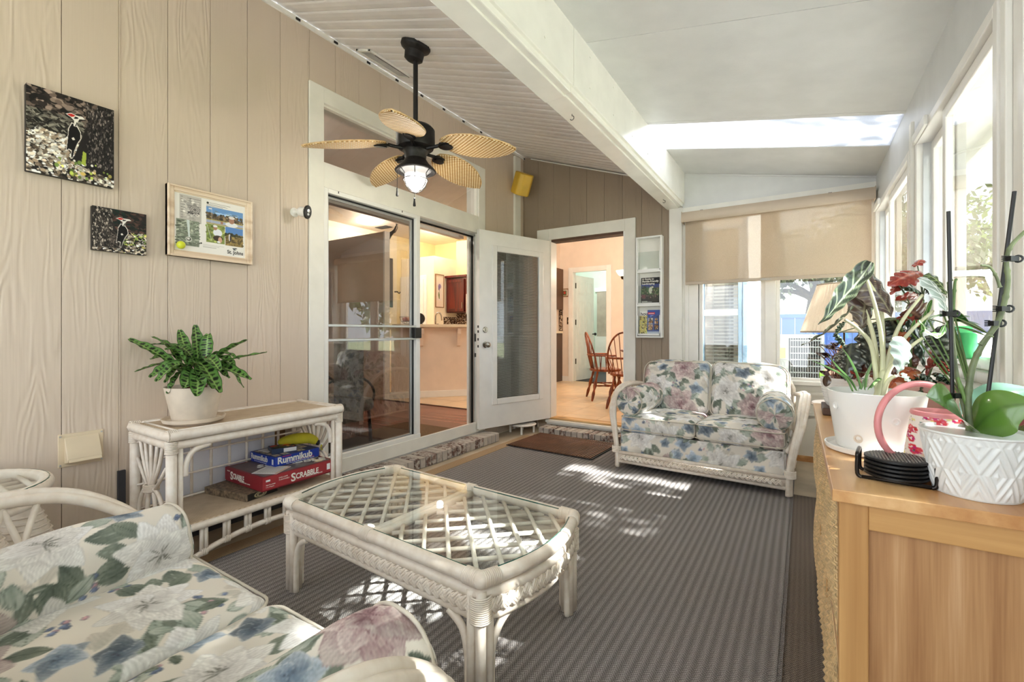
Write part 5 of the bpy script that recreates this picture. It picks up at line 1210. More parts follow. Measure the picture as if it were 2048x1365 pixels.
rect(im, 0, 1, 0, .08, (214, 160, 120)); sheet('print', im, Vector((-2.485, 1.42, .3557))+mm @ Vector((.068, -.068, 0)), mm @ Vector((0, .136, 0)), mm @ Vector((-.136, 0, 0)), t)
t = cartonbox('tile_game_box', 'blue tile game box stacked on the red word game box', 'board game', -2.775, -2.515, 1.455, 1.735, .353, .408, ('blue', 'blue'))
text('Rummikub', .052, TM((-2.5147, 1.47, .368), (0, 1, 0), (0, 0, 1)), M['ink'], t, bold=.0016, width=.215); text('THE ORIGINAL', .008, TM((-2.5147, 1.50, .401), (0, 1, 0), (0, 0, 1)), M['inkr'], t, bold=.0003); text('The Fast Moving Rummy Tile Game', .009, TM((-2.5147, 1.52, .358), (0, 1, 0), (0, 0, 1)), M['ink'], t, width=.18)
one('red_stripe', M['inkr'], [(-2.515, -2.5146, 1.55, 1.70, .366, .368)], t)
text('Rummikub', .045, TM((-2.765, 1.4547, .372), (1, 0, 0), (0, 0, 1)), M['ink'], t, bold=.0014, width=.175); text('The Fast Moving Tile Game', .008, TM((-2.73, 1.4547, .36), (1, 0, 0), (0, 0, 1)), M['ink'], t, width=.13)
im = paint(44, 44, (30, 44, 110))
for i in range(4):
    for j in range(5):
        if rng.random() < .85: rect(im, .05+.18*j, .19+.18*j, .08+.23*i, .25+.23*i, (206, 196, 176)); ell_fast(im, .12+.18*j, .17+.23*i, .02, .03, ((40, 40, 44), (196, 60, 50), (40, 70, 160))[rng.integers(3)])
sheet('lid_picture', im, (-2.77, 1.46, .4086), (0, .27, 0), (.25, 0, 0), t).data.flip_normals(); one('corner_label', M['paper'], [(-2.545, -2.53, 1.4544, 1.455, .365, .395)], t)
mm = Matrix.Rotation(math.radians(-18), 3, 'Z'); t = thing('card_game_box', 'small dark card game box on top of the blue tile game', 'card game', (-2.62, 1.555, .409)); c = Vector((-2.625, 1.565, .4235))
b = MB(); b.obox(c, .105, .135, .028, mm); b.build('carton', plain('dark_blue_card', (40, 58, 88), .4), t, bev=.001); im = paint(30, 30, (40, 52, 70)); spk(im, .1, .9, .1, .9, [(206, 60, 40), (236, 190, 60), (60, 90, 130), (30, 30, 40)], 40, .1); sheet('picture', im, c+Vector((0, 0, .0146))+mm @ Vector((-.05, -.065, 0)), mm @ Vector((.1, 0, 0)), mm @ Vector((0, .13, 0)), t)
b = MB(); b.obox(c+mm @ Vector((.0528, .03, 0)), .0006, .07, .022, mm); b.build('price_label', M['paper'], t)
b = MB(); b.obox(c+mm @ Vector((-.05, -.05, -.008)) , .09, .11, .002, mm @ Matrix.Rotation(.35, 3, 'Z')); tag(b.build('folded_note', M['paper']), 'folded white note tucked under the small dark card game box', 'paper')
yc = Vector((-2.63, 1.69, .445)); t = thing('yellow_pouch', 'soft yellow banana-shaped pouch with drawstring and paper tag on the blue game', 'pouch', (-2.63, 1.68, .41))
b = MB(); pts = [(-.055, -.115, -.002), (-.045, -.09, .008), (-.02, -.05, .014), (.0, 0, .014), (.02, .04, .008), (.045, .065, -.010), (.06, .075, -.02)]
b.tube(spline([yc+Vector(p) for p in pts], 4), [.003+.036*math.sin(PI*min(1, i/24*.92+.04))**.7 for i in range(25)], 14, sc_=(.85, 1.1)); b.build('bag', M['ylwcl'], t, smooth=True)
b = MB(); b.lathe([(.016, 0), (.018, .006), (.015, .016), (0, .02)], 12, yc+Vector((.055, .072, -.018)), Vector((.8, .4, -.35)).to_track_quat('Z', 'Y').to_matrix()); b.build('drawstring_end', M['black'], t, smooth=40)
b = MB(); b.prism([yc+Vector((.075, .085, -.015)), yc+Vector((.09, .105, -.045)), yc+Vector((.098, .09, -.088)), yc+Vector((.083, .068, -.05))], (.001, 0, 0)); tg_ = b.build('paper_tag', M['paper'], t, fix=True)
b = MB(); b.prism([yc+Vector((.0762, .083, -.022)), yc+Vector((.0875, .09, -.045)), yc+Vector((.0965, .084, -.082)), yc+Vector((.0845, .072, -.05))], (.0012, 0, 0)); b.build('tag_print', M['ylwcl'], tg_, fix=True)
# ================================================================ LEAVES
def leafm(name, spine, wfn, cfn, par, side, mat='leafv', n=18, m=9, cup=.12, wave=0., t0=0., thick=None, upv=None):
    """leaf blade along a spine; side = vector across the blade at the base"""
    sp = [Vector(p) for p in spine]; seg = [0]
    for a, b in zip(sp, sp[1:]): seg.append(seg[-1]+(b-a).length)
    T = seg[-1]
    def pos(s):
        s *= T
        for i in range(len(sp)-1):
            if s <= seg[i+1]+1e-9: return sp[i].lerp(sp[i+1], (s-seg[i])/max(1e-9, seg[i+1]-seg[i]))
        return sp[-1]
    rows = []; cols = []
    for i in range(n+1):
        t = i/n; p = pos(t); d = (pos(min(1, t+.02))-pos(max(0, t-.02))).normalized(); sv = Vector(side); sv = (sv-d*sv.dot(d)).normalized(); nv = sv.cross(d)
        row = []
        for j in range(m+1):
            s = 2*j/m-1; w_, back = wfn(t) if isinstance(wfn(t), tuple) else (wfn(t), 0)
            q = p+sv*(s*w_)+nv*(cup*w_*s*s*2-cup*w_)+nv*(wave*math.sin(t*26+(s > 0)*1.6)*abs(s)) - d*back*abs(s)**1.5
            row.append(q); cols.append(cfn(t, s))
        rows.append(row)
    b = MB(); b.grid(rows); return b.build(name, M[mat], par, smooth=True, col=np.array(cols)/255.)
def lerp3(a, b, k): k = max(0, min(1, k)); return tuple(x*(1-k)+y*k for x, y in zip(a, b))
def cal(t, s):
    a = abs(s); x = t*11; i = math.floor(x+ (0 if s > 0 else .5)); f = x+(0 if s > 0 else .5)-i
    if a > .9: return (34, 58, 26)
    if a < .05: return (150, 184, 104)
    big = i % 2 == 0; cx, rx, ry = (.42, .40, .33) if big else (.34, .24, .24)
    e = ((a-cx)/rx)**2+((f-.5+.25*(a-.4))/ry)**2
    g = lerp3((124, 164, 82), (92, 138, 66), a)
    return (22, 34, 20) if e < 1.0 else g
pc = Vector((-2.562, 1.07, .669))
t = thing('potted_calathea', 'rattlesnake-striped calathea plant in cream pot and saucer on the console', 'potted plant', pc)
b = MB(); b.lathe([(.098, .003), (.128, .012), (.135, .03), (.13, .03), (.12, .016), (0, .014)], 36, pc); b.lathe([(0, .0), (.098, .0), (.1, .004)], 36, pc); b.build('saucer', M['pot'], t, smooth=40)
b = MB(); b.lathe([(0, .014), (.088, .014), (.094, .03), (.122, .172), (.124, .182), (.118, .182), (.112, .16), (0, .155)], 36, pc); b.build('pot', M['pot'], t, smooth=40)
b = MB(); b.lathe([(.113, .162), (.05, .17), (0, .172)], 24, pc); b.build('soil', M['soil'], t, smooth=True)
ctips = [(257, 678, .0, 24), (303, 674, .1, 27), (268, 690, .2, 18), (359, 660, .15, 22), (390, 650, .08, 24), (417, 668, .12, 26), (495, 680, .05, 28), (533, 705, -.05, 20), (478, 719, .1, 22), (470, 736, 0, 24), (501, 760, -.08, 28), (487, 776, .02, 10), (270, 744, -.05, 22), (299, 719, .12, 26), (300, 756, -.15, 30), (312, 764, -.2, 24), (335, 788, -.12, 26), (369, 776, -.2, 32), (394, 793, -.22, 30), (440, 786, -.2, 32), (425, 778, -.1, 24), (458, 757, -.02, 22), (330, 766, -.1, 22), (404, 768, -.16, 22), (352, 690, .05, 26), (440, 742, -.12, 24), (345, 735, -.2, 36), (330, 700, -.05, 30), (405, 700, .1, 26), (437, 716, .08, 20)]
f0 = 2.275
for i, (u, v, df, wd) in enumerate(ctips):
    tip = at(u, v, f0-.02+df*.75); tip.x = max(tip.x, XL+.02); base = pc+Vector((R.uniform(-.04, .04), R.uniform(-.04, .04), .168))
    mid = base.lerp(tip, .45)+Vector((0, 0, .06+.10*R.random()+(.05 if v > 740 else 0)))
    pts = bez([base, base.lerp(mid, .6)+Vector((0, 0, .05)), mid, tip], 22); k = 6
    side = (tip-base).cross(Vector((0, 0, 1))); side = side.normalized() if side.length > .01 else Vector((1, 0, 0))
    side = (side+Vector((0, 0, R.uniform(-.35, .35)))).normalized(); W_ = wd*.00122
    lf = leafm('leaf', pts[k:], lambda q: W_*math.sin(PI*min(1, q*.94+.03))**.62+.0006, cal, t, side, n=44, m=14, cup=.18, wave=.0028)
    b = MB(); b.tube(pts[:k+2], .0028, 5); b.build('petiole', M['brownleaf'], lf, smooth=True)
# ================================================================ DRESSER TOP
# --- coasters
cc = Vector((.172, 1.318, TOPZ)); t = thing('coaster_holder', 'black metal holder with loops for coasters near the front dresser corner', 'coaster holder', cc)
hm = Matrix.Rotation(math.radians(-8), 3, 'Z')
b = MB()
for sgn in (-1, 1):
    for q in (-.030, .030):
        pass
for a0 in (-1, 1):
    P = [(-.036*1, a0*.058, .003), (-.036, a0*.066, .010), (-.036, a0*.066, .045), (-.030, a0*.066, .055), (.030, a0*.066, .055), (.036, a0*.066, .045), (.036, a0*.066, .010), (.036, a0*.058, .003)]
    b.tube(spline([cc+hm @ Vector((p[1], p[0], p[2])) for p in P], 4), .0042, 8)
for q in (-.036, .036): b.tube([cc+hm @ Vector((-.058, q, .0042)), cc+hm @ Vector((.058, q, .0042))], .004, 8)
b.build('wire_frame', plain('gunmetal_wire', (52, 48, 46), .3, .8), t, smooth=True)
for i in range(5):
    z = .0088+i*.0088; tc = thing('coaster', ('ribbed black round coaster at the top of the stack', 'black round coaster second from the top of the stack', 'black round coaster in the middle of the stack', 'black round coaster second from the bottom of the stack', 'black round coaster at the bottom of the stack')[4-i], 'coaster', cc+Vector((0, 0, z)), 'round black coasters')
    b = MB(); b.lathe([(0, 0), (.053, 0), (.0565, .002), (.0565, .0062), (.053, .0078), (0, .0078)], 36, cc+Vector((0, 0, z))); b.build('disc', M['black'], tc, smooth=35)
    if i == 4:
        b = MB()
        for k in range(-8, 9):
            h = math.sqrt(max(0, .05**2-(k*.006)**2))
            if h > .004: b.tube([cc+Vector((k*.006, 0, z+.0082)).__add__(Vector((0, s*h, 0))) for s in (-1, 1)], .0016, 6)
        b.build('ridges', plain('grey_ribbed_rubber', (120, 118, 112), .5), tc)
# --- white planter with alocasia
ac = Vector((.165, 1.60, TOPZ)); t = thing('potted_alocasia', 'tall alocasia with dark veined leaves and pale stems in a white pot with drain holes', 'potted plant', ac)
b = MB(); b.lathe([(0, 0), (.102, 0), (.112, .004), (.116, .017), (.112, .018), (.106, .008), (0, .007)], 40, ac); b.build('saucer', M['whitepot'], t, smooth=40)
b = MB(); b.lathe([(0, .009), (.083, .009), (.088, .014), (.110, .162), (.1105, .166), (.106, .166), (.098, .12), (0, .12)], 48, ac); b.build('pot', M['whitepot'], t, smooth=40)
b = MB(); b.lathe([(.099, .126), (0, .135)], 24, ac); b.build('soil', M['soil'], t)
toc = Vector((-ac.x, -ac.y, 0)).normalized(); rgt = Vector((-toc.y, toc.x, 0))
for a, z in ((.42, .10), (-.38, .045), (-.95, .125)):
    d = toc*math.cos(a)+rgt*math.sin(a); rr = .088+(z-.014)*.149
    b = MB(); b.lathe([(.0085, -.001), (.011, .0018), (.007, .0022), (.006, -.004), (0, -.004)], 14, ac+d*(rr+.0005)+Vector((0, 0, z)), d.to_track_quat('Z', 'Y').to_matrix()); b.build('drain_plug', M['pot'] if z < .1 else M['whitepot'], t, smooth=40)
DKL = ((22, 34, 26), (48, 60, 44)); VE = (158, 172, 140)
def alo(base, vein, k=9):
    def f(tt, s):
        a = abs(s)
        if a < .06: return vein
        q = (tt+a*.22)*k*.62; fr = q-math.floor(q)
        if fr < .13 and a < .93: return lerp3(vein, base[1], .25)
        if a > .95: return lerp3(vein, base[1], .5)
        return lerp3(base[0], base[1], a*.6+.2*fr)
    return f
def aw(W_, pk=.28):
    def f(q): return W_*(math.sin(PI*min(1, (q*.97+.03)**.62))**.85)+.0005, (.0 if q > .3 else .0)
    return f
def petiole(P, par, r=(.007, .0035), mt='stem'):
    b = MB(); pts = spline(P, 7); n = len(pts); b.tube(pts, [r[0]+(r[1]-r[0])*i/(n-1) for i in range(n)], 8); return b.build('petiole', M[mt], par, smooth=True)
fA = 1.255
cr0 = at(1757, 800, fA)
def alocleaf(pt, lf, W_, colr, side, mat='leafgl', n=34, m=16, cup=.15, nm='leaf', wave=.003):
    base = cr0+Vector((R.uniform(-.01, .01), R.uniform(-.01, .01), -.02))
    P = [base]+[at(*q) for q in pt]; pe = petiole(P, t)
    a_, e_ = at(*lf[0]), at(*lf[-1]); sd = (e_-a_).normalized().cross(fw).normalized()+fw*side
    return leafm(nm, spline([at(*q) for q in lf], 8), aw(W_), colr, t, sd, mat, n, m, cup, wave)
rt = Vector((C_, S_, 0)); fw = Vector((-S_, C_, 0)); UP = Vector((0, 0, 1))
alocleaf([(1765, 700, fA), (1752, 620, fA-.02), (1732, 555, fA-.03)], [(1742, 524, fA-.06), (1715, 560, fA-.04), (1680, 600, fA-.05), (1655, 632, fA-.06), (1637, 650, fA-.06)], .033, alo(DKL, VE), .3)
alocleaf([(1745, 700, fA+.01), (1718, 660, fA), (1690, 640, fA)], [(1706, 615, fA), (1680, 640, fA-.01), (1645, 668, fA-.02), (1603, 692, fA-.03)], .020, alo(((40, 42, 36), (66, 66, 54)), (120, 124, 100)), 2.2)
alocleaf([(1766, 690, fA+.03), (1760, 610, fA+.03), (1735, 560, fA+.02)], [(1722, 552, fA+.03), (1742, 578, fA+.03), (1766, 606, fA+.02), (1784, 634, fA+.0)], .044, alo(((62, 44, 42), (84, 62, 56)), (138, 128, 104)), .15)
alocleaf([(1750, 690, fA+.05), (1730, 620, fA+.05), (1722, 590, fA+.05)], [(1728, 583, fA+.06), (1726, 606, fA+.05), (1724, 630, fA+.05), (1722, 660, fA+.04)], .044, alo(((72, 54, 50), (92, 74, 66)), (146, 138, 114)), .1)
SIL = ((112, 128, 118), (164, 178, 172))
alocleaf([(1776, 720, fA), (1800, 650, fA-.01), (1845, 590, fA)], [(1850, 556, fA+.03), (1866, 575, fA), (1884, 600, fA-.02), (1893, 632, fA-.03)], .032, alo(((120, 136, 126), (206, 216, 214)), (244, 248, 248)), .4)
alocleaf([(1776, 730, fA+.0), (1815, 670, fA-.01), (1866, 622, fA)], [(1846, 552, fA+.05), (1864, 556, fA+.04), (1884, 575, fA+.04), (1895, 596, fA+.04)], .018, alo(((52, 66, 44), (86, 104, 62)), (170, 190, 130)), .4)
alocleaf([(1778, 740, fA-.02), (1792, 710, fA-.05), (1806, 690, fA-.06)], [(1806, 676, fA-.06), (1806, 698, fA-.07), (1803, 722, fA-.08), (1795, 748, fA-.08)], .036, alo(SIL, (150, 168, 158)), .2)
alocleaf([(1775, 765, fA-.04), (1792, 752, fA-.06)], [(1806, 746, fA-.06), (1814, 757, fA-.07), (1824, 772, fA-.08)], .009, alo(SIL, (170, 190, 160)), .3, n=14, m=6)
alocleaf([(1776, 745, fA-.03), (1815, 700, fA-.04), (1845, 676, fA-.05)], [(1838, 640, fA-.05), (1856, 665, fA-.06), (1880, 668, fA-.06), (1893, 645, fA-.06)], .012, alo(((60, 120, 50), (120, 180, 80)), (226, 236, 220)), 1.2, n=20, m=6)
def stripg(q, s): return lerp3((70, 116, 62), (136, 176, 112), abs(s)) if abs(s) > .3 else (88, 132, 76)
for P in ([(1705, 782), (1690, 755), (1655, 735), (1624, 722)], [(1712, 780), (1700, 760), (1676, 735), (1657, 712)], [(1722, 778), (1712, 745), (1697, 715), (1683, 695)], [(1730, 778), (1732, 755), (1738, 738), (1744, 725)], [(1738, 778), (1752, 762), (1768, 752), (1780, 745)], [(1719, 780), (1722, 772), (1726, 765), (1728, 758)]):
    leafm('strap_leaf', spline([at(u, v, fA-.04+.03*k) for k, (u, v) in enumerate(P)], 5), lambda q: .0075*math.sin(PI*min(1, .25+q*.74))**.8+.0004, stripg, t, fw*.8+rt*.5, 'leafv', 16, 5, .35)
b = MB(); b.tube(spline([cr0+Vector((0, 0, -.05)), cr0+Vector((0, 0, -.01)), at(1765, 770, fA), at(1768, 740, fA)], 4), [.017, .017, .016, .016, .015, .015, .014, .014, .013, .012, .011, .010, .009], 12); b.build('stem_base', M['stem'], t, smooth=True)
# --- dark peperomia at the far end, on a walnut tray
pcn = Vector((.135, 2.27, TOPZ)); tag(one('wooden_tray', M['darkwood'], [(.062, .215, 2.18, 2.37, TOPZ, TOPZ+.03)], bev=.004), 'dark walnut tray under the dark-leaved plant at the far dresser end', 'tray')
t = thing('potted_begonia', 'small plant with dark burgundy leaves in a ribbed white pot on the walnut tray', 'potted plant', pcn+Vector((0, 0, .031)))
b = MB(); b.lathe([(0, .031), (.055, .031), (.066, .05), (.078, .13), (.08, .145), (.074, .145), (.07, .12), (0, .12)], 32, pcn)
for i in range(9): b.tube(arc(pcn+Vector((0, 0, .05+i*.01)), .0664+.0147*i*.1, 0, 360, 32, 'xy')[:-1], .0012, 4, True)
b.build('pot', M['whitepot'], t, smooth=40); b = MB(); b.lathe([(.071, .122), (0, .128)], 20, pcn); b.build('soil', M['soil'], t)
fP = 1.86
def burg(q, s): return (40, 26, 26) if abs(s) < .1 else lerp3((46, 26, 28), (72, 44, 44), abs(math.sin(q*16+abs(s)*4))*.6)
for i in range(34):
    u, v = R.uniform(1642, 1716), R.uniform(690, 768); c = at(u, v, fP+R.uniform(-.05, .06)); b0 = pcn+Vector((R.uniform(-.04, .04), R.uniform(-.04, .04), .125)); a = R.uniform(0, 6.28); d = Vector((math.cos(a), math.sin(a), -.45)).normalized(); l = R.uniform(.032, .05)
    lf = leafm('leaf', [c-d*l*.5, c+UP*.006, c+d*l*.5], lambda q: l*.36*math.sin(PI*min(1, q*.95+.03))**.6+.0003, burg, t, d.cross(UP), 'leafgl', 8, 6, .2)
    b = MB(); b.tube(bez([b0, b0.lerp(c, .5)+UP*.03, c-d*l*.5], 5), .0014, 5); b.build('petiole', M['brownleaf'], lf)
lc = at(1652, 762, fP-.12); leafm('leaf', [lc+UP*.02, lc, lc-UP*.022], lambda q: .017*math.sin(PI*min(1, q*.95+.03))**.6, lambda q, s: (120, 100, 80) if abs(math.sin(s*9)) > .8 else (70, 56, 46), t, rt, 'leafgl', 8, 14, -.3)
# --- angel wing begonia
bc = Vector((.325, 1.98, TOPZ)); t = thing('potted_angel_wing_begonia', 'bushy spotted angel wing begonia with red leaf backs in a pale pink pot', 'potted plant', bc)
b = MB(); b.lathe([(0, 0), (.06, 0), (.066, .01), (.082, .14), (.09, .142), (.09, .165), (.082, .165), (.078, .13), (0, .13)], 32, bc); b.build('pot', M['pinkpot'], t, smooth=40); b = MB(); b.lathe([(.08, .132), (0, .14)], 20, bc); b.build('soil', M['soil'], t)
fB = 1.50
def spot(base, sp_, vein):
    def f(q, s):
        a = abs(s)
        if a < .07: return vein
        x, y_ = q*7+1.7*abs(s), s*2.3+.5; fx, fy = x-math.floor(x)-.5, y_-math.floor(y_)-.5
        if fx*fx+fy*fy < .04: return sp_
        r = (q+a*.25)*6; return lerp3(base, vein, .35) if r-math.floor(r) < .12 else base
    return f
REDL = spot((150, 52, 44), (176, 78, 62), (196, 96, 76)); GRD = spot((34, 60, 38), (186, 204, 188), (96, 130, 84)); GYL = spot((58, 72, 62), (196, 206, 200), (120, 138, 120)); GRB = spot((40, 46, 40), (168, 176, 166), (90, 96, 80)); BRN = spot((98, 62, 54), (120, 82, 70), (150, 112, 90)); ORL = spot((196, 104, 66), (212, 136, 92), (150, 60, 40))
canes = [[(1822, 770), (1840, 700), (1842, 640), (1846, 600)], [(1818, 770), (1822, 690), (1820, 610)], [(1832, 770), (1812, 690), (1795, 640)], [(1850, 772), (1868, 720), (1880, 690)]]
for P in canes:
    b = MB(); b.tube(spline([bc+Vector((0, 0, .12))]+[at(u, v, fB+.02) for u, v in P], 6), .0045, 7); b.build('cane_stem', M['stemg'], t, smooth=True)
bl = [(1704, 688, 1690, 762, 22, GRB, .14), (1738, 650, 1744, 748, 26, GRB, .07), (1690, 645, 1668, 672, 9, GRD, .2), (1672, 668, 1690, 700, 12, GRD, .2), (1716, 700, 1722, 756, 16, BRN, .12), (1690, 700, 1672, 740, 14, GRB, .2), (1842, 545, 1775, 572, 16, REDL, .0), (1835, 532, 1842, 520, 8, REDL, 0), (1798, 572, 1842, 590, 17, GRD, 0), (1790, 600, 1835, 598, 12, REDL, .02), (1850, 575, 1872, 592, 12, GRB, 0), (1812, 618, 1844, 640, 20, BRN, .02), (1790, 640, 1838, 655, 16, REDL, .03), (1766, 640, 1752, 740, 24, GRB, .0), (1776, 640, 1800, 700, 30, GRB, .05), (1818, 640, 1850, 735, 19, GYL, -.02), (1822, 655, 1868, 640, 10, GRD, .03), (1890, 648, 1902, 745, 33, GRB, .0), (1880, 660, 1850, 700, 18, GRB, .04), (1866, 690, 1850, 760, 15, REDL, .03), (1830, 748, 1880, 775, 20, GRD, -.03), (1836, 742, 1800, 752, 14, ORL, -.02), (1866, 748, 1900, 770, 18, GRD, -.04), (1850, 738, 1882, 728, 10, REDL, -.02), (1800, 755, 1776, 782, 15, ORL, 0), (1826, 760, 1844, 790, 14, GRD, -.05), (1876, 720, 1896, 750, 12, REDL, .02), (1858, 775, 1884, 792, 12, GRD, -.05), (1772, 700, 1790, 752, 14, BRN, .03), (1812, 700, 1830, 735, 14, BRN, .05), (1700, 742, 1725, 775, 10, REDL, .1), (1745, 730, 1760, 770, 13, BRN, .08), (1808, 560, 1780, 590, 10, REDL, .04), (1784, 672, 1812, 690, 14, ORL, .04)]
for (u0, v0, u1, v1, wd, cf, df) in bl:
    a, e = at(u0, v0, fB+df), at(u1, v1, fB+df+R.uniform(-.05, .05)); mid = a.lerp(e, .5)+UP*.008-fw*R.uniform(0, .02)
    side = ((e-a).cross(fw)+fw*R.uniform(-.4, .4)).normalized()
    lf = leafm('leaf', bez([a, mid, e], 14), lambda q: (wd*.0021*(math.sin(PI*min(1, (q*.97+.03)**.7))**.75)*(1+.13*math.sin(q*30))+.0004), cf, t, side, 'leafgl', 26, 12, .22, .002)
    cs = min((at(u, v, fB+.02) for P in canes for u, v in P), key=lambda p: (p-a).length)
    b = MB(); b.tube(bez([cs, cs.lerp(a, .5)+UP*.012, a], 5), .002, 5); b.build('petiole', M['stemp'], lf)
# --- trailing hoya behind
hc = Vector((.40, 1.72, TOPZ)); t = thing('potted_hoya', 'plant with long plain green lance leaves between the begonia and the orchid', 'potted plant', hc)
b = MB(); b.lathe([(0, 0), (.032, 0), (.04, .08), (.042, .09), (.037, .09), (0, .075)], 24, hc); b.build('pot', M['pink'], t, smooth=40)
fH = 1.36
def hoy(q, s): return (196, 206, 160) if abs(s) > .86 else ((150, 180, 110) if abs(s) < .07 else (66, 122, 52))
for (u0, v0, u1, v1, wd) in ((1905, 618, 1940, 650, 9), (1896, 630, 1976, 668, 17), (1896, 642, 1960, 650, 10), (1908, 655, 1972, 672, 8), (1888, 632, 1856, 640, 9), (1852, 632, 1864, 600, 6), (1846, 650, 1852, 622, 6), (1822, 665, 1830, 640, 6), (1840, 668, 1856, 655, 7), (1900, 640, 1940, 634, 9)):
    a, e = at(u0, v0, fH), at(u1, v1, fH+R.uniform(-.04, .02)); lf = leafm('leaf', bez([a, a.lerp(e, .5)+UP*.012, e], 10), lambda q: wd*.0012*math.sin(PI*min(1, q*.95+.04))**.7+.0003, hoy, t, (e-a).cross(fw)+fw*.5, 'leafgl', 14, 8, .25)
    b = MB(); b.tube(bez([hc+UP*.08, hc.lerp(a, .6)+UP*.05, a], 8), .0022, 5); b.build('stem', M['stemg'], lf)
# --- watering can
wc = Vector((.262, 1.415, TOPZ)); t = thing('watering_can', 'floral printed watering can with a big dusty pink hoop handle behind the orchid pot', 'watering can', wc)
rr = [(.066, .0), (.067, .006), (.050, .140), (.0485, .145)]
n_, m_ = 90, 60; img = floral_can = paint(300, 150, (246, 236, 226))
for _ in range(70): ell_fast(img, rng.uniform(0, 1), rng.uniform(0, 1), .018, .03, ((244, 214, 190), (240, 228, 150), (250, 220, 214))[rng.integers(3)], rng.uniform(0, 3))
for _ in range(90):
    x, y_ = rng.uniform(0, 1), rng.uniform(0, 1)
    for k in range(5): ell_fast(img, x+.018*math.cos(k*1.257), y_+.042*math.sin(k*1.257), .016, .026, ((206, 40, 52), (222, 76, 84), (196, 30, 110))[rng.integers(3)], k*1.2)
for _ in range(120): ell_fast(img, rng.uniform(0, 1), rng.uniform(0, 1), .012, .005, ((60, 130, 120), (110, 60, 60), (50, 54, 70), (90, 40, 70))[rng.integers(4)], rng.uniform(0, 3))
b = MB(); cols = []; Ps = []
for i in range(61):
    z = .006+.132*i/60; r = .067-.017*i/60; row = []
    for j in range(201):
        a = 2*PI*j/200; row.append(wc+Vector((r*math.cos(a), r*math.sin(a), z))); cols.append(img[min(149, int(i/60*150)), min(299, int(j/200*300))])
    Ps.append(row)
b.grid(Ps); b.f = [f[::-1] for f in b.f]; b.build('body', M['print'], t, smooth=True, col=np.array(cols))
b = MB(); b.lathe([(.0, 0), (.066, 0), (.0685, .004), (.067, .009)], 40, wc); b.build('base_rim', M['pink'], t, smooth=40); b = MB(); b.lathe([(.050, .136), (.052, .141), (.0505, .147), (.044, .147), (.030, .135), (0, .134)], 40, wc); b.build('top_rim', M['pink'], t, smooth=40)
hcn = at(1838, 848, 1.05); hd = -rt
b = MB(); hoop = [hcn+rt*(-.095*math.cos(s))+UP*(.092*math.sin(s)) + fw*.0 for s in np.linspace(-1.15, 2.3, 30)]; b.tube(hoop, .0072, 10); b.build('hoop_handle', M['pink'], t, smooth=True)
b = MB(); b.tube(spline([wc+rt*.055+UP*.03, wc+rt*.11+UP*.07, wc+rt*.17+UP*.115, wc+rt*.21+UP*.135], 6), [.014]*6+[.011]*6+[.009]*7, 10); b.build('spout', M['pink'], t, smooth=True)
pk = at(2052, 880, 1.06); pk.z = TOPZ
t = thing('peach_planter', 'rounded peach planter with a pink rim cut by the right frame edge', 'planter', pk); b = MB(); b.lathe([(0, 0), (.035, 0), (.052, .015), (.062, .045), (.058, .075), (.05, .088), (.046, .088), (.05, .06), (0, .05)], 32, pk); b.build('body', M['peach'], t, smooth=40); b = MB(); b.tube(arc(pk+UP*.089, .048, 0, 360, 30, 'xy')[:-1], .004, 6, True); b.build('rim', M['pink'], t, smooth=True)
# --- orchid
oc = Vector((.296, 1.298, TOPZ)); t = thing('potted_orchid', 'bare-spiked orchid with broad green leaves in a white diamond relief pot', 'potted plant', oc)
n_, m_ = 420, 150; Ps = []
def tri(x): return abs((x % 1)-.5)*2
for i in range(m_+1):
    z = .002+.122*i/m_; row = []
    for j in range(n_+1):
        a = 2*PI*j/n_; U_ = a/(2*PI)*9; V_ = i/m_*2.15+.1
        p, q = U_-math.floor(U_)-.5, 0
        row_ = math.floor(V_); sh = .5*(row_ % 2)
        # diamond lattice: nested rings from distance to nearest diamond centre
        best = 9
        for (du, dv) in ((0, 0), (.5, .5), (0, 1), (.5, -.5), (0, -1)):
            d = abs(((U_+du+.5) % 1)-.5)+abs(((V_+dv*1.+.5) % 2)-1 if False else ((V_-dv-math.floor(V_-dv+.5))))*.5 if False else 9
        A_, B_ = (U_+V_*.5), (U_-V_*.5); fa, fb = A_-math.floor(A_)-.5, B_-math.floor(B_)-.5
        dd = max(abs(fa), abs(fb)); g = math.cos(dd*2*PI*4.0)
        r = .066+.0205*i/m_+.0022*max(-.6, g)*min(1, 6*min(i/m_, 1-i/m_)+.1); row.append(oc+Vector((r*math.cos(a), r*math.sin(a), z)))
    Ps.append(row)
b = MB(); b.grid(Ps); b.f = [f[::-1] for f in b.f]; b.build('pot', M['ceramic'], t, smooth=True)
b = MB(); b.lathe([(0, 0), (.066, 0), (.067, .003)], 40, oc); b.build('pot_base', M['ceramic'], t); b = MB(); b.lathe([(.0862, .122), (.0885, .125), (.088, .128), (.083, .128), (.080, .10), (0, .098)], 48, oc); b.build('rim', M['ceramic'], t, smooth=40)
b = MB()
for i in range(46):
    a, r = R.uniform(0, 6.28), R.uniform(.01, .072); b.obox(oc+Vector((r*math.cos(a), r*math.sin(a), .104+R.uniform(0, .010))), R.uniform(.01, .022), R.uniform(.008, .014), R.uniform(.006, .012), Matrix.Rotation(R.uniform(0, 3), 3, 'Z') @ Matrix.Rotation(R.uniform(-.6, .6), 3, 'X'))
b.build('bark_chips', M['bark'], t, kind='stuff')
fO = .955
def orch(a, b_): return lambda q, s: lerp3(b_, a, .45+.4*abs(s)) if abs(s) > .05 else lerp3(a, (30, 60, 24), .35)
G1 = orch((96, 138, 50), (74, 118, 42)); G2 = orch((104, 140, 58), (80, 118, 48)); G3 = orch((120, 164, 142), (96, 140, 122))
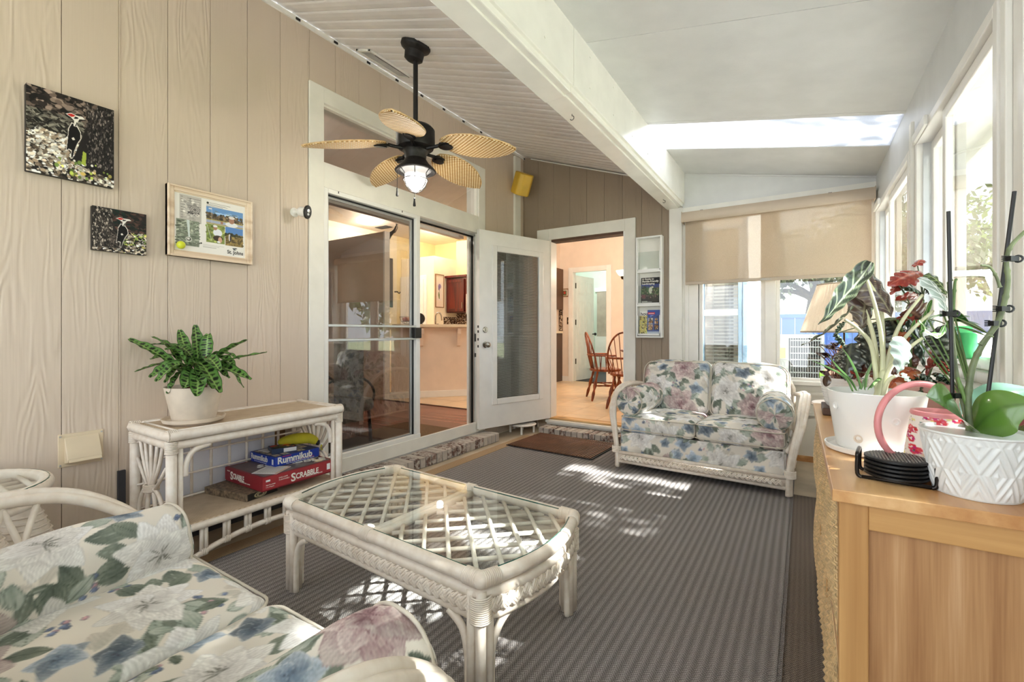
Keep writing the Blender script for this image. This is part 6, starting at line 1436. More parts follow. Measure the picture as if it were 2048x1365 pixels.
for P, wd, cf, sd, cu in (([(1938, 858, .95), (1925, 830, .93), (1895, 805, .91), (1853, 793, .90)], .054, G1, UP*.75+fw*.66, .12), ([(1943, 868, .95), (1962, 850, .935), (2004, 818, .90), (2075, 806, .86)], .046, G2, UP*.8+fw*.6, .14), ([(1940, 860, .98), (1970, 820, 1.03), (2010, 790, 1.03), (2066, 778, 1.04)], .046, G3, UP*.75+fw*.65, .12), ([(1948, 862, .95), (1990, 872, .97), (2020, 862, 1.), (2050, 850, 1.02)], .03, G2, fw, .2)):
    leafm('leaf', spline([at(*q) for q in P], 8), lambda q: wd*math.sin(PI*min(1, (q*.96+.03))**.95)**1.0, cf, t, sd, 'leafgl', 26, 12, cu)
def spike(P, r0, r1, nm='flower_spike', mt='stemp'):
    b = MB(); pts = spline([at(*q) for q in P], 7); n = len(pts); b.tube(pts, [r0+(r1-r0)*i/(n-1)+(.0012 if i % 9 == 0 else 0) for i in range(n)], 8); return b.build(nm, M[mt], t, smooth=True)
sp1 = spike([(1940, 862, .945), (1936, 800, .95), (1945, 735, .95), (1965, 690, .94), (1995, 645, .93), (2010, 600, .93), (2016, 560, .93), (2013, 520, .93), (2024, 490, .92), (2056, 458, .91)], .0062, .0034)
spike([(1938, 862, .96), (1922, 790, .98), (1912, 740, .99), (1906, 680, 1.0), (1902, 620, 1.0), (1898, 570, 1.0), (1904, 560, 1.0)], .0045, .003)
spike([(1906, 620, 1.0), (1908, 590, 1.0), (1910, 565, 1.0), (1913, 558, 1.0)], .0034, .002, 'spur', 'stemg'); spike([(2000, 575, .93), (1993, 555, .93), (1980, 535, .93), (1962, 531, .93)], .003, .0018, 'spur', 'stemp'); spike([(1960, 690, .935), (1975, 672, .93), (1986, 674, .93)], .0035, .002, 'spur', 'stemp'); spike([(1936, 820, .95), (1925, 785, .955), (1915, 755, .96)], .0042, .003, 'spur', 'stemg')
for P in ([(1905, 800, .98), (1897, 423, .98)], [(1974, 805, .955), (2029, 383, .94)]):
    b = MB(); b.tube([at(*P[0]), at(*P[1])], .0036, 8); b.build('stake', M['black'], t)
for u, v, f, a in ((1899, 628, .975, 0), (2024, 518, .925, .2), (2006, 618, .93, .2), (1990, 647, .93, .2), (1917, 792, .96, 0)):
    c = at(u, v, f); b = MB(); b.obox(c, .022, .010, .010, Matrix.Rotation(YAW+a, 3, 'Z'))
    b.tube(arc(c+rt*.013, .0062, 0, 360, 12, 'xz')[:-1], .0022, 5, True)
    for k in range(4): b.tube([c-rt*.010+UP*(k*.0034-.005), c-rt*.021+UP*(k*.0034-.005)], .0011, 4)
    b.build('clip', M['black'], t)
# --- spray bottle with green top on the sill
gb = Vector((.452, 2.08, .956)); t = thing('spray_bottle', 'clear spray bottle with a bright green pump top on the window sill', 'spray bottle', gb)
b = MB(); b.lathe([(0, 0), (.03, 0), (.034, .006), (.034, .05), (.026, .065), (.018, .072), (.018, .078)], 24, gb); b.build('bottle', M['clear'], t, smooth=40)
b = MB(); b.lathe([(.022, .074), (.034, .078), (.034, .10), (.03, .105), (.030, .125), (.026, .13), (.026, .155), (.022, .16), (0, .162)], 24, gb); b.obox(gb+Vector((-.022, 0, .172)), .075, .024, .022, Matrix.Rotation(.5, 3, 'Z')); b.build('pump_top', M['greenpl'], t, smooth=40)
# ================================================================ LAMP ON CORNER TABLE
lp = Vector((.235, 3.92, 0)); lz = .62
t = thing('corner_table', 'small rattan corner table in the back right corner holding the pleated lamp', 'table', lp)
b = MB(); b.lathe([(0, lz-.02), (.19, lz-.02), (.2, lz-.01), (.19, lz), (0, lz)], 32, lp); b.build('top', M['rattan'], t, smooth=40)
for k in range(4): a = k*PI/2+.78; b = MB(); b.tube([lp+Vector((.17*math.cos(a), .17*math.sin(a), 0)), lp+Vector((.14*math.cos(a), .14*math.sin(a), lz-.02))], .016, 8); b.build('leg', M['rattan'], t, smooth=True)
b = MB(); b.tube(arc(lp+UP*.2, .16, 0, 360, 24, 'xy')[:-1], .012, 8, True); b.build('stretcher_ring', M['rattan'], t, smooth=True)
lb = lp+UP*lz; t = thing('table_lamp', 'table lamp with wide pleated peach shade and orange ceramic base', 'lamp', lb)
b = MB(); b.lathe([(0, 0), (.07, 0), (.072, .015), (.045, .025), (.04, .05), (.055, .12), (.06, .19), (.052, .26), (.04, .31), (.028, .33), (.04, .35), (.042, .37), (.03, .39), (.018, .41)], 28, lb); b.build('base', M['terra'], t, smooth=40)
b = MB(); b.tube([lb+UP*.40, lb+UP*.84], .006, 8); b.build('stem', M['bronze'], t)
b = MB(); n_ = 108; rows = []
for (r, z) in ((.252, .498), (.250, .51), (.205, .66), (.158, .81), (.152, .83)):
    rows.append([lb+Vector(((r+(.0065 if j % 2 else -.0035))*math.cos(2*PI*j/n_), (r+(.0065 if j % 2 else -.0035))*math.sin(2*PI*j/n_), z)) for j in range(n_+1)])
b.grid(rows); b.f = [f[::-1] for f in b.f]; sh = b.build('shade', M['pleat'], t)
b = MB(); b.tube(arc(lb+UP*.5, .254, 0, 360, 48, 'xy')[:-1], .006, 6, True); b.tube(arc(lb+UP*.83, .157, 0, 360, 40, 'xy')[:-1], .005, 6, True); b.build('shade_trim', M['blinda'], sh, smooth=True)
# low white plant stand behind the open door
ps = Vector((-2.65, 4.36, 0)); t = thing('plant_stand', 'low white plant stand mostly hidden behind the open glazed door', 'plant stand', ps)
b = MB(); b.lathe([(0, .085), (.15, .085), (.16, .095), (.15, .105), (0, .105)], 32, ps); b.build('shelf', M['vinyl'], t, smooth=40)
for k in range(4): a = k*PI/2+.5; b = MB(); b.tube([ps+Vector((.13*math.cos(a), .13*math.sin(a), 0)), ps+Vector((.13*math.cos(a), .13*math.sin(a), .09))], .012, 8); b.build('leg', M['vinyl'], t)
# ================================================================ HOUSE INTERIOR
IF = .11; IC = 3.07
one('floor_wood', M['woodfl'], [(-9.5, -2.955, -1.6, 4.70, IF-.06, IF)], kind='structure').name = 'floor.001'
one('floor_tile', M['grout'], [(-9.5, -1.12, 4.70, 12.0, IF-.06, IF-.004)], kind='structure').name = 'floor.002'
f2 = bpy.data.objects['floor.002']; t0 = None
for i in range(10):
    for j in range(9):
        if t0 is None: t0 = one('tile', M['tilep'], [(-5.6, -5.154, 4.72, 5.166, IF-.012, IF)], f2, bev=.002); tb = t0.location.copy()
        else: cp(t0, tb+Vector((i*.45, j*.45, 0)), f2)
one('threshold', M['darkwood'], [(-5.25, -2.96, 4.685, 4.715, IF, IF+.008)], kind='structure').name = 'trim_6'
one('ic', M['intceil'], [(-9.6, -2.972, -1.7, 4.815, IC, IC+.1), (-9.6, -1.1, 4.815, 12.1, IC, IC+.1)], kind='structure').name = 'ceiling.001'
ws = dict(a=('wall_living', 'peachw', [(-9.6, -9.5, -1.7, 12, 0, IC), (-9.6, -2.9, -1.7, -1.6, 0, IC)]),
    b=('wall_partition', 'taupew', [(-9.5, -5.27, 4.70, 4.80, IF, 2.61)]),
    c=('wall_kitchen', 'yelw', [(-7.1, -7.0, 6.6, 9, IF, IC), (-7.0, -4.35, 7.75, 7.85, IF, IC), (-9.5, -7.0, 8.9, 9.0, IF, IC)]),
    d=('wall_pantry', 'creamw', [(-6.995, -6.1, 6.72, 7.74, IF, 2.61)]),
    e=('wall_dining', 'peachw', [(-4.345, -4.245+.29, 8.5, 8.6, IF, IC), (-2.99-.24, -1.1, 8.5, 8.6, IF, IC), (-3.955, -3.23, 8.5, 8.6, 2.33, IC), (-4.35, -4.25, 7.85, 8.6, IF, IC), (-1.12, -1.0, 4.8, 12., 0, IC)]),
    f=('wall_bedroom', 'greenw', [(-5.5, -1.1, 11.2, 11.3, IF, IC), (-5.5, -5.4, 8.6, 11.2, IF, IC), (-2.76, -2.70, 8.6, 11.2, IF, IC)]))
for k, (nm, mt, bx) in ws.items(): one(nm, M[mt], bx, kind='structure')
one('tr7', M['gloss'], [(-5.27, -5.24, 4.70, 4.80, IF, 2.615)], kind='structure').name = 'trim_7'
# --- breakfast bar
p0, p1 = Vector((-5.25, 4.80, IF)), Vector((-4.2, 6.02, IF)); dv = (p1-p0).normalized(); nv = Vector((dv.y, -dv.x, 0))
t = thing('breakfast_bar', 'angled white breakfast bar wall with pale counter seen through the sliding door opening', 'bar counter', p0)
def pbox(s0, s1, d0, d1_, z0, z1): return [p0+dv*s0+nv*d0+UP*z0, p0+dv*s1+nv*d0+UP*z0, p0+dv*s1+nv*d1_+UP*z0, p0+dv*s0+nv*d1_+UP*z0], (0, 0, z1-z0)
for nm, mt, a in (('bar_wall', 'peachw', (.03, 1.7, -.12, 0, 0, 1.08)), ('counter', 'creamw', (.03, 1.75, -.3, .14, 1.08, 1.125)), ('base_trim', 'gloss', (-.05, 1.7, 0, .015, 0, .10)), ('apron_trim', 'peachw', (-.05, 1.75, 0, .03, 1.04, 1.08))):
    b = MB(); b.prism(*pbox(*a)); b.build(nm, M[mt], t, fix=True, bev=.004)
for s in (.45, 1.02):
    b = MB(); b.prism([p0+dv*s+UP*1.06, p0+dv*s+nv*.13+UP*1.06, p0+dv*s+nv*.125+UP*.98, p0+dv*s+nv*.07+UP*.90, p0+dv*s+nv*.05+UP*.80, p0+dv*s+UP*.78], dv*.05); b.build('corbel', M['peachw'], t, fix=True)
# --- pantry door
def pdoor(name, label, o, ux, wd, ht, mat='gloss', thick=.035, hinge=None):
    """six-panel door; o lower left, ux along width, faces ux x up"""
    ux = Vector(ux).normalized(); nn = ux.cross(UP); tt = thing(name, label, 'door', o)
    b = MB(); o = Vector(o); b.prism([o, o+ux*wd, o+ux*wd-nn*thick, o-nn*thick], (0, 0, ht)); b.build('slab', M[mat], tt, fix=True)
    for r, (z0, z1) in enumerate(((.10, .37), (.43, .76), (.82, .95))):
        for c in (0, 1):
            a = o+ux*wd*(.13+.41*c)+UP*ht*z0; w_, h_ = wd*.33, ht*(z1-z0)
            b = MB()
            for (q0, q1, r0, r1) in ((0, 1, 0, .05), (0, 1, .95, 1), (0, .09, .05, .95), (.91, 1, .05, .95)): b.prism([a+ux*w_*q0+UP*h_*r0, a+ux*w_*q1+UP*h_*r0, a+ux*w_*q1+UP*h_*r1, a+ux*w_*q0+UP*h_*r1], nn*.006)
            b.prism([a+ux*w_*.2+UP*h_*.14, a+ux*w_*.8+UP*h_*.14, a+ux*w_*.8+UP*h_*.86, a+ux*w_*.2+UP*h_*.86], nn*.005); b.build('panel', M[mat], tt, fix=True)
    return tt
pd = pdoor('pantry_door', 'white six-panel pantry door beyond the breakfast bar', (-6.93, 6.685, IF+.005), (1, 0, 0), .58, 2.05)
f = MB(); 
for a in ((-6.99, -6.935, 6.69, 6.72, IF, 2.24), (-6.345, -6.285, 6.69, 6.72, IF, 2.24), (-6.935, -6.345, 6.69, 6.72, 2.165, 2.24)): f.box(*a)
f.build('casing', M['gloss'], pd)
# --- iris picture on pantry face x=-6.1
t = thing('iris_picture', 'tall narrow framed iris print on the pantry wall', 'wall art', (-6.1, 6.88, 1.6)); f = MB(); f.frame('x', -6.099, -6.08, 6.75, 7.0, 1.60, 2.26, .015); f.build('frame', M['tan'], t)
im = paint(24, 60, (240, 226, 206)); rect(im, .15, .85, .2, .78, (236, 226, 214)); ell(im, .5, .64, .2, .08, (150, 130, 170)); ell(im, .42, .58, .1, .07, (120, 104, 150)); rect(im, .48, .53, .25, .55, (110, 130, 70)); ell(im, .4, .36, .06, .12, (110, 130, 70), .4); sheet('print', im, (-6.09, 6.765, 1.615), (0, .22, 0), (0, 0, .63), t, 'iris')
# --- kitchen cabinets, microwave, backsplash, counter, faucet
t = thing('kitchen_cabinet', 'dark cherry raised-panel upper cabinet in the kitchen', 'cabinet', (-5.8, 7.2, 1.5)); one('body', M['cherry'], [(-6.08, -5.55, 7.08, 7.4, 1.50, 2.20)], t)
dr = one('door', M['cherry'], [(-6.06, -5.62, 7.055, 7.08, 1.52, 2.16)], t, bev=.004); f = MB(); f.frame('y', 7.047, 7.057, -6.06, -5.62, 1.52, 2.16, .06); f.build('door_frame', M['cherry'], dr, bev=.004); one('handle', M['nickel'], [(-5.66, -5.648, 7.03, 7.045, 1.58, 1.70)], dr)
one('crown', M['cherry'], [(-6.1, -5.552, 7.03, 7.4, 2.2, 2.24)], t)
t = thing('kitchen_cabinet', 'dark cherry cabinet above the microwave', 'cabinet', (-5.2, 7.2, 1.86)); one('body', M['cherry'], [(-5.545, -4.8, 7.08, 7.4, 1.86, 2.20)], t); one('door', M['cherry'], [(-5.53, -5.18, 7.055, 7.08, 1.88, 2.18), (-5.17, -4.82, 7.055, 7.08, 1.88, 2.18)], t, bev=.004)
t = thing('microwave', 'stainless microwave with black window under the cherry cabinet', 'microwave', (-5.2, 7.2, 1.47)); one('body', M['alu'], [(-5.545, -4.8, 7.02, 7.4, 1.47, 1.855)], t, bev=.004); one('window', M['black'], [(-5.46, -5.0, 7.012, 7.02, 1.56, 1.77)], t)
one('ks', M['mosaic'], [(-6.09, -4.4, 7.39, 7.40, 1.08, 1.5), (-6.1, -6.09, 7.0, 7.4, 1.08, 1.42)], kind='structure').name = 'trim_8'
one('wall_kitchen_return', M['yelw'], [(-6.1, -4.3, 7.4, 7.75, IF, 3.0)], kind='structure')
t = thing('kitchen_counter', 'kitchen base cabinets with pale counter below the mosaic backsplash', 'counter', (-5.3, 7.1, IF)); one('base', M['cherry'], [(-6.08, -4.4, 6.85, 7.39, IF, 1.0)], t); one('top', M['creamw'], [(-6.09, -4.38, 6.8, 7.39, 1.0, 1.04)], t)
fc_ = at(871, 645, 7.6); t = thing('kitchen_faucet', 'arched nickel kitchen faucet rising behind the bar counter', 'faucet', fc_-UP*.08); b = MB(); b.tube([fc_-UP*.08, fc_+UP*.06]+[fc_+UP*.08+rt*(.05-.05*math.cos(s))+UP*.08*math.sin(s) for s in np.linspace(.1, 2.9, 12)]+[fc_+rt*.105+UP*.03], .012, 8); b.build('spout', M['nickel'], t, smooth=True)
b = MB(); b.lathe([(.03, -.08), (.03, -.06), (.018, -.05)], 12, fc_); b.obox(fc_+rt*.03-UP*.03, .04, .012, .012, Matrix.Rotation(YAW, 3, 'Z')); b.build('lever', M['nickel'], t)
# --- things on and by the bar
bw = p0+dv*.28+nv*(-.1)+UP*1.126; t = thing('fruit_bowl', 'wire bowl of apples on the bar counter behind the tinted glass', 'bowl', bw); b = MB()
for k in range(12): a = k*PI/6; b.tube([bw+Vector((r*math.cos(a), r*math.sin(a), z)) for r, z in ((.03, .004), (.07, .015), (.105, .05), (.125, .11))], .003, 4)
for r, z in ((.04, .004), (.125, .11), (.098, .04)): b.tube(arc(bw+UP*z, r, 0, 360, 20, 'xy')[:-1], .003, 4, True)
b.build('wire', M['iron'], t)
for k, (dx, dy, c) in enumerate(((-.05, 0, (150, 60, 44)), (.052, -.01, (206, 120, 50)), (0, -.06, (172, 76, 48)), (-.006, .062, (190, 100, 46)))):
    q = bw+Vector((dx, dy, .075)); b = MB(); b.lathe([(0, -.038), (.025, -.036), (.042, -.01), (.04, .015), (.022, .034), (.006, .03), (0, .028)], 14, q); ap_ = b.build('flesh', plain('fruit_%d' % k, c, .35), None, smooth=True); ap_.name = 'apple'
    tag(ap_, ('dark red apple at the left of the wire fruit bowl', 'orange apple at the right of the wire fruit bowl', 'brick red apple at the front of the wire fruit bowl', 'amber apple at the back of the wire fruit bowl')[k], 'fruit', 'fruit in the wire bowl')
    b = MB(); b.tube([q+UP*.028, q+UP*.045], .0025, 5); b.build('stem', M['brownleaf'], ap_)
db = p0+dv*.47+nv*(-.25)+UP*1.126; t = thing('round_clock', 'round dark disc standing on the bar right of the fruit bowl', 'clock', db); b = MB(); b.lathe([(0, 0), (.085, 0), (.09, .01), (.085, .03), (0, .032)], 24, db+UP*.092, (-fw).to_track_quat('Z', 'Y').to_matrix()); b.build('disc', M['iron'], t, smooth=40); b = MB(); b.obox(db+UP*.006, .1, .05, .012, Matrix.Rotation(YAW, 3, 'Z')); b.build('foot', M['iron'], t)
t = thing('wall_panel_art', 'tall narrow dark panel on the far wall behind the partition end', 'wall art', (-6.99, 6.4, 1.6)); one('panel', M['iron'], [(-6.995, -6.96, 6.36, 6.46, 1.61, 2.59)], t, bev=.003); one('panel_edge', M['slate'], [(-6.96, -6.955, 6.37, 6.45, 1.63, 2.57)], t)
one('wall_hall', M['creamw'], [(-7.1, -7.0, 4.8, 6.6, IF, IC)], kind='structure')
hk = at(794, 584, 8.9); t = thing('coat_hook', 'small black double coat hook on the far cream wall', 'hook', hk); b = MB(); b.tube([hk-rt*.05, hk+rt*.02], .012, 6); b.tube(arc(hk+rt*.04, .03, 180, 360, 8, 'xz'), .01, 6); b.build('hook', M['black'], t)
gk = at(790, 470, 7.2); t = thing('twig_ornament', 'dark curled metal twig ornament on top of the partition end', 'ornament', at(779, 482, 7.0)); b = MB(); b.tube(spline([at(777, 482, 7.0), at(780, 470, 7.0), at(788, 462, 7.0), at(793, 450, 7.0)], 5), [.008, .015, .02, .03, .035, .04, .04, .035, .03, .03, .025, .02, .018, .015, .01, .006], 6, sc_=(.5, 1)); b.build('twig', M['iron'], t, smooth=True); b = MB(); b.tube(spline([at(790, 466, 7.0), at(795, 455, 7.0), at(792, 448, 7.0), at(796, 450, 7.0)], 4), .006, 5); b.build('tendril', M['iron'], t)
b = MB(); b.tube([at(777, 482, 7.0), Vector((-5.255, 4.75, 2.615))], .008, 5); b.build('stalk', M['iron'], t)
for k, (x, y_) in enumerate(((-6.3, 5.35), (-5.93, 5.02), (-6.57, 5.53), (-5.9, 6.67), (-4.2, 2.2), (-3.4, 6.3), (-3.2, 1.0))):
    t = thing('recessed_light', ('round recessed ceiling light, middle one of three in the tinted glass', 'round recessed ceiling light, nearest one of three in the tinted glass', 'round recessed ceiling light, farthest of three in the tinted glass', 'round recessed ceiling light above the kitchen in the open doorway', 'recessed ceiling light over the wood floored room', 'recessed ceiling light over the dining tiles', 'recessed ceiling light near the sunroom wall')[k], 'ceiling light', (x, y_, IC-.012), 'recessed interior ceiling lights')
    b = MB(); b.lathe([(.062, 0), (.085, 0), (.088, -.006), (.062, -.010)], 24, (x, y_, IC), close=True); b.build('trim_ring', M['whitepot'], t); b = MB(); b.lathe([(0, -.002), (.062, -.002), (.062, -.001), (0, -.001)], 20, (x, y_, IC)); b.build('diffuser', M['can'], t)
    plight('recessed_lamp', (x, y_, IC-.07), (14, 11, 10, 11, 24, 22, 20)[k], (1, .9, .76), .06, t)
t = thing('interior_vent', 'dark grille vent in the interior ceiling behind the tinted glass', 'vent', (-6.6, 5.9, IC-.01)); one('grille', M['iron'], [(-6.75, -6.45, 5.82, 5.98, IC-.008, IC)], t); one('slat', M['slate'], [(-6.74, -6.46, 5.84+i*.03, 5.85+i*.03, IC-.012, IC-.008) for i in range(5)], t)
# --- vertical blinds, mats, draped chair
t = thing('vertical_blinds', 'stack of grey-green vertical blinds drawn to the left inside the sliding door', 'blinds', (-3.05, 2.06, .15))
for i in range(9): b = MB(); b.obox((-3.06, 2.0+i*.014, 1.13), .088, .002, 1.94, Matrix.Rotation(.25+.05*(i % 3), 3, 'Z')); b.build('vane', M['blindv'], t)
one('headrail', M['alu'], [(-3.09, -3.03, 1.97, 3.8, 2.10, 2.14)], t)
tag(one('entry_mat', M['matb'], [(-3.72, -3.02, 2.95, 3.65, IF, IF+.012)], bev=.003), 'brown coir mat inside the open sliding doorway', 'mat'); tag(one('floor_mat', M['matd'], [(-3.6, -3.05, 2.25, 2.9, IF, IF+.01)], bev=.003), 'dark grey mat on the wood floor behind the tinted glass', 'mat'); tag(one('hall_rug', M['matd'], [(-6.6, -5.75, 3.6, 4.45, IF, IF+.01)], bev=.003), 'dark patterned rug by the partition wall', 'rug')
ch = Vector((-3.62, 2.62, IF)); t = thing('draped_chair', 'armchair with black metal arms under a fringed grey throw behind the glass', 'chair', ch)
b = MB(); b.box(ch.x-.3, ch.x+.3, ch.y-.3, ch.y+.25, .40, .52); b.box(ch.x-.3, ch.x+.3, ch.y-.36, ch.y-.26, .40, 1.0); b.build('upholstery', M['throw'], t, bev=.04)
for dx in (-.27, .27):
    for dy in (-.28, .22): b = MB(); b.tube([ch+Vector((dx, dy, 0)), ch+Vector((dx*.95, dy*.95, .32))], .016, 6); b.build('leg', M['black'], t)
    b = MB(); b.tube(spline([ch+Vector((dx, -.28, .55)), ch+Vector((dx, -.1, .62)), ch+Vector((dx, .15, .58)), ch+Vector((dx, .26, .45)), ch+Vector((dx, .2, .3))], 5), .012, 6); b.build('arm', M['black'], t, smooth=True)
th = thing('fringed_throw', 'grey knitted throw with fringe draped over the armchair back', 'throw', ch+Vector((.28, 0, .5))); b = MB(); b.grid([[ch+Vector((.31+.012*math.sin(i*1.3), -.2+.02*i, z)) for z in np.linspace(.22, .95, 8)] for i in range(16)]); b.build('cloth', M['throw'], th, smooth=True)
b = MB()
for i in range(30): b.tube([ch+Vector((.315, -.2+.0103*i, .22)), ch+Vector((.318+R.uniform(-.01, .01), -.2+.0103*i, .10))], .0025, 4)
b.build('fringe', M['throw'], th, kind='stuff')
# --- dining room
t = thing('dining_counter', 'dark brown upper and base cabinets with mosaic backsplash at the left of the dining doorway', 'cabinet', (-4.6, 8.2, IF))
one('upper_cabinet', M['cherry'], [(-4.9, -4.345, 7.9, 8.49, 1.57, 2.40)], t) if 0 else one('upper_cabinet', plain('brown_cabinet', (92, 62, 40), .4), [(-4.24, -4.17, 7.95, 8.49, 1.57, 2.40)], t)
one('backsplash', M['mosaic'], [(-4.245, -4.18, 8.44, 8.49, 1.14, 1.57)], t); one('counter_top', M['creamw'], [(-4.245, -4.18, 7.95, 8.49, 1.09, 1.13)], t); one('base_cabinet', plain('dark_brown_cabinet', (84, 66, 56), .5), [(-4.24, -4.19, 7.95, 8.49, IF, 1.09)], t)
d3 = struct('door_3', (-3.6, 8.5, IF)); f = MB()
for a in ((-4.05, -3.95, 8.478, 8.5, IF, 2.42), (-3.24, -3.14, 8.478, 8.5, IF, 2.42), (-3.95, -3.24, 8.478, 8.5, 2.32, 2.42), (-3.965, -3.945, 8.49, 8.61, IF, 2.33), (-3.245, -3.225, 8.49, 8.61, IF, 2.33)): f.box(*a)
f.build('casing', M['gloss'], d3, bev=.004)
b = MB(); b.prism([(-3.95, 8.60, IF), (-3.90, 9.33, IF), (-3.93, 9.33, IF), (-3.985, 8.60, IF)], (0, 0, 2.17)); b.f = b.f; b.build('slab', M['gloss'], d3, fix=True)
pdn = pdoor('bedroom_door', 'white six-panel bedroom door standing open beyond the dining room', (-3.94, 8.62, IF+.01), (.09, .73, 0), .72, 2.16); 
for z in (.35, 1.15, 1.9):
    b = MB(); b.box(-3.955, -3.935, 8.585, 8.62, IF+z, IF+z+.11); b.build('hinge', M['bronze'], d3)
kn = Vector((-3.85, 9.26, 1.07)); b = MB(); b.tube([kn, kn+Vector((.05, 0, 0))], .012, 8); b.lathe([(.0, 0), (.03, .01), (.032, .03), (.02, .045), (0, .048)], 14, kn+Vector((.04, 0, 0)), Matrix.Rotation(PI/2, 3, 'Y')); b.build('knob', M['iron'], d3, smooth=40)
one('bb', M['gloss'], [(-4.25, -4.05, 8.485, 8.5, IF, IF+.1), (-3.14, -1.12, 8.485, 8.5, IF, IF+.1)], kind='structure').name = 'baseboard_back'
t = thing('small_picture', 'small brown framed snapshot on the dining wall', 'picture frame', (-4.14, 8.48, 1.9)); 
q0, q1 = at(1117, 594, 9.35), at(1136, 577, 9.3); f = MB(); f.frame('y', 8.48, 8.499, q0.x, q1.x, q0.z, q1.z, .02); f.build('frame', M['tan'], t); im = paint(16, 14, (236, 226, 210)); rect(im, .2, .8, .2, .8, (90, 110, 70)); ell(im, .5, .5, .15, .2, (190, 60, 50)); sheet('photo', im, (q0.x+.01, 8.488, q0.z+.01), (q1.x-q0.x-.02, 0, 0), (0, 0, q1.z-q0.z-.02), t)
s0, s1 = at(1131, 649, 9.3), at(1138, 635, 9.3); t = thing('light_switch', 'brown plated light switch on the dining wall', 'switch', (s0.x, 8.49, s0.z)); one('plate', M['bronze'], [(s0.x, s1.x, 8.49, 8.499, s0.z, s1.z)], t); one('toggle', M['cream'], [(s0.x+.03, s0.x+.045, 8.475, 8.49, s0.z+.05, s0.z+.08)], t)
# bedroom beyond
t = thing('closet_doors', 'greige sliding closet doors at the end of the bedroom', 'closet', (-3.6, 11.15, IF)); 
for k in range(3): one('closet_panel', plain('greige_closet_%d' % k, (168, 158, 146), .25), [(-4.5+k*.62, -3.9+k*.62, 11.12+.012*(k % 2), 11.16+.012*(k % 2), IF+.3, 2.15)], t)
one('closet_header', M['gloss'], [(-4.55, -2.78, 11.1, 11.19, 2.15, 2.25)], t); one('closet_dresser', M['gloss'], [(-4.5, -2.8, 11.0, 11.11, IF, 1.0)], t)
q0, q1 = at(1212, 630, 11.6), at(1226, 588, 11.6); t = thing('bedroom_picture', 'white matted picture on the green bedroom wall', 'picture frame', (-2.78, q0.y, q0.z)); f = MB(); f.frame('x', -2.775, -2.761, 9.9, 10.45, q0.z, q1.z, .03); f.build('frame', M['cream'], t); im = paint(16, 26, (232, 234, 228)); rect(im, .25, .75, .25, .75, (120, 132, 120)); sheet('print', im, (-2.768, 10.42, q0.z+.03), (0, -.49, 0), (0, 0, q1.z-q0.z-.06), t)
one('floor_bed', M['slate'], [(-5.4, -2.7, 8.62, 11.2, IF, IF+.006)], kind='structure').name = 'floor.003'
plight('bedroom_lamp', (-4.2, 9.9, 2.6), 26, (.92, 1, .98), .1)
# table, chairs, chandelier
tc = Vector((-1.84, 7.05, IF)); t = thing('dining_table', 'round orange-brown wooden dining table partly behind the door casing', 'table', tc); b = MB(); b.lathe([(0, .70), (.56, .70), (.585, .715), (.585, .73), (.575, .738), (0, .738)], 48, tc); b.build('top', M['chairwood'], t, smooth=40); b = MB(); b.lathe([(.5, .62), (.52, .62), (.52, .7), (.5, .7)], 40, tc, close=True); b.build('apron', M['chairwood'], t)
for k in range(4): a = k*PI/2+.5; b = MB(); b.lathe([(.02, 0), (.03, .03), (.022, .1), (.03, .3), (.04, .45), (.028, .52), (.038, .62), (.038, .7)], 12, tc+Vector((.46*math.cos(a), .46*math.sin(a), 0))); b.build('leg', M['chairwood'], t, smooth=True)
tag(one('place_mat', M['paper'], [(-2.1, -1.75, 6.7, 6.95, IF+.739, IF+.743)], bev=.001), 'pale place mat on the dining table', 'place mat')
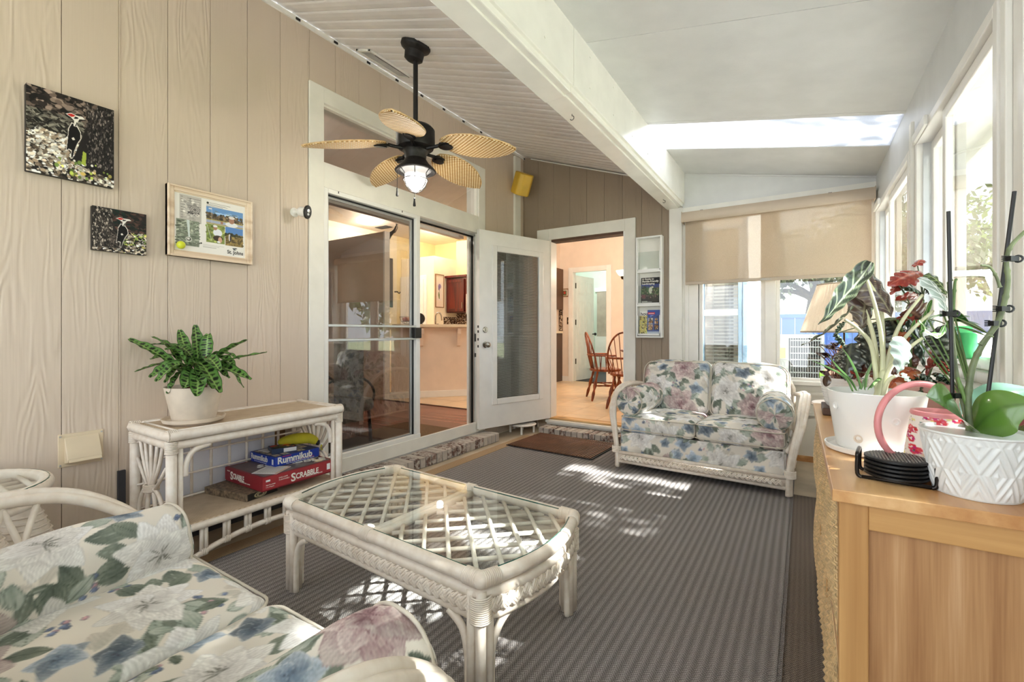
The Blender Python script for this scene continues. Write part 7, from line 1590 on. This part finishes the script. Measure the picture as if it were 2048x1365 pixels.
def windsor(label, loc, rz, group):
    t = thing('windsor_chair', label, 'chair', (0, 0, 0), group); wd_ = M['chairwood']       # faces -y at rz=0 ; back at +y
    b = MB(); b.prism([(.25*math.cos(s)*(1-.08*math.sin(s)), .23*math.sin(s), .425) for s in np.linspace(0, 2*PI, 24, endpoint=False)], (0, 0, .035)); b.build('seat', wd_, t, bev=.012, fix=True)
    for sx in (-1, 1):
        for sy in (-1, 1):
            A, B = Vector((sx*.15, sy*.14, .43)), Vector((sx*.24, sy*.24, 0)); b = MB(); rs = [.014, .02, .013, .024, .026, .014, .024, .02, .012]; b.tube([A.lerp(B, i/8) for i in range(9)], rs, 8); b.build('leg', wd_, t, smooth=True)
    b = MB(); rs = [.008, .013, .009, .017, .009, .013, .008]
    for sx in (-1, 1): b.tube([Vector((sx*.195, -.19, .22)).lerp(Vector((sx*.195, .19, .22)), i/6) for i in range(7)], rs, 7)
    b.tube([Vector((-.195, 0, .22)).lerp(Vector((.195, 0, .22)), i/6) for i in range(7)], rs, 7); b.build('stretcher', wd_, t, smooth=True)
    hoop = [Vector((.235*math.cos(s), .17+.10*math.sin(s)*1.0+.02, .63+.37*math.sin(s))) for s in np.linspace(0, PI, 20)]
    b = MB(); b.tube([Vector((.225, .16, .455))]+hoop+[Vector((-.225, .16, .455))], .012, 8); b.build('back_hoop', wd_, t, smooth=True)
    b = MB(); b.tube(spline([(.28, -.10, .665), (.29, .05, .665), (.21, .20, .665), (0, .25, .665), (-.21, .20, .665), (-.29, .05, .665), (-.28, -.10, .665)], 5), .014, 8, sc_=(1, 1.3)); b.build('arm_rail', wd_, t, smooth=True)
    for i in range(7):
        x = -.15+i*.05; zt = .63+.37*math.sqrt(max(0, 1-(x*1.35/.235)**2)); yt = .19+.10*math.sqrt(max(0, 1-(x*1.35/.235)**2)); b = MB(); b.tube([(x*.9, .19, .455), (x*1.1, .235, .665), (x*1.35, yt, zt)], .0055, 6); b.build('spindle', wd_, t, smooth=True)
    for sx in (-1, 1):
        for yy in (-.06, .03, .11): b = MB(); b.tube([(sx*.21, yy, .455), (sx*.282, yy, .66)], .0065, 6); b.build('arm_spindle', wd_, t, smooth=True)
    t.location = loc; t.rotation_euler = (0, 0, rz); return t
windsor('nearer windsor chair with its hooped back to the back doorway', (-1.97, 5.98, IF), PI+.12, 'windsor dining chairs'); windsor('farther windsor chair turned sideways at the dining table', (-2.52, 6.55, IF), PI-1.0, 'windsor dining chairs')
cq = at(1246, 552, 6.6); t = thing('chandelier', 'bronze chandelier arm with a lit frosted bowl above the dining table', 'chandelier', cq); ctr = cq+rt*.35-UP*.1
b = MB(); b.tube([ctr+UP*(IC-ctr.z), ctr-UP*.1], .012, 8); b.lathe([(0, -.16), (.02, -.14), (.04, -.1), (.02, -.02), (.03, .05), (.012, .1)], 14, ctr); b.build('column', M['bronze'], t, smooth=True)
for k in range(3):
    a = k*2.094; vx = (-rt)*math.cos(a)+fw*math.sin(a); e = ctr+vx*.35+UP*.1
    b = MB(); b.tube(spline([ctr-UP*.08, ctr+vx*.14-UP*.14, ctr+vx*.3-UP*.06, e-UP*.02], 5), .008, 8); b.lathe([(.02, -.05), (.035, -.02), (.03, 0)], 12, e); b.build('arm', M['bronze'], t, smooth=True)
    b = MB(); b.lathe([(.03, -.005), (.06, .01), (.085, .045), (.1, .075), (.096, .075), (.08, .045), (.03, .0)], 24, e); b.build('bowl_shade', M['sconce'], t, smooth=True)
plight('chandelier_lamp', ctr+UP*.25, 24, (1, .9, .76), .1, t)
# ================================================================ OUTSIDE
one('ground', M['grass'], [(-30, 40, 4.85, 60, -.2, -.1), (.62, 40, -30, 4.85, -.2, -.1)], kind='structure')
one('bounce_patio', M['bounce_patio'], [(.6, 4.2, -3, 5.6, -.1, -.06), (-.6, 3.4, 5.6, 8.0, -.1, -.06)], kind='structure').name = 'floor.004'  # unseen patio slab, added so the ground bounces neutral light indoors
tag(one('mulch_bed', M['mulch'], [(-.6, 6, 11.5, 13.4, -.1, .24)]), None, None, None, 'structure')
# bump-out with window
hb = struct('wall_outside', (-.9, 7, -.1)); YO = 5.6
wx0, wx1 = at(1402, 600, 1).x/at(1402, 600, 1).y*YO, at(1484, 600, 1).x/at(1484, 600, 1).y*YO
xc = at(1496, 600, 1).x/at(1496, 600, 1).y*YO
one('siding_board', M['ext'], [(wx1, xc, YO, YO+.12, -.1, 3.2), (-1.2, wx0, YO, YO+.12, -.1, 3.2), (wx0, wx1, YO, YO+.12, 2.3, 3.2), (wx0, wx1, YO, YO+.12, -.1, .35), (xc-.1, xc, YO+.12, YO+2.3, -.1, 3.2)], hb)
ow = struct('window_7', ((wx0+wx1)/2, YO, .4)); f = MB(); f.frame('y', YO-.03, YO+.06, wx0, wx1, .35, 2.3, .035); f.build('frame', M['jambb'], ow, bev=.004)
zr_ = at(1450, 626, 1); zmid = 1.12+(664-626)/915*(YO*C_+.9*S_)
one('meeting_rail', M['alu'], [(wx0+.03, wx1-.03, YO-.012, YO+.03, zmid-.035, zmid+.035)], ow, bev=.004); one('pane', M['glass'], [(wx0+.03, wx1-.03, YO+.01, YO+.014, .38, 2.27)], ow)
bl_ = thing('window_blind', 'white slatted blind in the outside window seen through the back window', 'blinds', ((wx0+wx1)/2, YO+.08, .4))
for i in range(46):
    z = .42+i*.04; b = MB(); b.obox(((wx0+wx1)/2, YO+.075, z), wx1-wx0-.08, .03, .002, Matrix.Rotation(-.5, 3, 'X')); b.build('slat', M['blindw'], bl_)
one('blind_cord', M['blindw'], [(wx0+.12, wx0+.124, YO+.057, YO+.059, .4, 2.25), (wx1-.13, wx1-.126, YO+.057, YO+.059, .4, 2.25)], bl_)
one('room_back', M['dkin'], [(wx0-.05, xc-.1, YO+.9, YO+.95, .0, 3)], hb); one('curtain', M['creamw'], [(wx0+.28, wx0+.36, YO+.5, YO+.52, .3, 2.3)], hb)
one('shutter_trim', M['jambb'], [(wx1+.01, wx1+.05, YO-.02, YO, .3, 2.4)], hb)
# condenser
ao = at(1588, 700, 8.2); ao.z = -.1; t = thing('air_conditioner', 'grey air conditioner condenser with a louvered side and yellow label outside the back window', 'air conditioner', ao); rm = Matrix.Rotation(math.radians(12), 3, 'Z')
b = MB(); b.obox(ao+UP*.1, .9, .9, .2, rm); b.build('pad', M['concrete'], t); b = MB(); b.obox(ao+UP*.66, .64, .64, .92, rm); b.build('coil', M['acd'], t); b = MB(); b.obox(ao+UP*1.14, .74, .74, .06, rm); b.obox(ao+UP*.22, .74, .74, .05, rm)
for sx in (-1, 1):
    for sy in (-1, 1): b.obox(ao+UP*.68+rm @ Vector((sx*.35, sy*.35, 0)), .045, .045, .94, rm)
b.build('frame', M['acg'], t, bev=.004)
b = MB(); b.obox(ao+UP*.68+rm @ Vector((-.25, -.352, 0)), .2, .02, .9, rm); b.build('service_panel', M['acg'], t)
b = MB(); b.obox(ao+UP*.85+rm @ Vector((-.26, -.366, 0)), .12, .004, .18, rm); b.build('energy_label', plain('yellow_green_label', (224, 236, 70), .5), t)
b = MB()
for i in range(8): b.obox(ao+UP*(.3+i*.11)+rm @ Vector((.1, -.355, 0)), .46, .012, .018, rm); b.obox(ao+UP*(.3+i*.11)+rm @ Vector((.355, 0, 0)), .012, .66, .018, rm)
for i in range(13): b.obox(ao+UP*.68+rm @ Vector((-.12+i*.037, -.352, 0)), .008, .01, .9, rm); b.obox(ao+UP*.68+rm @ Vector((.352, -.32+i*.05, 0)), .01, .008, .9, rm)
b.build('grille', M['acg'], t, kind='stuff')
# fence
t = thing('vinyl_fence', 'tall vinyl board fence with its shade coloured blue, across the yard behind the condenser', 'fence', (2, 14, -.1)); fz0, fz1 = .2, 1.58
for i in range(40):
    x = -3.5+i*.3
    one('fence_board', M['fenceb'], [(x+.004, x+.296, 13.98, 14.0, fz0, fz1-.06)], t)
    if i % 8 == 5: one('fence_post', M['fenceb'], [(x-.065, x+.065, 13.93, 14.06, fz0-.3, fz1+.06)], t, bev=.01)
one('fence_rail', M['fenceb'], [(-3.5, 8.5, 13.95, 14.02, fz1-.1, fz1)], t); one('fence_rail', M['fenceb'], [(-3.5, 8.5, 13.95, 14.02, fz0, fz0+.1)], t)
# trees
MOSS = [(96, 108, 84), (128, 138, 112), (74, 86, 66), (160, 166, 140)]; GRE = [(70, 100, 44), (104, 134, 62), (52, 80, 40), (140, 164, 84)]
def cards(name, pts, size, cols, par, droop=0., asp=2.):
    b = MB(); cl_ = []
    for p in pts:
        s = size*R.uniform(.6, 1.4); d = Vector((R.gauss(0, 1), R.gauss(0, 1), R.gauss(0, 1)-droop)).normalized(); q = d.orthogonal().normalized(); q = (q*math.cos(R.uniform(0, 6))+d.cross(q)*math.sin(R.uniform(0, 6)))
        q = (q-d*q.dot(d)).normalized(); a, e = d*s*asp, q*s; b.add([p, p+a*.5+e*.5, p+a, p+a*.5-e*.5], [(0, 1, 2, 3)]); c = R.choice(cols); k = R.uniform(.75, 1.2); cl_ += [[min(255, x*k)/255 for x in c]]*4
    return b.build(name, M['moss'], par, col=cl_, kind='stuff')
def tree(label, base, h, trunk_r, cr, blobs, cols, size, n, droop, name='oak_tree', lean=0.):
    t = thing(name, label, 'tree', base, None); b = MB(); top = Vector(base)+Vector((lean, 0, h)); pts = bez([base, Vector(base)+Vector((-.1, 0, h*.4)), top], 8); b.tube(pts, [trunk_r*(1.25-.7*i/8) for i in range(9)], 10)
    for (dx, dy, dz, r) in blobs: b.tube(bez([pts[5], pts[6]+Vector((dx*.4, dy*.4, .2)), Vector(base)+Vector((dx, dy, dz))], 6), [trunk_r*.4*(1-.12*i) for i in range(7)], 7)
    b.build('trunk', M['bark'], t, smooth=True); P = []
    for (dx, dy, dz, r) in blobs:
        for _ in range(n):
            v = Vector((R.gauss(0, 1), R.gauss(0, 1), R.gauss(0, 1))).normalized()*r*R.random()**.4; P.append(Vector(base)+Vector((dx, dy, dz))+Vector((v.x, v.y, v.z*cr)))
    cards('foliage', P, size, cols, t, droop); return t
tree('leaning oak with grey hanging moss behind the vinyl fence, left', (.25, 17.5, 0), 3.6, .28, .8, [(-1.4, 0, 2.9, 1.0), (-.4, -.4, 3.5, 1.2), (-1.9, .3, 2.3, .8), (.9, 0, 3.6, 1.1)], MOSS, .10, 900, 1.2, lean=.3)
tree('second mossy oak with a dark forked trunk behind the vinyl fence', (1.1, 16.5, 0), 3.4, .24, .8, [(-.3, 0, 3.2, .8), (.9, .2, 3.6, 1.1), (1.9, .4, 3.3, 1.2), (.5, .5, 4.6, 1.5)], MOSS+GRE[:1], .10, 800, 1.0, lean=.2)
for k, (x, y_) in enumerate(((5.2, 10.5), (10.5, 16.5), (11.5, 22.), (12.5, 29))):  # tree row added to darken the sky seen in the right windows
    tree(('nearest of the trees added to darken the right windows, behind the orchid', 'second tree added to darken the right windows', 'third tree added to darken the right windows', 'farthest tree added to darken the right windows')[k], (x, y_, 0), 5., .2, .9, [(0, 0, 2.2, 1.6), (-.6, .5, 4.4, 1.8), (.8, .2, 4., 1.8), (0, 0, 6., 1.6)], [(104, 120, 92), (130, 144, 116), (84, 100, 76)], .16, 700, .2, name='sky_cover_tree')
tree('bright green tree far behind the lamp shade', (3.6, 19, 0), 4., .2, .9, [(-.8, 0, 3.2, 1.1), (.4, 0, 4.2, 1.5), (1.4, .4, 3.2, 1.2), (-1.6, .4, 4.4, 1.2)], GRE, .11, 800, .2)
for k, (x, y_, s) in enumerate(((.62, 8.2, .3), (.95, 9.0, .32), (.25, 5.7, .2))):
    P = [Vector((x, y_, -.05))+Vector((R.gauss(0, s*.6), R.gauss(0, s*.5), abs(R.gauss(.22, .16)))) for _ in range(420)]
    t = thing('garden_shrub', ('low green shrub beside the condenser', 'low green shrub right of the condenser by the fence', 'low bright shrub right under the back window')[k], 'shrub', (x, y_, -.1)); cards('foliage', P, .045, [(110, 170, 60), (150, 200, 80), (70, 130, 50)], t); b = MB(); b.tube([(x, y_, -.12), (x, y_, .1)], .02, 6); b.build('stem', M['bark'], t)
# added trees block the sun; leaves left out where patches should be lit
LIT = [(-1.2, 3.42, 1.0, .055), (-.7, 3.13, .34, .05), (-1.25, 2.98, .2, .045), (-1.3, 3.2, .12, .05), (-.8, 1.62, .42, .12), (-1.35, 2.02, .3, .09), (-1.45, 1.42, .25, .12), (-1.05, .98, .14, .05), (-.5, 1.05, .12, .04), (-.2, 2.05, .18, .05), (-.35, 2.25, .2, .04), (-.55, 1.9, .22, .12), (-.75, 1.52, .35, .10), (-.9, 4.02, .35, .09), (-.4, 4.25, .3, .10), (-.3, 1.25, .4, .06)]
def lit(p):
    k = p.z/-SUN_DIR.z; q = p+SUN_DIR*k
    for (x, y_, rx, ry) in LIT:
        if ((q.x-x)/rx)**2+((q.y-y_)/ry)**2 < 1.7: return True
    return False
for k, y_ in enumerate((-1.2, .9, 3.0, 5.1)):
    b0 = Vector((4.6+.2*(k % 2), y_, -.1)); t = thing('sun_blocker_tree', ('added leafy tree shading the windows behind the camera', 'added leafy tree shading the window beside the dresser front', 'added leafy tree shading the window beyond the orchid stakes', 'added leafy tree shading the far right corner window')[k], 'tree', b0, 'added trees blocking the sun'); b = MB(); b.tube([b0, b0+Vector((.05, 0, 2.2)), b0+Vector((0, .1, 4.4))], [.13, .1, .05], 8); b.build('trunk', M['bark'], t, smooth=True); P = []
    while len(P) < 5600:
        p = b0+Vector((R.uniform(-.8, .8), R.uniform(-1.02, 1.02), R.uniform(3.3, 6.3)))
        if not lit(p): P.append(p)
    cards('foliage', P, .07, GRE, t, 0, 1.7)
print('objects', len(bpy.data.objects), 'tris', sum(len(o.data.polygons) for o in bpy.data.objects if o.type == 'MESH'))
